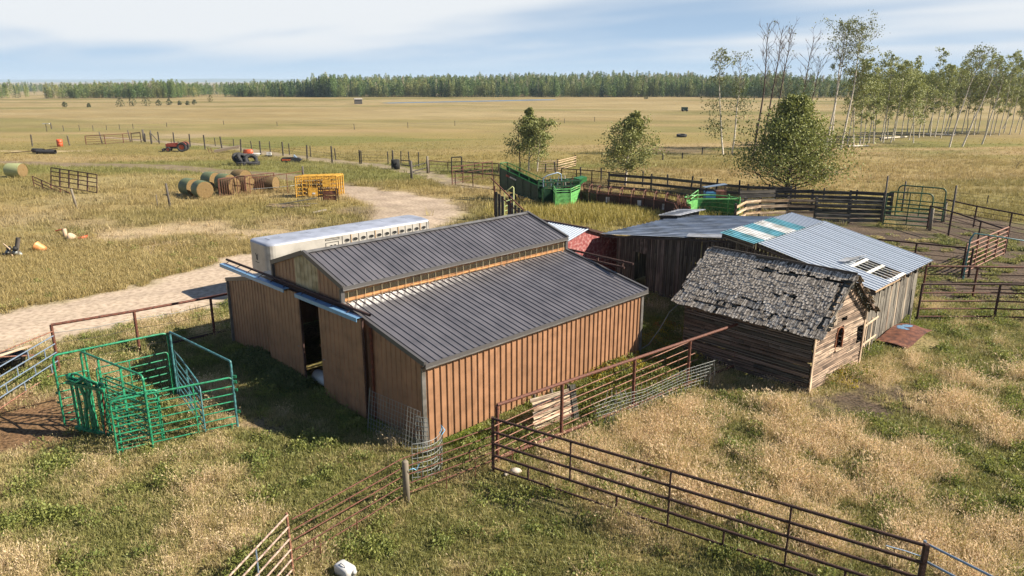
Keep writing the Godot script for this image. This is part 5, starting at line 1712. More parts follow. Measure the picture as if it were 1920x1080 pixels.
func sheet_plate(o: Node3D) -> void:
	var st := begin()
	st.set_smooth_group(5)
	var nx := 10
	var nz := 6
	var g := func(i: int, j: int) -> Vector3:
		var x := -1.25 + 2.5 * i / nx
		var z := -0.62 + 1.24 * j / nz
		return Vector3(x + (0.1 * sin(j * 1.1) if i == nx else 0.0), 0.2 + 0.1 * sin(x * 1.6 + 0.6) + 0.05 * cos(z * 3.0), z)
	for i in nx:
		for j in nz:
			quad(st, g.call(i, j), g.call(i + 1, j), g.call(i + 1, j + 1), g.call(i, j + 1))
	st.generate_normals()
	put(o, "steel_sheet", st.commit(), M.copper)
	var bl := begin()
	bl.set_smooth_group(-1)
	for k in 7:
		var c := Vector2(rng.randf_range(0.25, 0.95), rng.randf_range(-0.4, 0.1))
		var ring := []
		for q in 9:
			var a := TAU * q / 9.0
			var rr := rng.randf_range(0.05, 0.2)
			var x := c.x + cos(a) * rr * 1.5
			var z := c.y + sin(a) * rr
			ring.append(Vector3(x, 0.206 + 0.1 * sin(x * 1.6 + 0.6) + 0.05 * cos(z * 3.0), z))
		for q in 9:
			bl.add_vertex(Vector3(c.x, 0.207 + 0.1 * sin(c.x * 1.6 + 0.6) + 0.05 * cos(c.y * 3.0) + k * 0.001, c.y)); bl.add_vertex(ring[q]); bl.add_vertex(ring[(q + 1) % 9])
	bl.generate_normals()
	put(o, "paint_flake", bl.commit(), M.blue_track)

func right_corrals() -> void:
	# two parallel rail fences from the grey shed to the right edge
	var n := [Vector3(17.58, 0, -29.93), Vector3(20.92, 0, -29.93), Vector3(24.00, 0, -29.50)]
	var hn := 1.62
	pipe_fence("corral_fence", "nearest brown five rail corral fence right of the grey shed", "fence", [[n[0], hn], [n[1], hn], [n[2], hn]], [0.1, 0.32, 0.53, 0.76], 0.05, 0.034, M.rust_dark, M.rust)
	var q := [Vector3(19.67, 0, -33.40), Vector3(22.05, 0, -33.31), Vector3(24.54, 0, -33.14), Vector3(26.57, 0, -32.96)]
	var hq := 1.53
	pipe_fence("corral_fence", "second brown corral fence just behind the nearest one, with a bright bare top rail", "fence", [[q[0], hq], [q[1], hq], [q[2], hq], [q[3], hq]], [0.04, 0.28, 0.5, 0.74], 0.05, 0.022, M.rust, M.rust_dark)
	# dark fence coming out from behind the shed roof to the double post
	var d := [Vector3(20.26, 0, -39.32), Vector3(23.80, 0, -37.15)]
	var hd := 1.56
	var df := pipe_fence("corral_fence", "dark thin railed corral fence from the grey shed roof to the double post", "fence", [[d[0], hd], [d[0].lerp(d[1], 0.45), hd], [d[1], hd]], [0.1, 0.3, 0.48, 0.64, 0.8], 0.05, 0.016, M.rust_dark, M.rust_dark)
	rod(df, "post", d[1] - d[0] + Vector3(0.35, 0, 0.05), d[1] - d[0] + Vector3(0.35, hd, 0.05), 0.06, M.rust_dark)
	# pinkish rail gate and the teal frame beside it
	var p0 := Vector3(23.82, 0.00, -37.15)
	var p1 := Vector3(29.11, 0.00, -41.89)
	pipe_panel("rail_gate", "faded pinkish brown rail gate standing open in the right corral", "gate", p0, p1, 1.75, [0.2, 0.46, 0.72, 0.98, 1.24, 1.5], 3, 0.04, M.rust_pale, "", 0.03)
	var t0 := Vector3(23.37, 0.00, -36.30)
	var t1 := Vector3(28.19, 0.00, -37.04)
	var tg := thing("teal_gate", "thin teal gate frame with a long sloping top pipe at the right edge", "gate", t0)
	tube(tg, "frame", [Vector3.ZERO, Vector3(0.05, 2.2, -0.05), Vector3(0.25, 2.5, -0.1), t1 - t0 + Vector3(0, 1.75, 0), t1 - t0], 0.045, M.teal_pen, 7)
	# long far fences on the right
	var s := [[Vector3(31.79, 0, -52.91), 1.62], [Vector3(32.71, 0, -50.68), 1.49], [Vector3(33.97, 0, -48.80), 1.36], [Vector3(34.78, 0, -46.38), 1.30]]
	pipe_fence("corral_fence", "long brown corral fence behind, running from the green gates to the right edge", "fence", s, [0.08, 0.3, 0.52, 0.76], 0.055, 0.018, M.rust_dark, M.rust_dark)
	var t := [[Vector3(29.00, 0, -49.91), 1.65], [Vector3(29.24, 0, -47.73), 1.62], [Vector3(29.54, 0, -45.10), 1.48], [Vector3(29.75, 0, -42.72), 1.38]]
	pipe_fence("corral_fence", "brown corral fence from the green gates down to the pinkish gate", "fence", t, [0.08, 0.45, 0.75], 0.055, 0.02, M.rust_dark, M.rust_dark)
	var w := [[Vector3(34.83, 0, -63.76), 0.94], [Vector3(38.03, 0, -62.00), 0.83], [Vector3(39.56, 0, -60.06), 0.85], [Vector3(41.94, 0, -56.50), 0.80]]
	pipe_fence("wire_fence", "faint wire fence in the grass behind the right corrals", "fence", w, [0.35, 0.65, 0.95], 0.04, 0.008, M.post_dark, M.wire_dark, "", false)
	# green arched gates
	pipe_panel("green_gate", "tall green arched gate in front, hinged at the end of the grey plank fence", "gate", Vector3(26.48, 0.00, -51.07), Vector3(29.11, 0.00, -49.91), 2.47, [0.2, 0.5, 0.8, 1.1, 1.4], 1, 0.05, M.green_gate, "", 0.4, 0.1)
	pipe_panel("green_gate", "tall green arched gate behind the other one, beside the thick wooden post", "gate", Vector3(29.02, 0.00, -54.43), Vector3(31.48, 0.00, -52.49), 2.47, [0.2, 0.5, 0.8, 1.1, 1.4], 1, 0.05, M.green_gate, "", 0.4, 0.1)
	var posts := [[Vector3(26.56, 0, -51.47), 3.52], [Vector3(30.74, 0, -56.74), 2.44], [Vector3(29.44, 0, -48.08), 3.31], [Vector3(31.71, 0, -52.70), 1.50], [Vector3(28.98, 0, -49.53), 1.53]]
	var said := ["slim tall dark post at the right end of the grey plank fence", "tall grey post standing behind the two green gates", "tallest dark post in the right corral, touched with teal paint", "thick wooden post at the far green gate's hinge", "thick wooden post at the near green gate's latch"]
	for i in posts.size():
		var o := thing("wooden_post", said[i], "post", posts[i][0], 0.0, "posts about the green gates")
		var h: float = posts[i][1]
		var r := 0.07 if i < 3 else 0.12
		lathe(o, "post", [Vector2(0, -0.1), Vector2(r, -0.1), Vector2(r * 0.85, h), Vector2(0, h + 0.02)], 8, M.post_dark if i < 3 else M.post)
	# plank fences
	plank_fence("pale bleached plank fence curving away from the green sweep tub", [Vector3(15.51, 0, -49.91), Vector3(16.84, 0, -52.07), Vector3(18.13, 0, -52.70), Vector3(20.25, 0, -52.91), Vector3(22.21, 0, -52.70)], 1.75, 4, [M.bleached, M.pale_wood, M.bleached], 0.2)
	plank_fence("grey plank fence joining the pale curved one to the green gates", [Vector3(22.17, 0, -52.49), Vector3(24.45, 0, -52.07), Vector3(26.72, 0, -51.87)], 1.75, 5, [M.grey_board_c, M.dark_board, M.grey_board], 0.27)
	plank_fence("dark weathered plank windbreak in the shade under the big bushy tree", [Vector3(17.90, 0, -56.74), Vector3(20.80, 0, -57.23), Vector3(23.68, 0, -56.99), Vector3(26.31, 0, -56.27), Vector3(29.10, 0, -55.33)], 1.75, 5, [M.dark_board, M.dark_board_b, M.grey_board_c], 0.28)
	plank_fence("long dark plank fence with wide gaps from the second slender tree to the bushy tree", [Vector3(9.18, 0, -68.96), Vector3(12.76, 0, -66.58), Vector3(16.42, 0, -63.16), Vector3(19.72, 0, -60.60), Vector3(22.82, 0, -59.26)], 1.7, 3, [M.dark_board_b, M.dark_board], 0.26)

func plank_fence(label: String, line: Array, h: float, n: int, mats: Array, wide: float) -> void:
	var o := thing("plank_fence", label, "fence", line[0])
	for p in line: board(o, "post", p - line[0] - Vector3(0, 0.1, 0), p - line[0] + Vector3(0, h + rng.randf_range(0.0, 0.15), 0), 0.14, 0.14, M.post_dark, Vector3(0, 0, 1))
	for i in line.size() - 1:
		var a: Vector3 = line[i] - line[0]
		var b: Vector3 = line[i + 1] - line[0]
		var out := (b - a).normalized().cross(Vector3.UP) * 0.09
		if out.z < 0: out = -out
		for k in n:
			var y := h * (k + 0.6) / n
			var e := (b - a).normalized() * rng.randf_range(0.02, 0.3)
			board(o, "plank", a + out - e * 0.5 + Vector3(0, y + rng.randf_range(-0.04, 0.04), 0), b + out + e * 0.5 + Vector3(0, y + rng.randf_range(-0.04, 0.04), 0), 0.04, wide, pick(mats))

# ---------------------------------------------------------------- the handling yard behind the barn
func handling_yard() -> void:
	# dark green loading chute on wheels
	var a := Vector3(-1.03, 0.00, -63.16)
	var b := Vector3(2.23, 0.00, -60.33)
	var o := thing("loading_chute", "dark green steel cattle loading chute sloping down on small wheels", "loading chute", a)
	var d := b - a
	var dn := d.normalized()
	var side := dn.cross(Vector3.UP)
	var ta := 2.82
	var ba := 1.03
	for s in [0.0, 1.0]:
		var off: Vector3 = -side * 0.95 * s
		prism(o, "side_sheet", [off + Vector3(0, ba, 0), d + off + Vector3(0, 0.3, 0), d + off + Vector3(0, 1.6, 0), off + Vector3(0, ta, 0)], side * 0.03, M.green_dark)
		for k in 6:
			var t := k / 5.0
			beam(o, "side_rib", d * t + off + side * 0.04 + Vector3(0, lerpf(ba, 0.3, t), 0), d * t + off + side * 0.04 + Vector3(0, lerpf(ta, 1.6, t), 0), 0.06, 0.04, M.green_dark, dn)
		rod(o, "top_rail", off + Vector3(0, ta + 0.32, 0), d + off + Vector3(0, 1.95, 0), 0.035, M.green_mid)
		for k in 5: rod(o, "rail_post", d * (k / 4.0) + off + Vector3(0, lerpf(ta, 1.6, k / 4.0), 0), d * (k / 4.0) + off + Vector3(0, lerpf(ta + 0.32, 1.95, k / 4.0), 0), 0.028, M.green_mid)
		rod(o, "edge_rail", off + side * 0.05 + Vector3(0, ta - 0.02, 0), d + off + side * 0.05 + Vector3(0, 1.58, 0), 0.04, M.green_mid)
		rod(o, "bottom_rail", off + side * 0.05 + Vector3(0, ba, 0), d + off + side * 0.05 + Vector3(0, 0.3, 0), 0.05, M.green_dark)
		wheel(o, d * 0.36 + off + side * (0.16 if s == 0.0 else -0.16) + Vector3(0, 0.36, 0), 0.36, 0.2, 1.0 if s == 0.0 else -1.0, M.white)
	prism(o, "ramp_floor", [Vector3(0, ba + 0.05, 0), d + Vector3(0, 0.35, 0), d - side * 0.95 + Vector3(0, 0.35, 0), -side * 0.95 + Vector3(0, ba + 0.05, 0)], Vector3(0, -0.06, 0), M.dark)
	rod(o, "end_rail", Vector3(0, ta + 0.32, 0), -side * 0.95 + Vector3(0, ta + 0.32, 0), 0.035, M.green_mid)
	for s in [0.0, 0.95]: rod(o, "end_post", -side * s + Vector3(0, ba - 0.5, 0), -side * s + Vector3(0, ta + 0.32, 0), 0.05, M.green_dark)
	# maker's plate on the side: a red and a pale stripe of lettering
	var lt := d * 0.24 + side * 0.085 + Vector3(0, lerpf(ta, 1.6, 0.24) - 0.42, 0)
	var sl := (d + Vector3(0, 1.6 - ta, 0)).normalized()
	beam(o, "sign_plate", lt - sl * 0.3, lt + sl * 0.12, 0.012, 0.17, M.red)
	beam(o, "sign_plate", lt + sl * 0.16, lt + sl * 0.9, 0.012, 0.13, M.white)
	# squeeze chute with its pipe gear
	var s0 := Vector3(2.59, 0.00, -58.23)
	var q := thing("squeeze_chute", "dark green squeeze chute topped with pipes and levers beside the lime panels", "squeeze chute", s0)
	var sd := (Vector3(6.11, 0.00, -59.79) - s0).normalized()
	var sw := sd.cross(Vector3.UP)
	for k in 5:
		for s in [0.0, -1.1]:
			beam(q, "upright", sd * k * 0.8 + sw * s, sd * k * 0.8 + sw * s + Vector3(0, 2.15, 0), 0.09, 0.09, M.green_dark, sd)
	for y in [2.15, 1.75]:
		for s in [0.0, -1.1]: beam(q, "top_beam", sd * -0.1 + sw * s + Vector3(0, y, 0), sd * 3.4 + sw * s + Vector3(0, y, 0), 0.1, 0.12, M.green_dark)
	for k in 4: beam(q, "cross_bar", sd * k * 1.05 + Vector3(0, 2.22, 0), sd * k * 1.05 + sw * -1.1 + Vector3(0, 2.22, 0), 0.09, 0.1, M.green_mid)
	for s in [-0.08, -1.02]: prism(q, "side_sheet", [sw * s + Vector3(0, 0.2, 0), sd * 3.2 + sw * s + Vector3(0, 0.2, 0), sd * 3.2 + sw * s + Vector3(0, 1.5, 0), sw * s + Vector3(0, 1.5, 0)], sw * 0.03, M.green_dark)
	tube(q, "arched_pipe", [sd * -0.1 + Vector3(0, 1.8, 0), sd * -0.1 + Vector3(0, 2.5, 0), sd * 0.3 + Vector3(0, 2.7, 0), sd * 1.2 + Vector3(0, 2.85, -0.2), sd * 1.5 + Vector3(0, 2.7, -0.2), sd * 1.55 + Vector3(0, 2.2, -0.2)], 0.05, M.grey_pipe, 7)
	for k in 6:
		var p := sd * (0.4 + k * 0.5) + sw * rng.randf_range(-1.0, 0.1)
		rod(q, "lever", p + Vector3(0, 1.5, 0), p + sd * rng.randf_range(-0.2, 0.3) + Vector3(0, 2.5, 0), 0.03, pick([M.grey_pipe, M.rust_pale, M.white]))
	prism(q, "end_flap", [sd * 3.1 + Vector3(0, 1.75, 0), sd * 3.9 + Vector3(0, 2.05, 0), sd * 3.9 + Vector3(0, 2.4, 0), sd * 3.1 + Vector3(0, 2.25, 0)], sw * -0.9, M.green_mid)
	# lime panels in front
	lime_wall("lime green ribbed steel panel left of the square lime box", [Vector3(2.49, 0, -59.00), Vector3(3.18, 0, -58.74)], 1.2, 1.55)
	lime_wall("square lime green ribbed steel box in front of the squeeze chute", [Vector3(3.33, 0, -60.06), Vector3(3.41, 0, -56.74), Vector3(4.61, 0, -56.99), Vector3(5.53, 0, -59.26)], 1.45, 1.8)
	# brown curved alley
	var al := [Vector3(5.62, 0, -59.26), Vector3(6.76, 0, -57.73), Vector3(8.39, 0, -56.50), Vector3(10.03, 0, -55.33), Vector3(11.40, 0, -53.76), Vector3(12.57, 0, -51.07)]
	var v := thing("curved_alley", "rust brown steel sided cattle alley curving behind the sheds", "cattle alley", al[0])
	for off in [Vector3.ZERO, Vector3(0.35, 0, -1.0)]:
		for i in al.size() - 1:
			var p: Vector3 = al[i] - al[0] + off
			var r: Vector3 = al[i + 1] - al[0] + off
			prism(v, "steel_side", [p + Vector3(0, 0.02, 0), r + Vector3(0, 0.02, 0), r + Vector3(0, 1.3, 0), p + Vector3(0, 1.3, 0)], Vector3(0, 0, -0.03), M.rust_dark)
			rod(v, "top_rail", p + Vector3(0, 1.36, 0), r + Vector3(0, 1.36, 0), 0.045, M.rust)
			if off != Vector3.ZERO: rod(v, "top_rail", p + Vector3(0, 1.75, 0), r + Vector3(0, 1.75, 0), 0.04, M.rust)
			for t in [0.0, 0.5]:
				var c := p.lerp(r, t)
				rod(v, "post", c + Vector3(0, 0, 0.06), c + Vector3(0, 1.4 if off == Vector3.ZERO else 1.9, 0.06), 0.05, M.rust if rng.randf() < 0.6 else M.rust_pale)
				if off == Vector3.ZERO:
					tube(v, "hoop", [c + Vector3(0, 1.36, 0), c + Vector3(0.1, 1.75, -0.3), c + Vector3(0.3, 1.85, -0.8), c + Vector3(0.35, 1.4, -1.0)], 0.035, M.rust, 5)
	var si := 0
	for q2 in [0.28, 0.62, 0.9]:
		var f: float = q2 * 4.0 + 0.4
		var c: Vector3 = al[int(f)].lerp(al[int(f) + 1], f - int(f)) - al[0]
		beam(v, "notice", c + Vector3(-0.2, 0.95, 0.05), c + Vector3(0.2, 0.95, 0.05), 0.02, 0.42, M.white)
	# pile of rusty ironwork at the end of the alley
	var ir := thing("iron_heap", "upright tangle of rusty ironwork where the brown alley meets the green tub", "ironwork", Vector3(12.26, 0.00, -51.87))
	for k in 26:
		var p := Vector3(rng.randf_range(-0.4, 0.4), rng.randf_range(0.0, 1.2), rng.randf_range(-0.4, 0.4))
		rod(ir, "bar", p, p + Vector3(rng.randf_range(-0.4, 0.4), rng.randf_range(0.4, 1.2), rng.randf_range(-0.3, 0.3)), 0.03, M.rust if k % 3 else M.rust_pale)
	# green sweep tub: a rounded pen of ribbed sheet
	var tc := Vector3(14.68, 0.00, -52.70)
	var tb := thing("sweep_tub", "bright green rounded steel sweep tub behind the grey shed roof", "sweep tub", tc)
	var seg := 14
	for i in seg:
		var a0 := PI * 1.02 * i / seg + PI * 0.98
		var a1 := PI * 1.02 * (i + 1) / seg + PI * 0.98
		var p := Vector3(cos(a0) * 2.0, 0, sin(a0) * 1.9 - 0.2)
		var r := Vector3(cos(a1) * 2.0, 0, sin(a1) * 1.9 - 0.2)
		for k in 4:
			prism(tb, "wall_strip", [p + Vector3(0, 0.1 + k * 0.34, 0), r + Vector3(0, 0.1 + k * 0.34, 0), r + Vector3(0, 0.43 + k * 0.34, 0), p + Vector3(0, 0.43 + k * 0.34, 0)], Vector3(0, 0, 0.03), M.green_mid)
	var ring := []
	for i in seg + 1:
		var a0 := PI * 1.02 * i / seg + PI * 0.98
		ring.append(Vector3(cos(a0) * 2.0, 1.66, sin(a0) * 1.9 - 0.2))
	tube(tb, "top_rail", ring, 0.05, M.green_lime, 6)
	tube(tb, "cross_rail", [ring[0], ring[-1]], 0.04, M.green_lime, 6)
	for p in [ring[0], ring[-1], ring[3], ring[11]]: rod(tb, "post", Vector3(p.x, 0, p.z), p + Vector3(0, 0.15, 0), 0.06, M.green_lime)
	var gt := thing("tub_gate", "lime green ribbed gate leaf swung across the left of the round tub", "gate", tc + Vector3(-1.95, 0, 0.1))
	for k in 4: prism(gt, "gate_strip", [Vector3(0, 0.1 + k * 0.34, 0), Vector3(1.2, 0.1 + k * 0.34, -1.7), Vector3(1.2, 0.42 + k * 0.34, -1.7), Vector3(0, 0.42 + k * 0.34, 0)], Vector3(0.03, 0, 0.02), M.green_lime)
	tube(gt, "gate_rail", [Vector3(0, 0.1, 0), Vector3(0, 1.75, 0), Vector3(1.2, 2.1, -1.7), Vector3(1.2, 0.1, -1.7)], 0.045, M.green_lime, 6)
	rod(gt, "gate_rail", Vector3(0, 1.5, 0), Vector3(1.2, 1.8, -1.7), 0.04, M.green_lime)
	# small blue and rust box with a white top behind the tub
	var bx := thing("work_table", "small blue and rust coloured metal box with a pale top behind the green tub", "box", Vector3(16.31, 0.00, -58.23))
	prism(bx, "blue_side", [Vector3(-0.7, 0.7, 0), Vector3(0.1, 0.7, 0), Vector3(0.1, 1.35, 0), Vector3(-0.7, 1.35, 0)], Vector3(0, 0, -0.8), M.blue)
	prism(bx, "rust_side", [Vector3(0.12, 0.7, 0), Vector3(0.95, 0.7, 0), Vector3(0.95, 1.45, 0), Vector3(0.12, 1.45, 0)], Vector3(0, 0, -0.8), M.copper)
	beam(bx, "pale_top", Vector3(-0.9, 1.75, -0.1), Vector3(1.0, 1.95, -0.6), 0.5, 0.05, M.grey_pipe)
	for x in [-0.65, 0.9]: rod(bx, "leg", Vector3(x, 0, -0.3), Vector3(x, 1.8, -0.3), 0.05, M.rust_dark)
	# brown pipe fence behind the green equipment
	var pf := [[Vector3(4.91, 0, -72.64), 1.59], [Vector3(6.34, 0, -71.87), 1.57], [Vector3(7.71, 0, -70.38), 1.65], [Vector3(9.27, 0, -69.66), 1.58], [Vector3(10.70, 0, -68.61), 1.56]]
	pipe_fence("corral_fence", "brown pipe fence between the two slender trees behind the green equipment", "fence", pf, [0.1, 0.33, 0.56, 0.78], 0.05, 0.018, M.rust_dark, M.rust_dark)
	# V shaped pipe pen
	var v1 := [[Vector3(-5.94, 0, -72.25), 1.79], [Vector3(-4.98, 0, -73.82), 1.72], [Vector3(-3.06, 0, -75.87), 1.82], [Vector3(-2.09, 0, -77.15), 1.79]]
	pipe_fence("pipe_pen", "far side of the brown pipe pen left of the loading chute", "fence", v1, [0.1, 0.35, 0.6, 0.8], 0.05, 0.03, M.rust, M.rust)
	var v2 := [[Vector3(-5.60, 0, -71.87), 1.42], [Vector3(-3.78, 0, -70.38), 1.44], [Vector3(-1.72, 0, -68.61), 1.46], [Vector3(-0.70, 0, -67.92), 1.44]]
	pipe_fence("pipe_pen", "near side of the brown pipe pen left of the loading chute", "fence", v2, [0.06], 0.05, 0.03, M.rust_dark, M.rust_dark)
	var v3 := [[Vector3(-9.32, 0, -82.24), 1.37], [Vector3(-7.30, 0, -83.23), 1.08], [Vector3(-5.59, 0, -81.27), 1.35], [Vector3(-4.18, 0, -81.75), 1.18], [Vector3(-1.45, 0, -79.39), 1.33]]
	pipe_fence("corral_fence", "brown pipe fence from the thick post to the loop frame far behind the trailer", "fence", v3, [0.1, 0.4, 0.7], 0.05, 0.025, M.rust_dark, M.rust_dark)
	var lf := thing("loop_frame", "dark square pipe frame rising above the far pipe pen", "frame", Vector3(-6.68, 0.00, -80.79))
	tube(lf, "frame", arch(Vector3.ZERO, Vector3(-5.59, 0.00, -81.27) - lf.position, 1.87, 1.87, 0.1, 0.0, 0.0), 0.07, M.dark, 6)
	# weathered board ramp in front of the chute
	var r0 := Vector3(-1.28, 0.00, -53.55)
	var r1 := Vector3(0.84, 0.00, -51.07)
	var rp := thing("board_ramp", "dark board sided ramp with a sloping rusty top rail behind the barn ridge", "ramp", r0)
	var rd := r1 - r0
	var h0 := 2.23
	var h1 := 1.15
	for k in 9:
		if k == 3: continue
		var t := (k + 0.5) / 9.0
		board(rp, "board", rd * t, rd * t + Vector3(0, lerpf(h0, h1, t) - 0.06, 0), 0.04, rd.length() / 9.0 - 0.05, pick([M.dark_board, M.dark_board_b, M.grey_board_c]), rd.normalized())
	tube(rp, "top_rail", [Vector3(-0.25, h0 + 0.85, 0), rd + Vector3(0, h1, 0)], 0.05, M.rust, 6)
	tube(rp, "lower_rail", [rd * 0.3 + Vector3(0, h0 * 0.75, 0.06), rd + Vector3(0, h1 * 0.6, 0.06)], 0.045, M.rust, 6)
	rod(rp, "post", Vector3(0, 0, 0), Vector3(0, h0 + 0.3, 0), 0.06, M.rust)
	rod(rp, "post", rd * 0.55, rd * 0.55 + Vector3(0, lerpf(h0, h1, 0.55) + 0.1, 0), 0.05, M.rust)
	var lp := thing("yellow_loop", "bent pale yellow green pipe loop beside the board ramp", "frame", Vector3(-0.56, 0.00, -53.55))
	tube(lp, "pipe", [Vector3(0, 0, 0), Vector3(0, 2.0, 0), Vector3(0.6, 2.45, -0.2), Vector3(0.68, 2.35, -0.2), Vector3(0.68, 0, -0.2)], 0.05, plain(Color(0.72, 0.74, 0.5), 0.5), 6)
	for k in 4: rod(lp, "rail", Vector3(0.02, 0.3 + k * 0.35, 0), Vector3(0.66, 0.5 + k * 0.35, -0.2), 0.03, plain(Color(0.75, 0.85, 0.6), 0.5))
	# pale sagging board panels in the grass behind
	var s1 := [Vector3(2.92, 0, -83.23), Vector3(5.20, 0, -83.74), Vector3(7.62, 0, -88.58)]
	plank_fence("pale low board fence lying askew in the grass between the slender trees", s1, 1.3, 5, [M.pale_wood, M.bleached], 0.1)

func lime_wall(label: String, line: Array, h: float, hr: float) -> void:
	var o := thing("steel_pen", label, "panel", line[0])
	for i in line.size() - 1:
		var a: Vector3 = line[i] - line[0]
		var b: Vector3 = line[i + 1] - line[0]
		var n := (b - a).normalized().cross(Vector3.UP)
		for k in 5:
			prism(o, "sheet_strip", [a + Vector3(0, 0.05 + k * h / 5.0, 0), b + Vector3(0, 0.05 + k * h / 5.0, 0), b + Vector3(0, 0.03 + (k + 1) * h / 5.0, 0), a + Vector3(0, 0.03 + (k + 1) * h / 5.0, 0)], n * 0.03, M.green_lime)
		rod(o, "top_rail", a + Vector3(0, hr, 0), b + Vector3(0, hr, 0), 0.04, M.green_lime)
		rod(o, "mid_rail", a + Vector3(0, (h + hr) * 0.5, 0), b + Vector3(0, (h + hr) * 0.5, 0), 0.03, M.green_lime)
	for p in line: rod(o, "post", p - line[0], p - line[0] + Vector3(0, hr, 0), 0.05, M.green_lime)

func bale(label: String, at: Vector3, turn: float, wrapm: Material, group: String, r := 0.78, w := 1.3) -> void:
	var o := thing("round_bale", label, "hay bale", at, turn, group)
	# axis along local x; ends a little domed and shaggy
	var xf := Transform3D(Basis(Vector3(0, 0, 1), -PI * 0.5), Vector3(0, r * 0.96, 0))
	lathe(o, "bale", [Vector2(r - 0.02, -w * 0.5), Vector2(r, -w * 0.44), Vector2(r * 1.01, 0), Vector2(r, w * 0.44), Vector2(r - 0.02, w * 0.5)], 26, wrapm, xf)
	for s in [-1.0, 1.0]:
		var prof := [Vector2(0, s * w * 0.47)]
		for k in 9: prof.append(Vector2((r - 0.01) * (k + 1) / 9.0, s * w * (0.495 + (0.012 if k % 2 else -0.006) - (0.02 if k == 8 else 0.0))))
		lathe(o, "end", prof, 26, M.straw, xf)

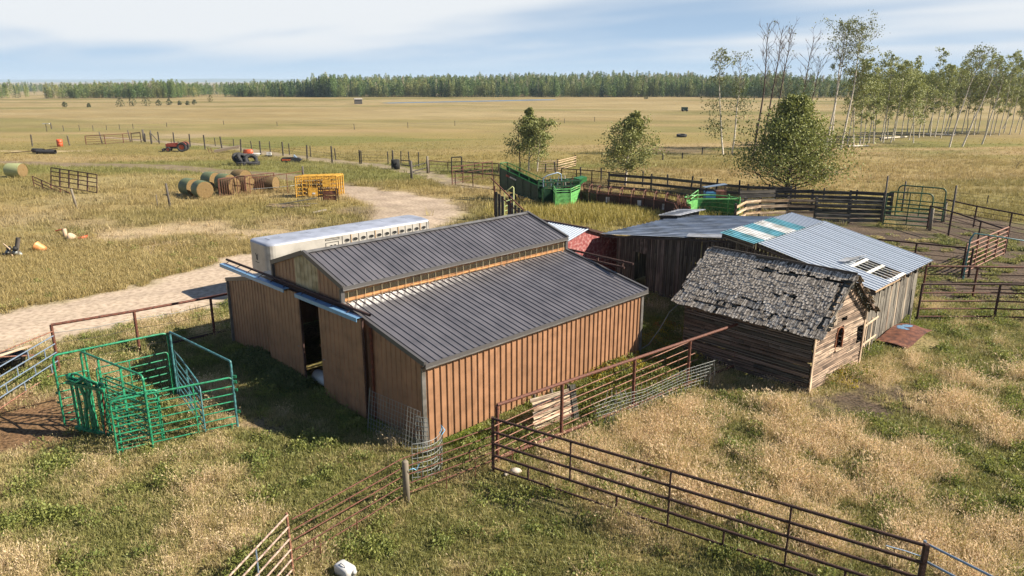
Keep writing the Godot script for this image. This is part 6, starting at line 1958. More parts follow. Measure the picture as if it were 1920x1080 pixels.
func left_yard() -> void:
	var g := "round bales in the stack by the yellow chute"
	bale("green wrapped round bale at the left front of the bale stack", Vector3(-29.12, 0.00, -65.62), -0.6, M.wrap, g)
	bale("second green wrapped round bale in front of the stack, its straw end showing", Vector3(-27.37, 0.00, -64.06), -0.8, M.wrap, g)
	bale("green topped round bale at the back left of the bale stack", Vector3(-29.08, 0.00, -70.38), -0.5, M.wrap, g)
	bale("partly green wrapped round bale behind, right of the back left one", Vector3(-27.19, 0.00, -68.96), -0.5, M.wrap, g)
	bale("tan unwrapped round bale at the left end of the rusty panel", Vector3(-25.78, 0.00, -66.26), -0.4, M.straw_old, g)
	bale("tan unwrapped round bale behind the middle of the rusty panel", Vector3(-24.93, 0.00, -67.58), -0.3, M.straw_old, g)
	bale("large pale tan bale standing high behind the rusty panel", Vector3(-26.45, 0.00, -71.12), -0.5, M.straw, g, 0.85)
	bale("slumped brown bale at the right end of the rusty panel", Vector3(-22.76, 0.00, -68.26), -0.2, M.straw_old, g, 0.7)
	bale("last brown bale beside the slumped one behind the rusty panel", Vector3(-23.88, 0.00, -68.61), -0.3, M.straw_old, g, 0.7)
	bale("pale green wrapped round bale standing alone at the left edge", Vector3(-53.32, 0.00, -78.48), -0.15, M.wrap_pale, "", 0.75, 1.7)
	# rusty panel before the bales
	var pa := [[Vector3(-26.14, 0, -64.67), 1.57], [Vector3(-24.93, 0, -65.94), 1.60], [Vector3(-24.09, 0, -65.62), 1.73], [Vector3(-22.31, 0, -68.26), 1.70]]
	pipe_fence("bale_fence", "rusty pipe panel standing in front of the old tan bales", "panel", pa, [0.06], 0.045, 0.02, M.rust, M.rust)
	for k in 26:
		var pp: Vector3 = pa[0][0].lerp(pa[3][0], (k + 0.5) / 26.0)
		rod(get_node("bale_fence"), "bar", pp - pa[0][0] + Vector3(0, 0.1, 0), pp - pa[0][0] + Vector3(0, 1.55, 0), 0.018, M.rust_pale)
	var pb := [[Vector3(-23.70, 0, -65.62), 1.54], [Vector3(-20.70, 0, -66.91), 1.77], [Vector3(-19.65, 0, -68.26), 1.85]]
	pipe_fence("pipe_fence", "rusty rail carrying on from the bale panel to the dark post by the yellow chute", "panel", pb, [0.35], 0.03, 0.02, M.rust_red, M.wire)
	# leaning hay feeder panels at the left
	var f0 := Vector3(-46.31, 0.00, -70.38)
	var f := pipe_panel("hay_feeder", "lower rusty feeder panel leaning in the grass at the left", "panel", f0, Vector3(-40.10, 0.00, -65.62), 1.15, [0.1, 0.5, 0.8], 3, 0.045, M.rust, "", 0.02)
	var f2 := pipe_panel("hay_feeder", "larger dark feeder panel leaning behind the lower rusty one", "panel", Vector3(-43.78, 0.00, -68.96), Vector3(-37.94, 0.00, -66.26), 1.75, [0.1, 0.6, 1.0, 1.4], 4, 0.05, M.rust_dark, "", 0.1)
	f.rotation = Vector3(0.12, 0, -0.06)
	f2.rotation = Vector3(-0.1, 0, -0.1)
	f2.position.y = 0.35
	# stack of yellow chute panels
	var y0 := Vector3(-19.10, 0.00, -64.06)
	var y1 := Vector3(-15.67, -0.00, -64.98)
	var yd := (y1 - y0).normalized()
	for k in 4:
		var off := Vector3(0.1 * k, 0, -0.4 * k)
		var o := pipe_panel("cattle_chute", ["front yellow steel chute panel of the upright stack", "second yellow steel chute panel of the upright stack", "third yellow steel chute panel of the upright stack", "rearmost yellow steel chute panel of the upright stack"][k], "panel", y0 + off, y1 + off, 1.85, [0.2, 0.55, 0.9, 1.25, 1.6], 5, 0.06, M.yellow, "stacked yellow chute panels", 0.05)
		for t in 9: beam(o, "bar", (y1 - y0) * (0.05 + t * 0.11) + Vector3(0, 0.15, 0.03), (y1 - y0) * (0.05 + t * 0.11) + Vector3(0.02, 1.8, 0.03), 0.04, 0.05, M.yellow, yd)
		if k < 3:
			for e in [Vector3.ZERO, y1 - y0]: beam(o, "spacer", e + Vector3(0, 1.8, 0), e + Vector3(0.1, 1.8, -0.4), 0.06, 0.08, M.yellow)
		if k == 0:
			prism(o, "steel_plate", [(y1 - y0) * 0.3 + Vector3(0, 0.1, 0.09), (y1 - y0) * 0.55 + Vector3(0, 0.1, 0.09), (y1 - y0) * 0.55 + Vector3(0, 0.85, 0.09), (y1 - y0) * 0.3 + Vector3(0, 0.85, 0.09)], Vector3(0, 0, 0.03), M.yellow)
			beam(o, "sign_plate", (y1 - y0) * 0.4 + Vector3(0, 0.35, 0.13), (y1 - y0) * 0.47 + Vector3(0, 0.35, 0.13), 0.01, 0.15, M.white)
			prism(o, "steel_plate", [(y1 - y0) * 0.66 + Vector3(0, 0.9, 0.09), (y1 - y0) * 0.86 + Vector3(0, 0.9, 0.09), (y1 - y0) * 0.86 + Vector3(0, 1.55, 0.09), (y1 - y0) * 0.66 + Vector3(0, 1.55, 0.09)], Vector3(0, 0, 0.03), M.yellow)
			tube(o, "lever", [(y1 - y0) * 0.5 + Vector3(0, 0.8, 0.1), (y1 - y0) * 0.5 + Vector3(0, 1.5, 0.14), (y1 - y0) * 0.6 + Vector3(0, 1.55, 0.14), (y1 - y0) * 0.61 + Vector3(0, 1.1, 0.14)], 0.03, M.black, 5)
	var cr := thing("brown_crate", "reddish brown steel crate standing in front of the yellow panels", "crate", Vector3(-15.69, 0.00, -62.28), 0.1)
	for y in [0.3, 0.75]: prism(cr, "panel", [Vector3(-0.5, y - 0.2, 0.1), Vector3(0.5, y - 0.2, 0.1), Vector3(0.5, y + 0.18, 0.1), Vector3(-0.5, y + 0.18, 0.1)], Vector3(0, 0, 0.04), M.copper)
	for x in [-0.55, 0.55, 0.7]: beam(cr, "post", Vector3(x, 0, 0.12), Vector3(x, 1.1, 0.12), 0.08, 0.08, M.rust_dark, Vector3(1, 0, 0))
	for x in [-0.95, -0.75]: beam(cr, "post", Vector3(x, 0, -0.1), Vector3(x, 1.25, -0.1), 0.06, 0.06, M.dark, Vector3(1, 0, 0))
	beam(cr, "top_bar", Vector3(-0.6, 1.05, 0.12), Vector3(0.75, 1.05, 0.12), 0.08, 0.08, M.rust_dark)
	# lumber in the grass
	var lb := thing("lumber_pile", "loose pile of old planks in the grass below the yellow panels", "lumber pile", Vector3(-18.21, 0.00, -59.26))
	for k in 14:
		var a := Vector3(rng.randf_range(-2.0, -0.6), 0.06 + 0.04 * (k % 4), rng.randf_range(-0.6, 0.7))
		board(lb, "plank", a, a + Vector3(rng.randf_range(1.4, 3.0), rng.randf_range(-0.03, 0.1), rng.randf_range(-0.9, 0.2)), 0.16, 0.05, pick([M.pale_wood, M.grey_board, M.log_a, M.dark_board]))
	board(lb, "plank", Vector3(-1.7, 0.1, 0.1), Vector3(1.9, 0.55, -1.3), 0.2, 0.07, M.dark_board)
	var lg := thing("weathered_log", "short weathered log lying in the grass right of the lumber pile", "log", Vector3(-15.20, 0.00, -56.27))
	tube(lg, "log", [Vector3(-0.3, 0.1, 0.4), Vector3(0.0, 0.13, 0.0), Vector3(0.5, 0.16, -0.6)], 0.09, M.post, 7)
	# tyres
	var tg := "old tractor tyres heaped in the field"
	var tc := Vector3(-32.72, 0.00, -90.32)
	tyre("upright worn tractor tyre at the left of the tyre heap", tc + Vector3(-1.0, 0.78, -0.3), Vector3(0.7, 1.2, 0.3), 0.82, tg)
	tyre("tractor tyre leaning in the middle of the heap, left of the open one", tc + Vector3(-0.45, 0.75, 0.0), Vector3(0.9, 0.9, -0.3), 0.82, tg)
	tyre("tractor tyre tilted towards the viewer with its open centre showing", tc + Vector3(0.65, 0.62, 0.2), Vector3(1.0, 0.1, -0.35), 0.8, tg)
	tyre("tyre lying flat at the right foot of the heap", tc + Vector3(1.0, 0.22, 0.55), Vector3(0.06, 0.0, 0.05), 0.75, tg)
	tyre("tyre lying flat at the left foot of the heap", tc + Vector3(-0.3, 0.2, 0.6), Vector3(-0.05, 0.0, 0.08), 0.72, tg)
	tyre("single tyre lying in the pasture left of the aspen grove", Vector3(31.20, 0.00, -136.03) + Vector3(0, 0.3, 0), Vector3(0.1, 0, 0), 0.9, "")
	# white tub with an orange lid behind the tyres
	var wt := thing("white_tub", "white tub with an orange lid behind the tyre heap", "tub", Vector3(-35.07, 0.00, -98.67))
	lathe(wt, "tub", [Vector2(0, 0.05), Vector2(0.7, 0.05), Vector2(1.0, 0.55), Vector2(1.02, 0.6), Vector2(0.9, 0.6), Vector2(0, 0.5)], 18, M.white, Transform3D(Basis().scaled(Vector3(1.3, 1, 0.8)), Vector3.ZERO))
	lathe(wt, "lid", [Vector2(0, 1.15), Vector2(0.45, 1.12), Vector2(0.55, 0.7), Vector2(0.5, 0.6)], 14, M.orange, Transform3D(Basis().scaled(Vector3(1.3, 1, 0.8)), Vector3(-0.35, 0, 0)))
	# low black machine with an orange stripe
	var sn := thing("snow_machine", "low dark snow machine with an orange side panel in the grass right of the tyres", "snowmobile", Vector3(-27.89, 0.00, -92.74), 0.1)
	var hull := [Vector3(-1.3, 0.25, 0), Vector3(-1.0, 0.12, 0), Vector3(0.9, 0.12, 0), Vector3(1.35, 0.35, 0), Vector3(1.0, 0.6, 0), Vector3(0.3, 0.72, 0), Vector3(-0.1, 0.5, 0), Vector3(-1.2, 0.55, 0)]
	var hp := []
	for p in hull: hp.append(p + Vector3(0, 0, 0.35))
	prism(sn, "body", hp, Vector3(0, 0, -0.7), M.rubber)
	prism(sn, "side_panel", [Vector3(-1.1, 0.3, 0.36), Vector3(-0.1, 0.3, 0.36), Vector3(0.0, 0.48, 0.36), Vector3(-1.1, 0.5, 0.36)], Vector3(0, 0, 0.02), M.orange)
	prism(sn, "windscreen", [Vector3(0.3, 0.72, 0.25), Vector3(0.7, 0.66, 0.25), Vector3(0.35, 1.0, 0.2)], Vector3(0, 0, -0.5), M.grey_pipe)
	beam(sn, "seat", Vector3(-1.1, 0.58, 0), Vector3(0.0, 0.62, 0), 0.34, 0.14, M.black)
	for s in [-0.3, 0.3]: tube(sn, "ski", [Vector3(0.4, 0.05, s), Vector3(1.3, 0.05, s), Vector3(1.55, 0.2, s)], 0.05, M.dark, 5)
	var wb := thing("white_box", "small white and dark box on the ground beside the lane fence", "box", Vector3(-33.09, 0.00, -100.09), 0.2)
	prism(wb, "box", [Vector3(-0.3, 0.1, 0), Vector3(0.3, 0.1, 0), Vector3(0.25, 0.6, 0), Vector3(-0.35, 0.55, 0)], Vector3(0, 0, -0.5), M.white)
	beam(wb, "base", Vector3(-0.6, 0.12, -0.1), Vector3(0.4, 0.12, -0.1), 0.5, 0.18, M.dark)
	# grey trough
	var tr := thing("tipped_trough", "long pale grey trough lying tipped in the grass right of the tractor", "trough", Vector3(-41.29, 0.00, -106.19), 0.12)
	prism(tr, "trough", [Vector3(-1.6, 0.0, 0.3), Vector3(-1.6, 0.35, 0.35), Vector3(-1.6, 0.4, -0.3), Vector3(-1.6, 0.1, -0.3)], Vector3(3.4, 0.6, -0.6), M.grey_board_b)
	for x in [-1.9, -2.3]: rod(tr, "leg", Vector3(x, 0, 0), Vector3(x - 0.2, 0.7, 0), 0.05, M.rust)
	tractor()
	# orange drum and black pipes
	var dr := thing("orange_drum", "orange steel drum standing alone in the left field", "drum", Vector3(-71.04, 0.00, -115.87))
	lathe(dr, "drum", [Vector2(0, 0), Vector2(0.42, 0), Vector2(0.42, 0.35), Vector2(0.44, 0.38), Vector2(0.42, 0.41), Vector2(0.42, 0.75), Vector2(0.44, 0.78), Vector2(0.42, 0.81), Vector2(0.42, 1.15), Vector2(0.38, 1.15), Vector2(0.38, 1.1), Vector2(0, 1.1)], 16, M.orange)
	var bp := thing("culvert_pipes", "two dark culvert pipes lying in the left field", "pipe", Vector3(-66.81, 0.00, -104.60))
	for q in [[Vector3(-1.6, 0.4, -0.5), Vector3(0.3, 0.4, 0.1)], [Vector3(-0.4, 0.3, 0.6), Vector3(2.2, 0.3, 0.5)]]:
		tube(bp, "pipe", q, 0.32, M.rubber, 10)
	tube(bp, "rod", [Vector3(-5.0, 0.1, 0.6), Vector3(-1.0, 0.4, 0.2), Vector3(2.0, 0.7, -0.4)], 0.05, M.rust_dark, 5)
	# things left in the long grass at the left
	var jk := thing("stump_junk", "dark broken stump and engine scrap in the grass at the left edge", "scrap heap", Vector3(-29.28, 0.00, -41.62))
	tube(jk, "stump", [Vector3(0.1, 0, 0), Vector3(0.2, 0.5, 0), Vector3(0.38, 1.15, -0.05)], 0.12, M.post_dark, 7)
	for k in 8:
		var p := Vector3(rng.randf_range(-0.5, 0.3), rng.randf_range(0.1, 0.6), rng.randf_range(-0.2, 0.3))
		lathe(jk, "scrap", [Vector2(0, -0.14), Vector2(0.13, -0.12), Vector2(0.15, 0.0), Vector2(0.1, 0.13), Vector2(0, 0.14)], 7, M.black if k % 3 else M.wire, Transform3D(Basis(Vector3(1, 0.4, 0).normalized(), k * 0.9), p))
	tube(jk, "branch", [Vector3(-0.4, 0.85, 0.2), Vector3(-0.05, 0.55, 0.25), Vector3(0.1, 0.05, 0.3)], 0.04, M.bleached, 5)
	var ob := thing("orange_bucket", "apricot orange bucket lying in the grass right of the dark scrap", "bucket", Vector3(-28.52, 0.00, -42.86))
	lathe(ob, "bucket", [Vector2(0, -0.28), Vector2(0.2, -0.28), Vector2(0.27, 0.25), Vector2(0.3, 0.28), Vector2(0.25, 0.26), Vector2(0.18, -0.22), Vector2(0, -0.24)], 16, M.apricot, Transform3D(Basis(Vector3(0, 0, 1), 1.1), Vector3(0, 0.28, 0)))
	var yt := thing("yellow_tube", "upright cream tube with red handles in the long grass", "tube", Vector3(-29.08, 0.00, -46.38))
	lathe(yt, "tube", [Vector2(0, 0), Vector2(0.12, 0), Vector2(0.12, 0.75), Vector2(0, 0.76)], 12, M.bleached)
	tube(yt, "handle", [Vector3(-0.1, 0.7, 0), Vector3(-0.4, 0.65, 0), Vector3(-0.6, 0.6, 0)], 0.04, M.orange, 5)
	tube(yt, "handle", [Vector3(-0.1, 0.2, 0), Vector3(-0.35, 0.45, 0), Vector3(-0.5, 0.6, 0)], 0.03, M.yellow, 5)
	var cj := thing("cream_tub", "small cream tub beside the upright tube in the grass", "tub", Vector3(-28.45, 0.00, -45.89))
	lathe(cj, "tub", [Vector2(0, -0.2), Vector2(0.2, -0.2), Vector2(0.25, 0.22), Vector2(0.2, 0.22), Vector2(0, 0.1)], 12, M.bleached, Transform3D(Basis(Vector3(0, 0, 1), -0.6), Vector3(0, 0.25, 0)))
	var rt := thing("red_tray", "low orange red tray in the grass right of the cream tub", "tray", Vector3(-27.97, 0.00, -46.38))
	lathe(rt, "tray", [Vector2(0, 0.03), Vector2(0.3, 0.03), Vector2(0.36, 0.2), Vector2(0.33, 0.2), Vector2(0.27, 0.08), Vector2(0, 0.08)], 14, M.orange, Transform3D(Basis(Vector3(0, 0, 1), 0.25), Vector3(0, 0.05, 0)))
	# far off hut and dark animals' shelters
	var hu := thing("small_hut", "small dark hut far out by the pond", "hut", Vector3(-68.08, 0.00, -331.73), 0.3)
	prism(hu, "wall", [Vector3(-1.6, 0, 1.2), Vector3(1.6, 0, 1.2), Vector3(1.6, 2.0, 1.2), Vector3(-1.6, 2.0, 1.2)], Vector3(0, 0, -2.4), M.dark_board_b)
	prism(hu, "roof", [Vector3(-1.9, 2.0, 1.5), Vector3(1.9, 2.0, 1.5), Vector3(1.7, 2.5, 0.0), Vector3(-1.7, 2.5, 0.0)], Vector3(0, 0.02, -2.8), M.grey_board)
	var hb := thing("dark_box", "small dark green box far out in the pasture left of the grove", "box", Vector3(58.10, 0.00, -250.97))
	prism(hb, "box", [Vector3(-1.0, 0.2, 0), Vector3(1.0, 0.2, 0), Vector3(1.0, 1.4, 0), Vector3(-1.0, 1.4, 0)], Vector3(0, 0, -1.2), M.green_dark)
	for x in [-0.7, 0.7]: lathe(hb, "wheel", [Vector2(0, -0.1), Vector2(0.4, -0.1), Vector2(0.4, 0.1), Vector2(0, 0.1)], 12, M.black, Transform3D(Basis(Vector3(1, 0, 0), PI * 0.5), Vector3(x, 0.4, 0.1)))

func tyre(label: String, at: Vector3, turn: Vector3, r: float, group: String) -> void:
	var o := thing("tractor_tyre", label, "tyre", at, 0.0, group)
	o.rotation = turn
	var prof := [Vector2(r * 0.52, -0.17), Vector2(r * 0.75, -0.22), Vector2(r * 0.95, -0.2), Vector2(r, -0.12), Vector2(r, 0.12), Vector2(r * 0.95, 0.2), Vector2(r * 0.75, 0.22), Vector2(r * 0.52, 0.17), Vector2(r * 0.6, 0.0), Vector2(r * 0.52, -0.17)]
	lathe(o, "carcass", prof, 24, M.rubber)
	var st := begin()
	for k in 22:
		var a := TAU * k / 22.0
		for s in [-1.0, 1.0]:
			var a2: float = a + 0.14 * s
			box_to(st, Transform3D(Basis(Vector3.UP, -a2) * Basis(Vector3(1, 0, 0), 0.6 * s), Vector3(cos(a2) * r, 0.08 * s, sin(a2) * r)) * Transform3D(Basis().scaled(Vector3(0.07, 0.2, 0.05)), Vector3.ZERO))
	st.generate_normals()
	put(o, "tread", st.commit(), M.rubber)

func tractor() -> void:
	var o := thing("red_tractor", "faded red farm tractor parked in the field, nose to the left", "tractor", Vector3(-48.80, 0.00, -107.83), PI + 0.15)
	# local x forward
	var hood := [Vector3(0.1, 0.85, 0.28), Vector3(1.9, 0.85, 0.26), Vector3(1.95, 1.3, 0.24), Vector3(1.7, 1.42, 0.26), Vector3(0.1, 1.5, 0.28)]
	prism(o, "hood", hood, Vector3(0, 0, -0.56), M.red)
	prism(o, "grille", [Vector3(1.93, 0.7, 0.3), Vector3(2.05, 0.7, 0.3), Vector3(2.05, 1.4, 0.26), Vector3(1.93, 1.4, 0.26)], Vector3(0, 0, -0.58), M.grey_board_b)
	prism(o, "engine", [Vector3(-0.6, 0.5, 0.2), Vector3(1.9, 0.5, 0.2), Vector3(1.9, 0.86, 0.2), Vector3(-0.6, 0.9, 0.2)], Vector3(0, 0, -0.4), M.dark)
	for s in [1.0, -1.0]:
		wheel(o, Vector3(-0.75, 0.8, s * 0.85), 0.8, 0.42, s, M.orange)
		wheel(o, Vector3(1.6, 0.42, s * 0.6), 0.42, 0.24, s, M.orange)
		var f := []
		for k in 7:
			var a := PI * 0.1 + PI * 0.75 * k / 6.0
			f.append(Vector3(-0.75 + cos(a) * 0.92, 0.8 + sin(a) * 0.92, s * 0.62))
		var st := begin()
		st.set_smooth_group(1)
		for k in 6: quad(st, f[k], f[k + 1], f[k + 1] + Vector3(0, 0, s * 0.45), f[k] + Vector3(0, 0, s * 0.45))
		st.generate_normals()
		put(o, "fender", st.commit(), M.red)
	rod(o, "front_axle", Vector3(1.6, 0.45, -0.55), Vector3(1.6, 0.45, 0.55), 0.06, M.dark)
	rod(o, "rear_axle", Vector3(-0.75, 0.8, -0.8), Vector3(-0.75, 0.8, 0.8), 0.1, M.dark)
	prism(o, "seat", [Vector3(-0.95, 1.15, 0.22), Vector3(-0.5, 1.15, 0.22), Vector3(-0.5, 1.22, 0.22), Vector3(-0.85, 1.25, 0.22), Vector3(-0.98, 1.5, 0.22)], Vector3(0, 0, -0.44), M.black)
	lathe(o, "steering_wheel", [Vector2(0.2, -0.015), Vector2(0.23, 0.0), Vector2(0.2, 0.015), Vector2(0.18, 0.0), Vector2(0.2, -0.015)], 14, M.black, Transform3D(Basis(Vector3(0, 0, 1), 0.7), Vector3(-0.1, 1.65, 0)))
	rod(o, "steering_column", Vector3(-0.1, 1.65, 0), Vector3(0.2, 1.35, 0), 0.03, M.dark)
	rod(o, "exhaust", Vector3(1.1, 1.4, 0.1), Vector3(1.1, 2.1, 0.1), 0.04, M.rust_dark)
	prism(o, "front_blade", [Vector3(2.3, 0.15, 0.8), Vector3(2.5, 0.1, 0.8), Vector3(2.6, 0.55, 0.8), Vector3(2.4, 0.5, 0.8)], Vector3(0, 0, -1.6), M.dark)
	beam(o, "blade_arm", Vector3(1.5, 0.45, 0.0), Vector3(2.4, 0.35, 0.0), 0.4, 0.12, M.dark)
	o.scale = Vector3.ONE * 0.85

func post_line(called: String, label: String, posts: Array, wires: Array, r: float, m: Material) -> void:
	var at: Vector3 = posts[0][0]
	var o := thing(called, label, "fence", at)
	for p in posts:
		var lean := Vector3(rng.randfn() * 0.05, 0, rng.randfn() * 0.05)
		rod(o, "post", p[0] - at - Vector3(0, 0.1, 0), p[0] - at + Vector3(0, p[1], 0) + lean, r, m)
	for i in posts.size() - 1:
		for h in wires:
			rod(o, "wire", posts[i][0] - at + Vector3(0, h, 0), posts[i + 1][0] - at + Vector3(0, h, 0), 0.008, M.wire_dark)

func far_fences() -> void:
	var w := [0.45, 0.8, 1.15]
	post_line("post_fence", "near row of dark fence posts along the lane behind the tractor", [[Vector3(-61.60, 0, -124.05), 1.49], [Vector3(-59.08, 0, -120.85), 1.88], [Vector3(-57.77, 0, -120.85), 1.97], [Vector3(-55.32, 0, -120.85), 1.88], [Vector3(-50.58, 0, -115.87), 1.97], [Vector3(-46.36, 0, -111.26), 2.14], [Vector3(-42.78, 0, -108.67), 2.09], [Vector3(-39.43, 0, -107.01), 1.83], [Vector3(-35.24, 0, -103.05), 1.91], [Vector3(-31.64, 0, -101.55), 1.89], [Vector3(-26.98, 0, -96.61), 1.87], [Vector3(-22.61, 0, -92.12), 2.12], [Vector3(-19.00, 0, -91.51), 1.71], [Vector3(-14.50, 0, -89.15), 1.86]], w, 0.1, M.post_dark)
	post_line("post_fence", "far row of slim fence posts on the far side of the lane", [[Vector3(-47.01, 0, -116.83), 1.33], [Vector3(-43.43, 0, -114.92), 1.23], [Vector3(-38.37, 0, -108.67), 1.47], [Vector3(-35.16, 0, -107.01), 1.53], [Vector3(-31.20, 0, -103.05), 1.55], [Vector3(-27.42, 0, -100.09), 1.50], [Vector3(-23.03, 0, -95.95), 1.51], [Vector3(-18.80, 0, -91.51), 1.64], [Vector3(-15.37, 0, -90.91), 1.57], [Vector3(-13.69, 0, -90.32), 1.69], [Vector3(-12.48, 0, -89.15), 1.73], [Vector3(-11.24, 0, -88.02), 1.77]], w, 0.07, M.post_dark)
	post_line("wire_fence", "faint wire fence running across the middle of the pasture behind the gates", [[Vector3(-94.47, 0, -150.49), 1.17], [Vector3(-91.96, 0, -152.11), 1.18], [Vector3(-89.62, 0, -153.76), 1.19], [Vector3(-86.85, 0, -153.76), 1.08], [Vector3(-84.99, 0, -155.44), 0.98], [Vector3(-83.09, 0, -157.16), 1.10], [Vector3(-81.15, 0, -158.92), 1.12], [Vector3(-77.35, 0, -166.36), 0.93], [Vector3(-67.67, 0, -174.51), 0.98], [Vector3(-53.84, 0, -170.34), 0.96], [Vector3(-33.35, 0, -157.16), 1.21], [Vector3(-22.79, 0, -162.56), 1.25], [Vector3(-13.09, 0, -170.34), 1.19], [Vector3(12.74, 0, -181.16), 1.14], [Vector3(20.94, 0, -188.33), 1.18]], [0.5, 0.9], 0.07, M.post)
	post_line("wire_fence", "faint wire fence behind the slender trees, reaching to the bushy tree", [[Vector3(3.68, 0, -81.27), 1.12], [Vector3(4.87, 0, -81.27), 1.35], [Vector3(7.33, 0, -77.59), 1.18], [Vector3(9.19, 0, -75.04), 1.37], [Vector3(12.80, 0, -71.12), 1.51], [Vector3(15.11, 0, -70.38), 1.29], [Vector3(17.00, 0, -68.96), 1.31], [Vector3(19.01, 0, -67.58), 1.24], [Vector3(20.80, 0, -66.26), 1.27], [Vector3(22.59, 0, -63.76), 1.27], [Vector3(24.28, 0, -62.00), 1.28], [Vector3(26.25, 0, -60.87), 1.31], [Vector3(28.50, 0, -59.79), 1.33], [Vector3(30.24, 0, -58.74), 1.31]], w, 0.08, M.post_dark)
	post_line("wire_fence", "short run of wire fence at the left of the aspen grove", [[Vector3(19.75, 0, -95.95), 0.76], [Vector3(22.57, 0, -97.29), 0.84], [Vector3(26.64, 0, -103.05), 1.03]], [0.5, 0.9], 0.09, M.post_dark)
	post_line("post_fence", "leaning fence of grey posts across the left field, left of the pipe gates", [[Vector3(-75.40, 0, -115.87), 1.89], [Vector3(-70.10, 0, -116.83), 1.66], [Vector3(-98.63, 0, -158.92), 1.34]], [0.5, 0.9], 0.11, M.post)
	# pipe gates far left
	pipe_fence("pipe_gate", "rusty far gate at the left of the lane entrance", "gate", [[Vector3(-68.59, 0, -118.81), 1.43], [Vector3(-66.04, 0, -119.82), 1.53]], [0.1, 0.35, 0.6, 0.8], 0.07, 0.03, M.rust, M.rust)
	pipe_fence("pipe_gate", "long rusty far gate in the middle of the lane entrance", "gate", [[Vector3(-66.04, 0, -119.82), 1.53], [Vector3(-64.71, 0, -122.97), 1.48], [Vector3(-63.84, 0, -124.05), 1.58]], [0.1, 0.35, 0.6, 0.8], 0.06, 0.03, M.rust, M.rust)
	pipe_fence("pipe_gate", "short far gate beside the braced posts of the lane entrance", "gate", [[Vector3(-63.84, 0, -124.05), 1.49], [Vector3(-62.31, 0, -124.05), 1.67]], [0.3, 0.6, 0.9], 0.07, 0.03, M.rust_dark, M.rust_dark)
	var th := [[Vector3(-67.12, 0, -120.85), 1.97], [Vector3(-64.66, 0, -125.16), 1.95], [Vector3(-63.60, 0, -127.42), 1.89], [Vector3(-62.31, 0, -125.16), 2.04], [Vector3(-59.49, 0, -121.90), 2.16], [Vector3(-35.36, 0, -58.48), 1.60], [Vector3(-28.01, 0, -59.00), 1.96], [Vector3(-29.02, 0, -59.00), 1.05], [Vector3(-19.17, 0, -66.91), 2.45], [Vector3(-10.46, 0, -75.87), 1.98], [Vector3(-9.44, 0, -81.75), 1.89]]
	var said := ["thick dark leaning post in the far gates", "leaning dark post left of the braced pair far left", "first of the close pair of dark posts by the far gates", "second of the close pair of dark posts by the far gates", "braced dark post right of the close pair", "grey leaning post in the grass left of the bale stack, nearest the left edge", "dark post in the long grass just left of the bale stack", "thin short post beside the dark one left of the bales", "dark post behind the left of the yellow panels", "short thick post in the grass right of the track bend", "thick brown gate post where the far pipe fence starts"]
	for i in th.size():
		var o := thing("wooden_post", said[i], "post", th[i][0], 0.0, "single wooden posts")
		var h: float = th[i][1]
		var r := 0.14 if i in [9, 10] else (0.05 if i == 7 else 0.1)
		lathe(o, "post", [Vector2(0, -0.1), Vector2(r, -0.1), Vector2(r * 0.85, h), Vector2(0, h + 0.03)], 8, M.post if i in [5, 7, 10] else M.post_dark)
		if i in [0, 1, 5]: o.rotation.z = 0.12
		if i in [6]: o.rotation.z = 0.05
	var st := thing("gate_brace", "slanting brace pole at the far left gates", "pole", Vector3(-58.17, 0.00, -121.90))
	tube(st, "pole", [Vector3.ZERO, Vector3(-59.41, 0.00, -121.90) - st.position + Vector3(0, 1.6, 0)], 0.07, M.post_dark, 5)
	# rail and wire roll at the lane's end
	var rl := thing("wire_roll", "dark roll of wire standing by the lane fence", "wire roll", Vector3(-13.66, 0.00, -85.83))
	lathe(rl, "roll", [Vector2(0.25, 0.0), Vector2(0.5, 0.0), Vector2(0.52, 0.5), Vector2(0.5, 1.1), Vector2(0.25, 1.1), Vector2(0.25, 0)], 14, M.dark)
	var rf := thing("rail_fence", "two rail wooden fence between the short thick post and the gate post", "fence", Vector3(-12.95, 0.00, -85.30))
	for q in [[Vector3.ZERO, Vector3(-11.57, 0.00, -84.25)], [Vector3(-10.80, 0.00, -78.48), Vector3(-9.55, 0.00, -82.73)]]:
		for y in [0.55, 1.1]:
			var a: Vector3 = q[0] if q[0] == Vector3.ZERO else q[0] - rf.position
			rod(rf, "rail", a + Vector3(0, y, 0), q[1] - rf.position + Vector3(0, y, 0), 0.06, M.post_dark)
	# markers far off
	var mk := thing("white_marker", "small white topped stake far out in the left field", "stake", Vector3(-94.47, 0.00, -150.49))
	rod(mk, "stake", Vector3.ZERO, Vector3(0, 1.6, 0), 0.05, M.post)
	beam(mk, "white_top", Vector3(-0.6, 1.6, 0), Vector3(0.8, 1.6, 0), 0.3, 0.12, M.white)

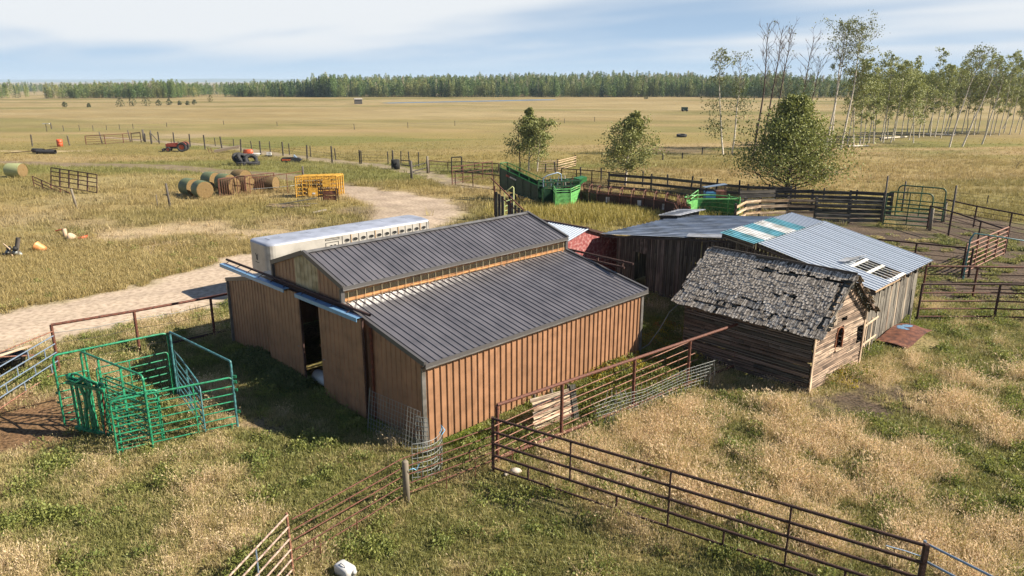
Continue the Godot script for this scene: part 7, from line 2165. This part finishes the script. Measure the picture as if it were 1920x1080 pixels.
# ---------------------------------------------------------------- trees: trunk, limbs and crown as parts
func tree(called: String, label: String, category: String, foot: Vector3, top: Vector3, o: Dictionary) -> void:
	var t := thing(called, label, category, foot, 0.0, o.get("group", ""))
	var d := top - foot
	var h := d.y
	var r: float = o.get("r", h * 0.011)
	var pts := []
	var bendv := Vector3(rng.randf_range(-0.3, 0.3), 0, rng.randf_range(-0.3, 0.3)) * h * 0.06
	for k in 7:
		var f := k / 6.0
		pts.append(d * f + bendv * sin(PI * f) + Vector3(rng.randfn(), 0, rng.randfn()) * r * 0.35 - Vector3(0, 0.1 if k == 0 else 0.0, 0))
	tube_part(t, "trunk", pts, r, r * 0.15, o.get("bark", M.aspen_bark), 7)
	var st := begin()
	var tips := []
	var n: int = o.get("limbs", 14)
	var low: float = o.get("low", 0.35)
	var reach: float = o.get("reach", h * 0.14)
	var rise_a: float = o.get("up", 0.9)
	for k in n:
		var f := lerpf(low, 0.99, pow((k + rng.randf()) / n, o.get("pow", 0.8)))
		var p := at_line(pts, f)
		var an := k * 2.4 + rng.randf() * 0.9
		var shape := sin(PI * clampf(0.12 + 0.8 * (f - low) / (1.0 - low), 0, 1)) if o.get("round", true) else 1.0
		if o.get("cone", false):
			var tt := (f - low) / (1.0 - low)
			shape = minf(1.0, 0.85 + tt) * (1.0 - tt) * 1.45 - 0.3
			rise_a = o.get("up", 0.9) * lerpf(0.3, 1.5, tt)
		var ln := reach * (0.35 + 0.75 * shape) * rng.randf_range(0.55, 1.3)
		var dir := Vector3(cos(an), rise_a * rng.randf_range(0.5, 1.4), sin(an)).normalized()
		var m := p + dir * ln * 0.55 + Vector3(0, rng.randf_range(-0.05, 0.1) * ln, 0)
		var e := m + (dir + Vector3(rng.randfn() * 0.3, 0.25, rng.randfn() * 0.3)).normalized() * ln * 0.55
		tube_to(st, [p, m, e], r * 0.34 * (1.1 - f * 0.6), 5, r * 0.06)
		tips.append([m, ln * 0.38, 0.5])
		tips.append([e, ln * 0.4, 1.0])
		for q in o.get("twigs", 3):
			var w := e.lerp(m, rng.randf() * 0.8)
			var e2 := w + (dir + Vector3(rng.randfn(), rng.randf_range(-0.2, 0.9), rng.randfn()) * 0.9).normalized() * ln * rng.randf_range(0.3, 0.6)
			tube_to(st, [w, w.lerp(e2, 0.5) + Vector3(0, 0.03 * ln, 0), e2], r * 0.13, 4, r * 0.03)
			tips.append([e2, ln * 0.3, 0.8])
	if n > 0:
		st.generate_normals()
		put(t, "limbs", st.commit(), o.get("limb_bark", o.get("bark", M.aspen_dark)))
	# foliage gathered round the limb ends, in clumps that are not all the same
	var count: int = o.get("leaves", 1000)
	if count > 0:
		var c0: Color = o.get("c0", Color(0.06, 0.085, 0.02))
		var c1: Color = o.get("c1", Color(0.14, 0.16, 0.045))
		var size: float = o.get("leaf", 0.22)
		var total := 0.0
		for q in tips: total += q[2]
		for q in tips:
			var part := rng.randf_range(0.1, 1.9)
			var tone := rng.randf()
			var k: int = int(count * q[2] / total * part)
			for i in k:
				var v: Vector3 = Vector3(rng.randfn(), rng.randfn() * 0.8, rng.randfn()) * q[1] * o.get("spread", 0.5)
				leaf(q[0] + v, size * rng.randf_range(0.6, 1.25), c0.lerp(c1, clampf(tone * 0.5 + rng.randf() * 0.6, 0, 1)))
		if lv.size(): put(t, "crown", taken(), M.leaf)
	# low clumps on the stem
	for q in o.get("clumps", []):
		for i in int(q[2] * 1.7):
			leaf(at_line(pts, q[0]) + Vector3(rng.randfn() + q[3], rng.randfn() * 0.9, rng.randfn()) * q[1] * 0.6, o.get("leaf", 0.22) * rng.randf_range(0.7, 1.2), Color(0.06, 0.085, 0.02).lerp(Color(0.13, 0.15, 0.04), rng.randf()))
		if lv.size(): put(t, "low_foliage", taken(), M.leaf)

func at_line(pts: Array, f: float) -> Vector3:
	var s := clampf(f, 0, 1) * (pts.size() - 1)
	var i := mini(int(s), pts.size() - 2)
	return pts[i].lerp(pts[i + 1], s - i)

func tube_part(o: Node3D, called: String, pts: Array, r0: float, r1: float, m: Material, sides: int) -> void:
	var st := begin()
	tube_to(st, pts, r0, sides, r1)
	st.generate_normals()
	put(o, called, st.commit(), m)

func up_to(foot: Vector3, h: float, dx := 0.0, dz := 0.0) -> Vector3:
	return foot + Vector3(dx, h, dz)

func trees() -> void:
	var green := {"c0": Color(0.10, 0.12, 0.03), "c1": Color(0.32, 0.33, 0.10)}
	# three leafy trees behind the yard
	var a := Vector3(1.93, 0.00, -82.73)
	tree("slender_tree", "slender leafy aspen right behind the dark green loading chute", "tree", a, up_to(a, 6.9, 0.1), {"cone": true, "r": 0.11, "limbs": 44, "spread": 0.75, "low": 0.14, "reach": 1.6, "leaves": 8500, "leaf": 0.19, "up": 1.0, "pow": 0.9, "c0": green.c0, "c1": green.c1, "twigs": 3})
	var a2 := a + Vector3(-1.0, 0, 0.3)
	tree("bare_sapling", "half bare grey sapling at the left side of the slender aspen by the chute", "tree", a2, up_to(a2, 5.4, -0.2), {"r": 0.09, "limbs": 16, "low": 0.25, "reach": 1.0, "leaves": 260, "leaf": 0.16, "bark": M.bark, "c0": green.c0, "c1": green.c1})
	var a3 := a + Vector3(0.9, 0, 0.2)
	tree("slender_tree", "shorter leafy aspen stem growing close against the one behind the loading chute", "tree", a3, up_to(a3, 5.2, 0.5), {"r": 0.08, "limbs": 20, "low": 0.3, "reach": 1.5, "leaves": 2300, "leaf": 0.19, "up": 0.8, "c0": green.c0, "c1": green.c1})
	var b := Vector3(11.14, 0.00, -71.49)
	tree("leafy_tree", "broad leafy young tree standing over the long dark plank fence", "tree", b, up_to(b, 6.8, 0.5), {"cone": true, "r": 0.12, "limbs": 48, "spread": 0.72, "low": 0.2, "reach": 2.1, "leaves": 9500, "leaf": 0.2, "up": 0.7, "pow": 1.0, "c0": green.c0, "c1": Color(0.33, 0.33, 0.10)})
	var c := Vector3(24.77, 0.00, -65.62)
	tree("bushy_tree", "large dense bushy tree right of centre behind the dark windbreak", "tree", c, up_to(c, 8.2, 0.2), {"cone": true, "bark": M.bark, "r": 0.2, "limbs": 130, "spread": 0.6, "low": 0.05, "reach": 3.3, "leaves": 30000, "leaf": 0.2, "up": 0.8, "pow": 1.0, "c0": Color(0.10, 0.125, 0.03), "c1": Color(0.31, 0.32, 0.08), "twigs": 4})
	# the aspen grove: foot, top row, lean, kind
	var sparse := {"limbs": 22, "reach": 1.5, "leaf": 0.23, "leaves": 900, "low": 0.55, "c0": Color(0.10, 0.125, 0.04), "c1": Color(0.26, 0.27, 0.10), "limb_bark": M.aspen_dark}
	var named := [
		[Vector3(29.63, 0.00, -103.05), 13.4, -1.5, "leaf", "leftmost aspen of the grove, leafy at the top with a big low clump", [[0.28, 1.5, 260, -0.7], [0.5, 1.6, 170, -0.5]]],
		[Vector3(31.13, 0.00, -103.82), 13.1, 0.2, "half", "second aspen from the left of the grove, dark stemmed and broken topped", [[0.5, 1.7, 220, 0.5], [0.66, 1.3, 120, 0.0]]],
		[Vector3(33.89, 0.00, -103.05), 17.2, 0.5, "dead", "dead bare aspen left of three behind the bushy tree", []],
		[Vector3(35.22, 0.00, -104.60), 16.6, 1.6, "dead", "dead bare aspen leaning right, middle of the three behind the bushy tree", []],
		[Vector3(36.06, 0.00, -103.05), 16.5, 1.4, "dead", "dead bare forked aspen, right of the three behind the bushy tree", []],
		[Vector3(40.90, 0.00, -107.01), 15.7, 1.2, "dead", "bare aspen above the crown of the bushy tree with some green at its middle", [[0.52, 1.6, 150, -0.4]]],
		[Vector3(42.32, 0.00, -109.52), 13.0, 2.2, "dead", "thin bare aspen leaning right beside the crown of the bushy tree", []],
		[Vector3(47.78, 0.00, -112.16), 17.6, 0.8, "tall", "tall white trunked aspen, left one of the two tallest", [[0.45, 1.0, 40, -0.5]]],
		[Vector3(48.81, 0.00, -113.06), 15.5, 0.6, "half", "thin aspen stem just right of the left tallest white trunk", []],
		[Vector3(49.66, 0.00, -111.26), 17.2, 1.0, "full", "tallest aspen with the widest crown, right one of the two tallest", [[0.6, 1.6, 160, 1.5], [0.7, 1.5, 150, 1.4]]],
		[Vector3(68.14, 0.00, -114.92), 13.6, 2.8, "tall", "white aspen leaning strongly right at the near edge of the right clump", []],
		[Vector3(70.79, 0.00, -115.87), 12.6, 3.6, "half", "white aspen leaning strongly right, second at the near edge of the right clump", []],
		[Vector3(76.44, 0.00, -119.82), 11.0, 1.6, "half", "slim aspen leaning right, third at the near edge of the right clump", []],
	]
	for q in named:
		var o := sparse.duplicate()
		var h: float = q[1]
		o.r = 0.17 if h > 16.0 else 0.14
		o.clumps = q[5]
		match q[3]:
			"leaf": o.merge({"leaves": 800, "low": 0.62, "reach": 1.5}, true)
			"half": o.merge({"leaves": 330, "low": 0.5, "reach": 1.7, "limbs": 18}, true)
			"dead": o.merge({"leaves": 80, "low": 0.45, "reach": 2.0, "limbs": 22, "bark": M.aspen_dark, "twigs": 4, "up": 1.5}, true)
			"tall": o.merge({"leaves": 1300, "low": 0.58, "reach": 2.3, "limbs": 24, "twigs": 4}, true)
			"full": o.merge({"leaves": 2200, "low": 0.52, "reach": 2.6, "limbs": 28, "twigs": 4, "bark": M.aspen_bark}, true)
		tree("aspen", q[4], "tree", q[0], up_to(q[0], h, q[2]), o)
	# the many slim aspens behind, alike
	var slim := [Vector3(53.62, 0, -117.81), Vector3(55.01, 0, -118.81), Vector3(55.13, 0, -116.83), Vector3(57.51, 0, -120.85), Vector3(59.38, 0, -122.97), Vector3(59.26, 0, -120.85), Vector3(63.13, 0, -126.28), Vector3(61.87, 0, -122.97), Vector3(65.96, 0, -129.77), Vector3(63.66, 0, -124.05), Vector3(65.90, 0, -127.42), Vector3(70.30, 0, -133.46), Vector3(69.80, 0, -129.77), Vector3(66.85, 0, -122.97), Vector3(74.07, 0, -134.73), Vector3(75.65, 0, -136.03), Vector3(77.66, 0, -137.35), Vector3(77.71, 0, -136.03), Vector3(77.43, 0, -133.46), Vector3(81.79, 0, -140.07), Vector3(83.20, 0, -141.47), Vector3(85.47, 0, -142.90), Vector3(88.56, 0, -145.85), Vector3(90.42, 0, -147.36), Vector3(88.30, 0, -141.47), Vector3(91.82, 0, -145.85), Vector3(91.44, 0, -142.90), Vector3(89.60, 0, -138.70), Vector3(94.86, 0, -145.85), Vector3(92.09, 0, -140.07), Vector3(96.86, 0, -145.85), Vector3(95.13, 0, -141.47), Vector3(100.08, 0, -147.36), Vector3(98.03, 0, -142.90), Vector3(104.11, 0, -150.49), Vector3(100.19, 0, -142.90), Vector3(103.58, 0, -145.85), Vector3(66.10, 0, -134.73), Vector3(77.74, 0, -145.85), Vector3(82.78, 0, -147.36), Vector3(97.22, 0, -157.16), Vector3(105.15, 0, -158.92)]
	for i in slim.size():
		var o := sparse.duplicate()
		var p: Vector3 = slim[i]
		var part := 0 if p.x < 60.0 else (1 if p.x < 76.0 else 2)
		var said_slim: String = ["slim light green aspen in the left part of the grove, just behind the tallest ones", "slim light green aspen in the middle of the grove among fallen logs", "slim light green aspen in the right part of the grove towards the edge"][part]
		var h := rng.randf_range(8.5, 13.0) if i < 14 else rng.randf_range(9.0, 14.5)
		if i % 9 == 7: h += 1.5
		o.merge({"group": ["slim aspens at the left of the grove", "slim aspens in the middle of the grove", "slim aspens at the right of the grove"][part], "leaves": rng.randi_range(1400, 2600), "low": rng.randf_range(0.22, 0.4), "reach": rng.randf_range(1.2, 2.1), "limbs": 20, "r": 0.11, "twigs": 3, "leaf": 0.24, "c0": Color(0.16, 0.19, 0.055), "c1": Color(0.36, 0.37, 0.13), "up": 1.1}, true)
		tree("slim_aspen", said_slim, "tree", p, up_to(p, h, rng.randf_range(-1.3, 0.8) + maxf(0.0, p.x - 66.0) * 0.04), o)
	# fallen trunks in the grove
	var lg := [Vector3(52.00, 0, -113.98), Vector3(64.65, 0, -129.77), Vector3(78.26, 0, -140.07)]
	var to := [Vector3(56.03, 0, -115.87), Vector3(71.93, 0, -134.73), Vector3(83.00, 0, -138.70)]
	var said := ["pale fallen trunk on the ground at the foot of the tallest aspens", "fallen log in the shade in the middle of the grove", "long fallen log at the right of the grove"]
	for i in 3:
		var o := thing("fallen_log", said[i], "log", lg[i])
		tube_part(o, "log", [Vector3(0, 0.2, 0), (to[i] - lg[i]) * 0.5 + Vector3(0, 0.22, 0.2), to[i] - lg[i] + Vector3(0, 0.15, 0)], 0.2, 0.1, M.aspen_bark, 7)
	# low weeds and a broken bush at the far right edge
	var sb := Vector3(59.93, 0.00, -86.91)
	tree("dead_bush", "low dead grey bush at the right edge of the pasture", "bush", sb, up_to(sb, 0.9, 0.3), {"limbs": 16, "low": 0.1, "reach": 1.3, "leaves": 0, "r": 0.04, "bark": M.bark, "up": 0.5})

# ---------------------------------------------------------------- grass
func tuft(n: int, h0: float, h1: float, spread: float, w: float, plume := 0.0) -> ArrayMesh:
	for k in n:
		var an := rng.randf() * TAU
		var p := Vector3(cos(an), 0, sin(an)) * spread * sqrt(rng.randf())
		var out := Vector3(cos(an + rng.randfn() * 0.6), 0, sin(an + rng.randfn() * 0.6))
		var h := rng.randf_range(h0, h1)
		var tip := p + out * h * rng.randf_range(0.15, 0.75) + Vector3(0, h, 0)
		var mid := p + out * h * 0.12 + Vector3(0, h * 0.6, 0)
		var s := out.cross(Vector3.UP).rotated(Vector3.UP, rng.randf() * 3.0) * w
		var tone := Color(1, 1, 1) * rng.randf_range(0.6, 1.25)
		tri(p - s, mid - s * 0.8, p + s, tone)
		tri(p + s, mid - s * 0.8, mid + s * 0.8, tone)
		tri(mid - s * 0.8, tip, mid + s * 0.8, tone)
		if plume > 0.0:
			var q := tip + (tip - mid).normalized() * plume
			var b := Vector3(rng.randfn(), rng.randfn(), rng.randfn()).normalized() * plume * 0.22
			var c := Color(1.25, 1.18, 1.05) * rng.randf_range(0.85, 1.2)
			tri(tip, q + b * 0.3, tip.lerp(q, 0.45) + b, c)
			tri(tip, tip.lerp(q, 0.45) - b, q - b * 0.3, c)
			tri(tip, q, tip.lerp(q, 0.5) + b.cross(Vector3.UP), c)
	return taken()

func weed(n: int, r: float, h: float) -> ArrayMesh:
	for k in n:
		var an := rng.randf() * TAU
		var t := rng.randf()
		leaf(Vector3(cos(an) * r * sqrt(rng.randf()), 0.02 + h * t, sin(an) * r * sqrt(rng.randf())), rng.randf_range(0.03, 0.065), Color(1, 1, 1) * rng.randf_range(0.6, 1.3))
	return taken()

func inside_building(x: float, z: float) -> bool:
	var p := Vector2(x + 2.43, z + 18.59)
	var u := p.x * 0.7096 - p.y * 0.7046
	var r := p.x * 0.7046 + p.y * 0.7096
	if u > -0.05 and u < 10.4 and r > -12.25 and r < 0.05: return true
	if u > 16.6 and u < 22.6 and r > -0.2 and r < 5.75: return true
	if u > 17.2 and u < 24.4 and r > -12.0 and r <= 0.0: return true
	var q := Vector2(x, z) - Vector2(9.85, -22.26)
	var lu := q.x * 0.738 - q.y * 0.675
	var lr := q.x * 0.675 + q.y * 0.738
	if Vector2(x, z).distance_to(Vector2(15.74, -27.50)) < 1.35: return true
	return lu > 0.0 and lu < 3.9 and lr > -5.0 and lr < 0.0

func grasses() -> void:
	var kinds := [tuft(9, 0.03, 0.09, 0.10, 0.006), tuft(11, 0.04, 0.11, 0.11, 0.006), tuft(13, 0.08, 0.22, 0.13, 0.004, 0.04), tuft(11, 0.12, 0.28, 0.14, 0.0035, 0.055), weed(26, 0.13, 0.06), weed(34, 0.14, 0.17), tuft(12, 0.2, 0.5, 0.22, 0.012), tuft(14, 0.12, 0.3, 0.3, 0.015)]
	var places := []
	var tints := []
	for k in kinds.size():
		places.append([])
		tints.append([])
	# near yard
	for i in 235000:
		var z := -rng.randf_range(9.0, 48.0)
		var x := rng.randf_range(-1.0, 1.0) * (0.74 * -z + 6.0)
		if inside_building(x, z): continue
		var col := ground_at(x, z)
		if surface == 1: continue
		if bare > 0.3 and rng.randf() < bare * 1.1: continue
		var s := rng.randf_range(0.55, 1.45) * (1.0 + -z / 90.0)
		var d := dry + rng.randfn() * 0.2
		var pd_now := Geometry2D.is_point_in_polygon(Vector2(x, z), paddock)
		var clump := n2.get_noise_2d(x * 2.2 + 7.0, z * 2.2)
		var k := 0
		var c := Color(0.20, 0.215, 0.06).lerp(Color(0.36, 0.33, 0.12), rng.randf())
		if d > (0.54 if pd_now else 0.86) and rng.randf() < 0.72 and not (x < -14.0 and z < -30.0):
			k = 2 + rng.randi() % 2
			s *= (0.65 if pd_now else 0.45) + 0.5 * clampf(0.5 + clump, 0, 1)
			c = Color(0.70, 0.53, 0.32).lerp(Color(0.82, 0.65, 0.44), rng.randf())
			if rng.randf() < 0.3: c = Color(0.42, 0.34, 0.14)
		elif d > 0.42:
			k = rng.randi() % 2
			c = Color(0.36, 0.32, 0.12).lerp(Color(0.60, 0.48, 0.25), rng.randf())
			if clump > 0.18 and rng.randf() < 0.5: k = 3; s *= 0.7
		elif clump > 0.22 and rng.randf() < 0.45:
			k = 4 + rng.randi() % 2
			c = Color(0.17, 0.21, 0.05).lerp(Color(0.30, 0.31, 0.08), rng.randf())
		else:
			k = rng.randi() % 2
		if col.g > col.r * 1.15 and k < 2: c = Color(0.15, 0.21, 0.03).lerp(Color(0.24, 0.29, 0.045), rng.randf())
		if surface == 2: k = 4
		if x < -14.0 and z < -30.0 and rng.randf() < 0.7:
			k = 6 + rng.randi() % 2
			s *= 0.45
			c = Color(0.38, 0.29, 0.105).lerp(Color(0.48, 0.38, 0.17), rng.randf())
		places[k].append(spot(x, z, s, 0.12))
		tints[k].append(c)
	# leafy weeds, tall along the barn wall and behind the heavy fence
	for i in 2700:
		var t := rng.randf()
		var c0: Vector2 = Vector2(2.10, -20.93)
		var c1: Vector2 = Vector2(6.37, -24.46)
		var p := c0.lerp(c1, t) + Vector2(rng.randfn(), rng.randfn()) * (0.22 + 0.4 * sin(PI * t))
		if i % 3 == 0: p = Vector2(3.63, -24.20) + Vector2(rng.randfn() * 0.55, rng.randfn() * 0.4)
		if i % 7 == 0: p = Vector2(6.17, -27.25) + Vector2(rng.randfn() * 1.2, rng.randfn() * 1.4)
		if i % 11 == 0: p = Vector2(11.37, -23.96) + Vector2(rng.randfn() * 0.5, rng.randfn() * 0.4)
		if inside_building(p.x, p.y): continue
		var c := Color(0.11, 0.15, 0.03).lerp(Color(0.26, 0.25, 0.04), rng.randf())
		if i % 3 == 0 and rng.randf() < 0.35: c = Color(0.42, 0.33, 0.03)
		if i % 13 == 0: c = Color(0.25, 0.13, 0.04)
		places[5].append(spot(p.x, p.y, rng.randf_range(0.6, 1.8), 0.2))
		tints[5].append(c)
	# shaded strip in front of the barn doors
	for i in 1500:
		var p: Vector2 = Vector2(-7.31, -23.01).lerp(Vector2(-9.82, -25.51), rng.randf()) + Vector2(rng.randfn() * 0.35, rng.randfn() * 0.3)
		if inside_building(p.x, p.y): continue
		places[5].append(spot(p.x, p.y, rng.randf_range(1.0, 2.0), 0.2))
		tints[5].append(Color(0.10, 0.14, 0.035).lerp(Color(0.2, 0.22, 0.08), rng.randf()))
	# tall golden grass of the middle distance
	for i in 108000:
		var z := -rng.randf_range(44.0, 150.0)
		var x := rng.randf_range(-1.0, 1.0) * (0.73 * -z + 16.0)
		if inside_building(x, z): continue
		var col := ground_at(x, z)
		if surface > 0: continue
		if bare > 0.3 and rng.randf() < bare: continue
		if rng.randf() > smoothstep(150.0, 70.0, -z): continue
		if n2.get_noise_2d(x * 0.4, z * 0.4) < -0.12 and rng.randf() < 0.7: continue
		var k := 6 + rng.randi() % 2
		var yard := z > -66.0 and x > 1.0 and x < 17.0
		places[k].append(spot(x, z, rng.randf_range(0.6, 1.25) * (1.25 if yard else lerpf(0.45, 1.0, smoothstep(140.0, 75.0, -z))), 0.15))
		tints[k].append((col * rng.randf_range(0.9, 1.4)).lerp(Color(0.36, 0.29, 0.07), 0.6 if yard else 0.12))
	for i in 5000:
		var p := Vector2(Vector2(8.29, -55.79)) + Vector2(rng.randfn() * 3.2, rng.randfn() * 1.6)
		if inside_building(p.x, p.y): continue
		places[6].append(spot(p.x, p.y, rng.randf_range(1.0, 1.9), 0.15))
		tints[6].append(Color(0.34, 0.29, 0.06).lerp(Color(0.46, 0.37, 0.12), rng.randf()))
	var called := ["short_grass", "lawn_grass", "seed_grass", "foxtail_grass", "ground_weeds", "tall_weeds", "tall_grass", "pasture_grass"]
	var said := ["short olive grass around the brown barn", "short mixed green grass of the yard", "dry tan seed heads of the paddock grass", "pale wispy foxtail grass in dry patches", "small leafy weeds low in the yard grass", "taller leafy weeds along walls and fences", "tall golden grass of the field and sheltered corners", "low golden tufts of the open pasture"]
	for k in kinds.size(): scatter(called[k], said[k], "grass" if not k in [4, 5] else "weeds", kinds[k], places[k], tints[k], M.grass)
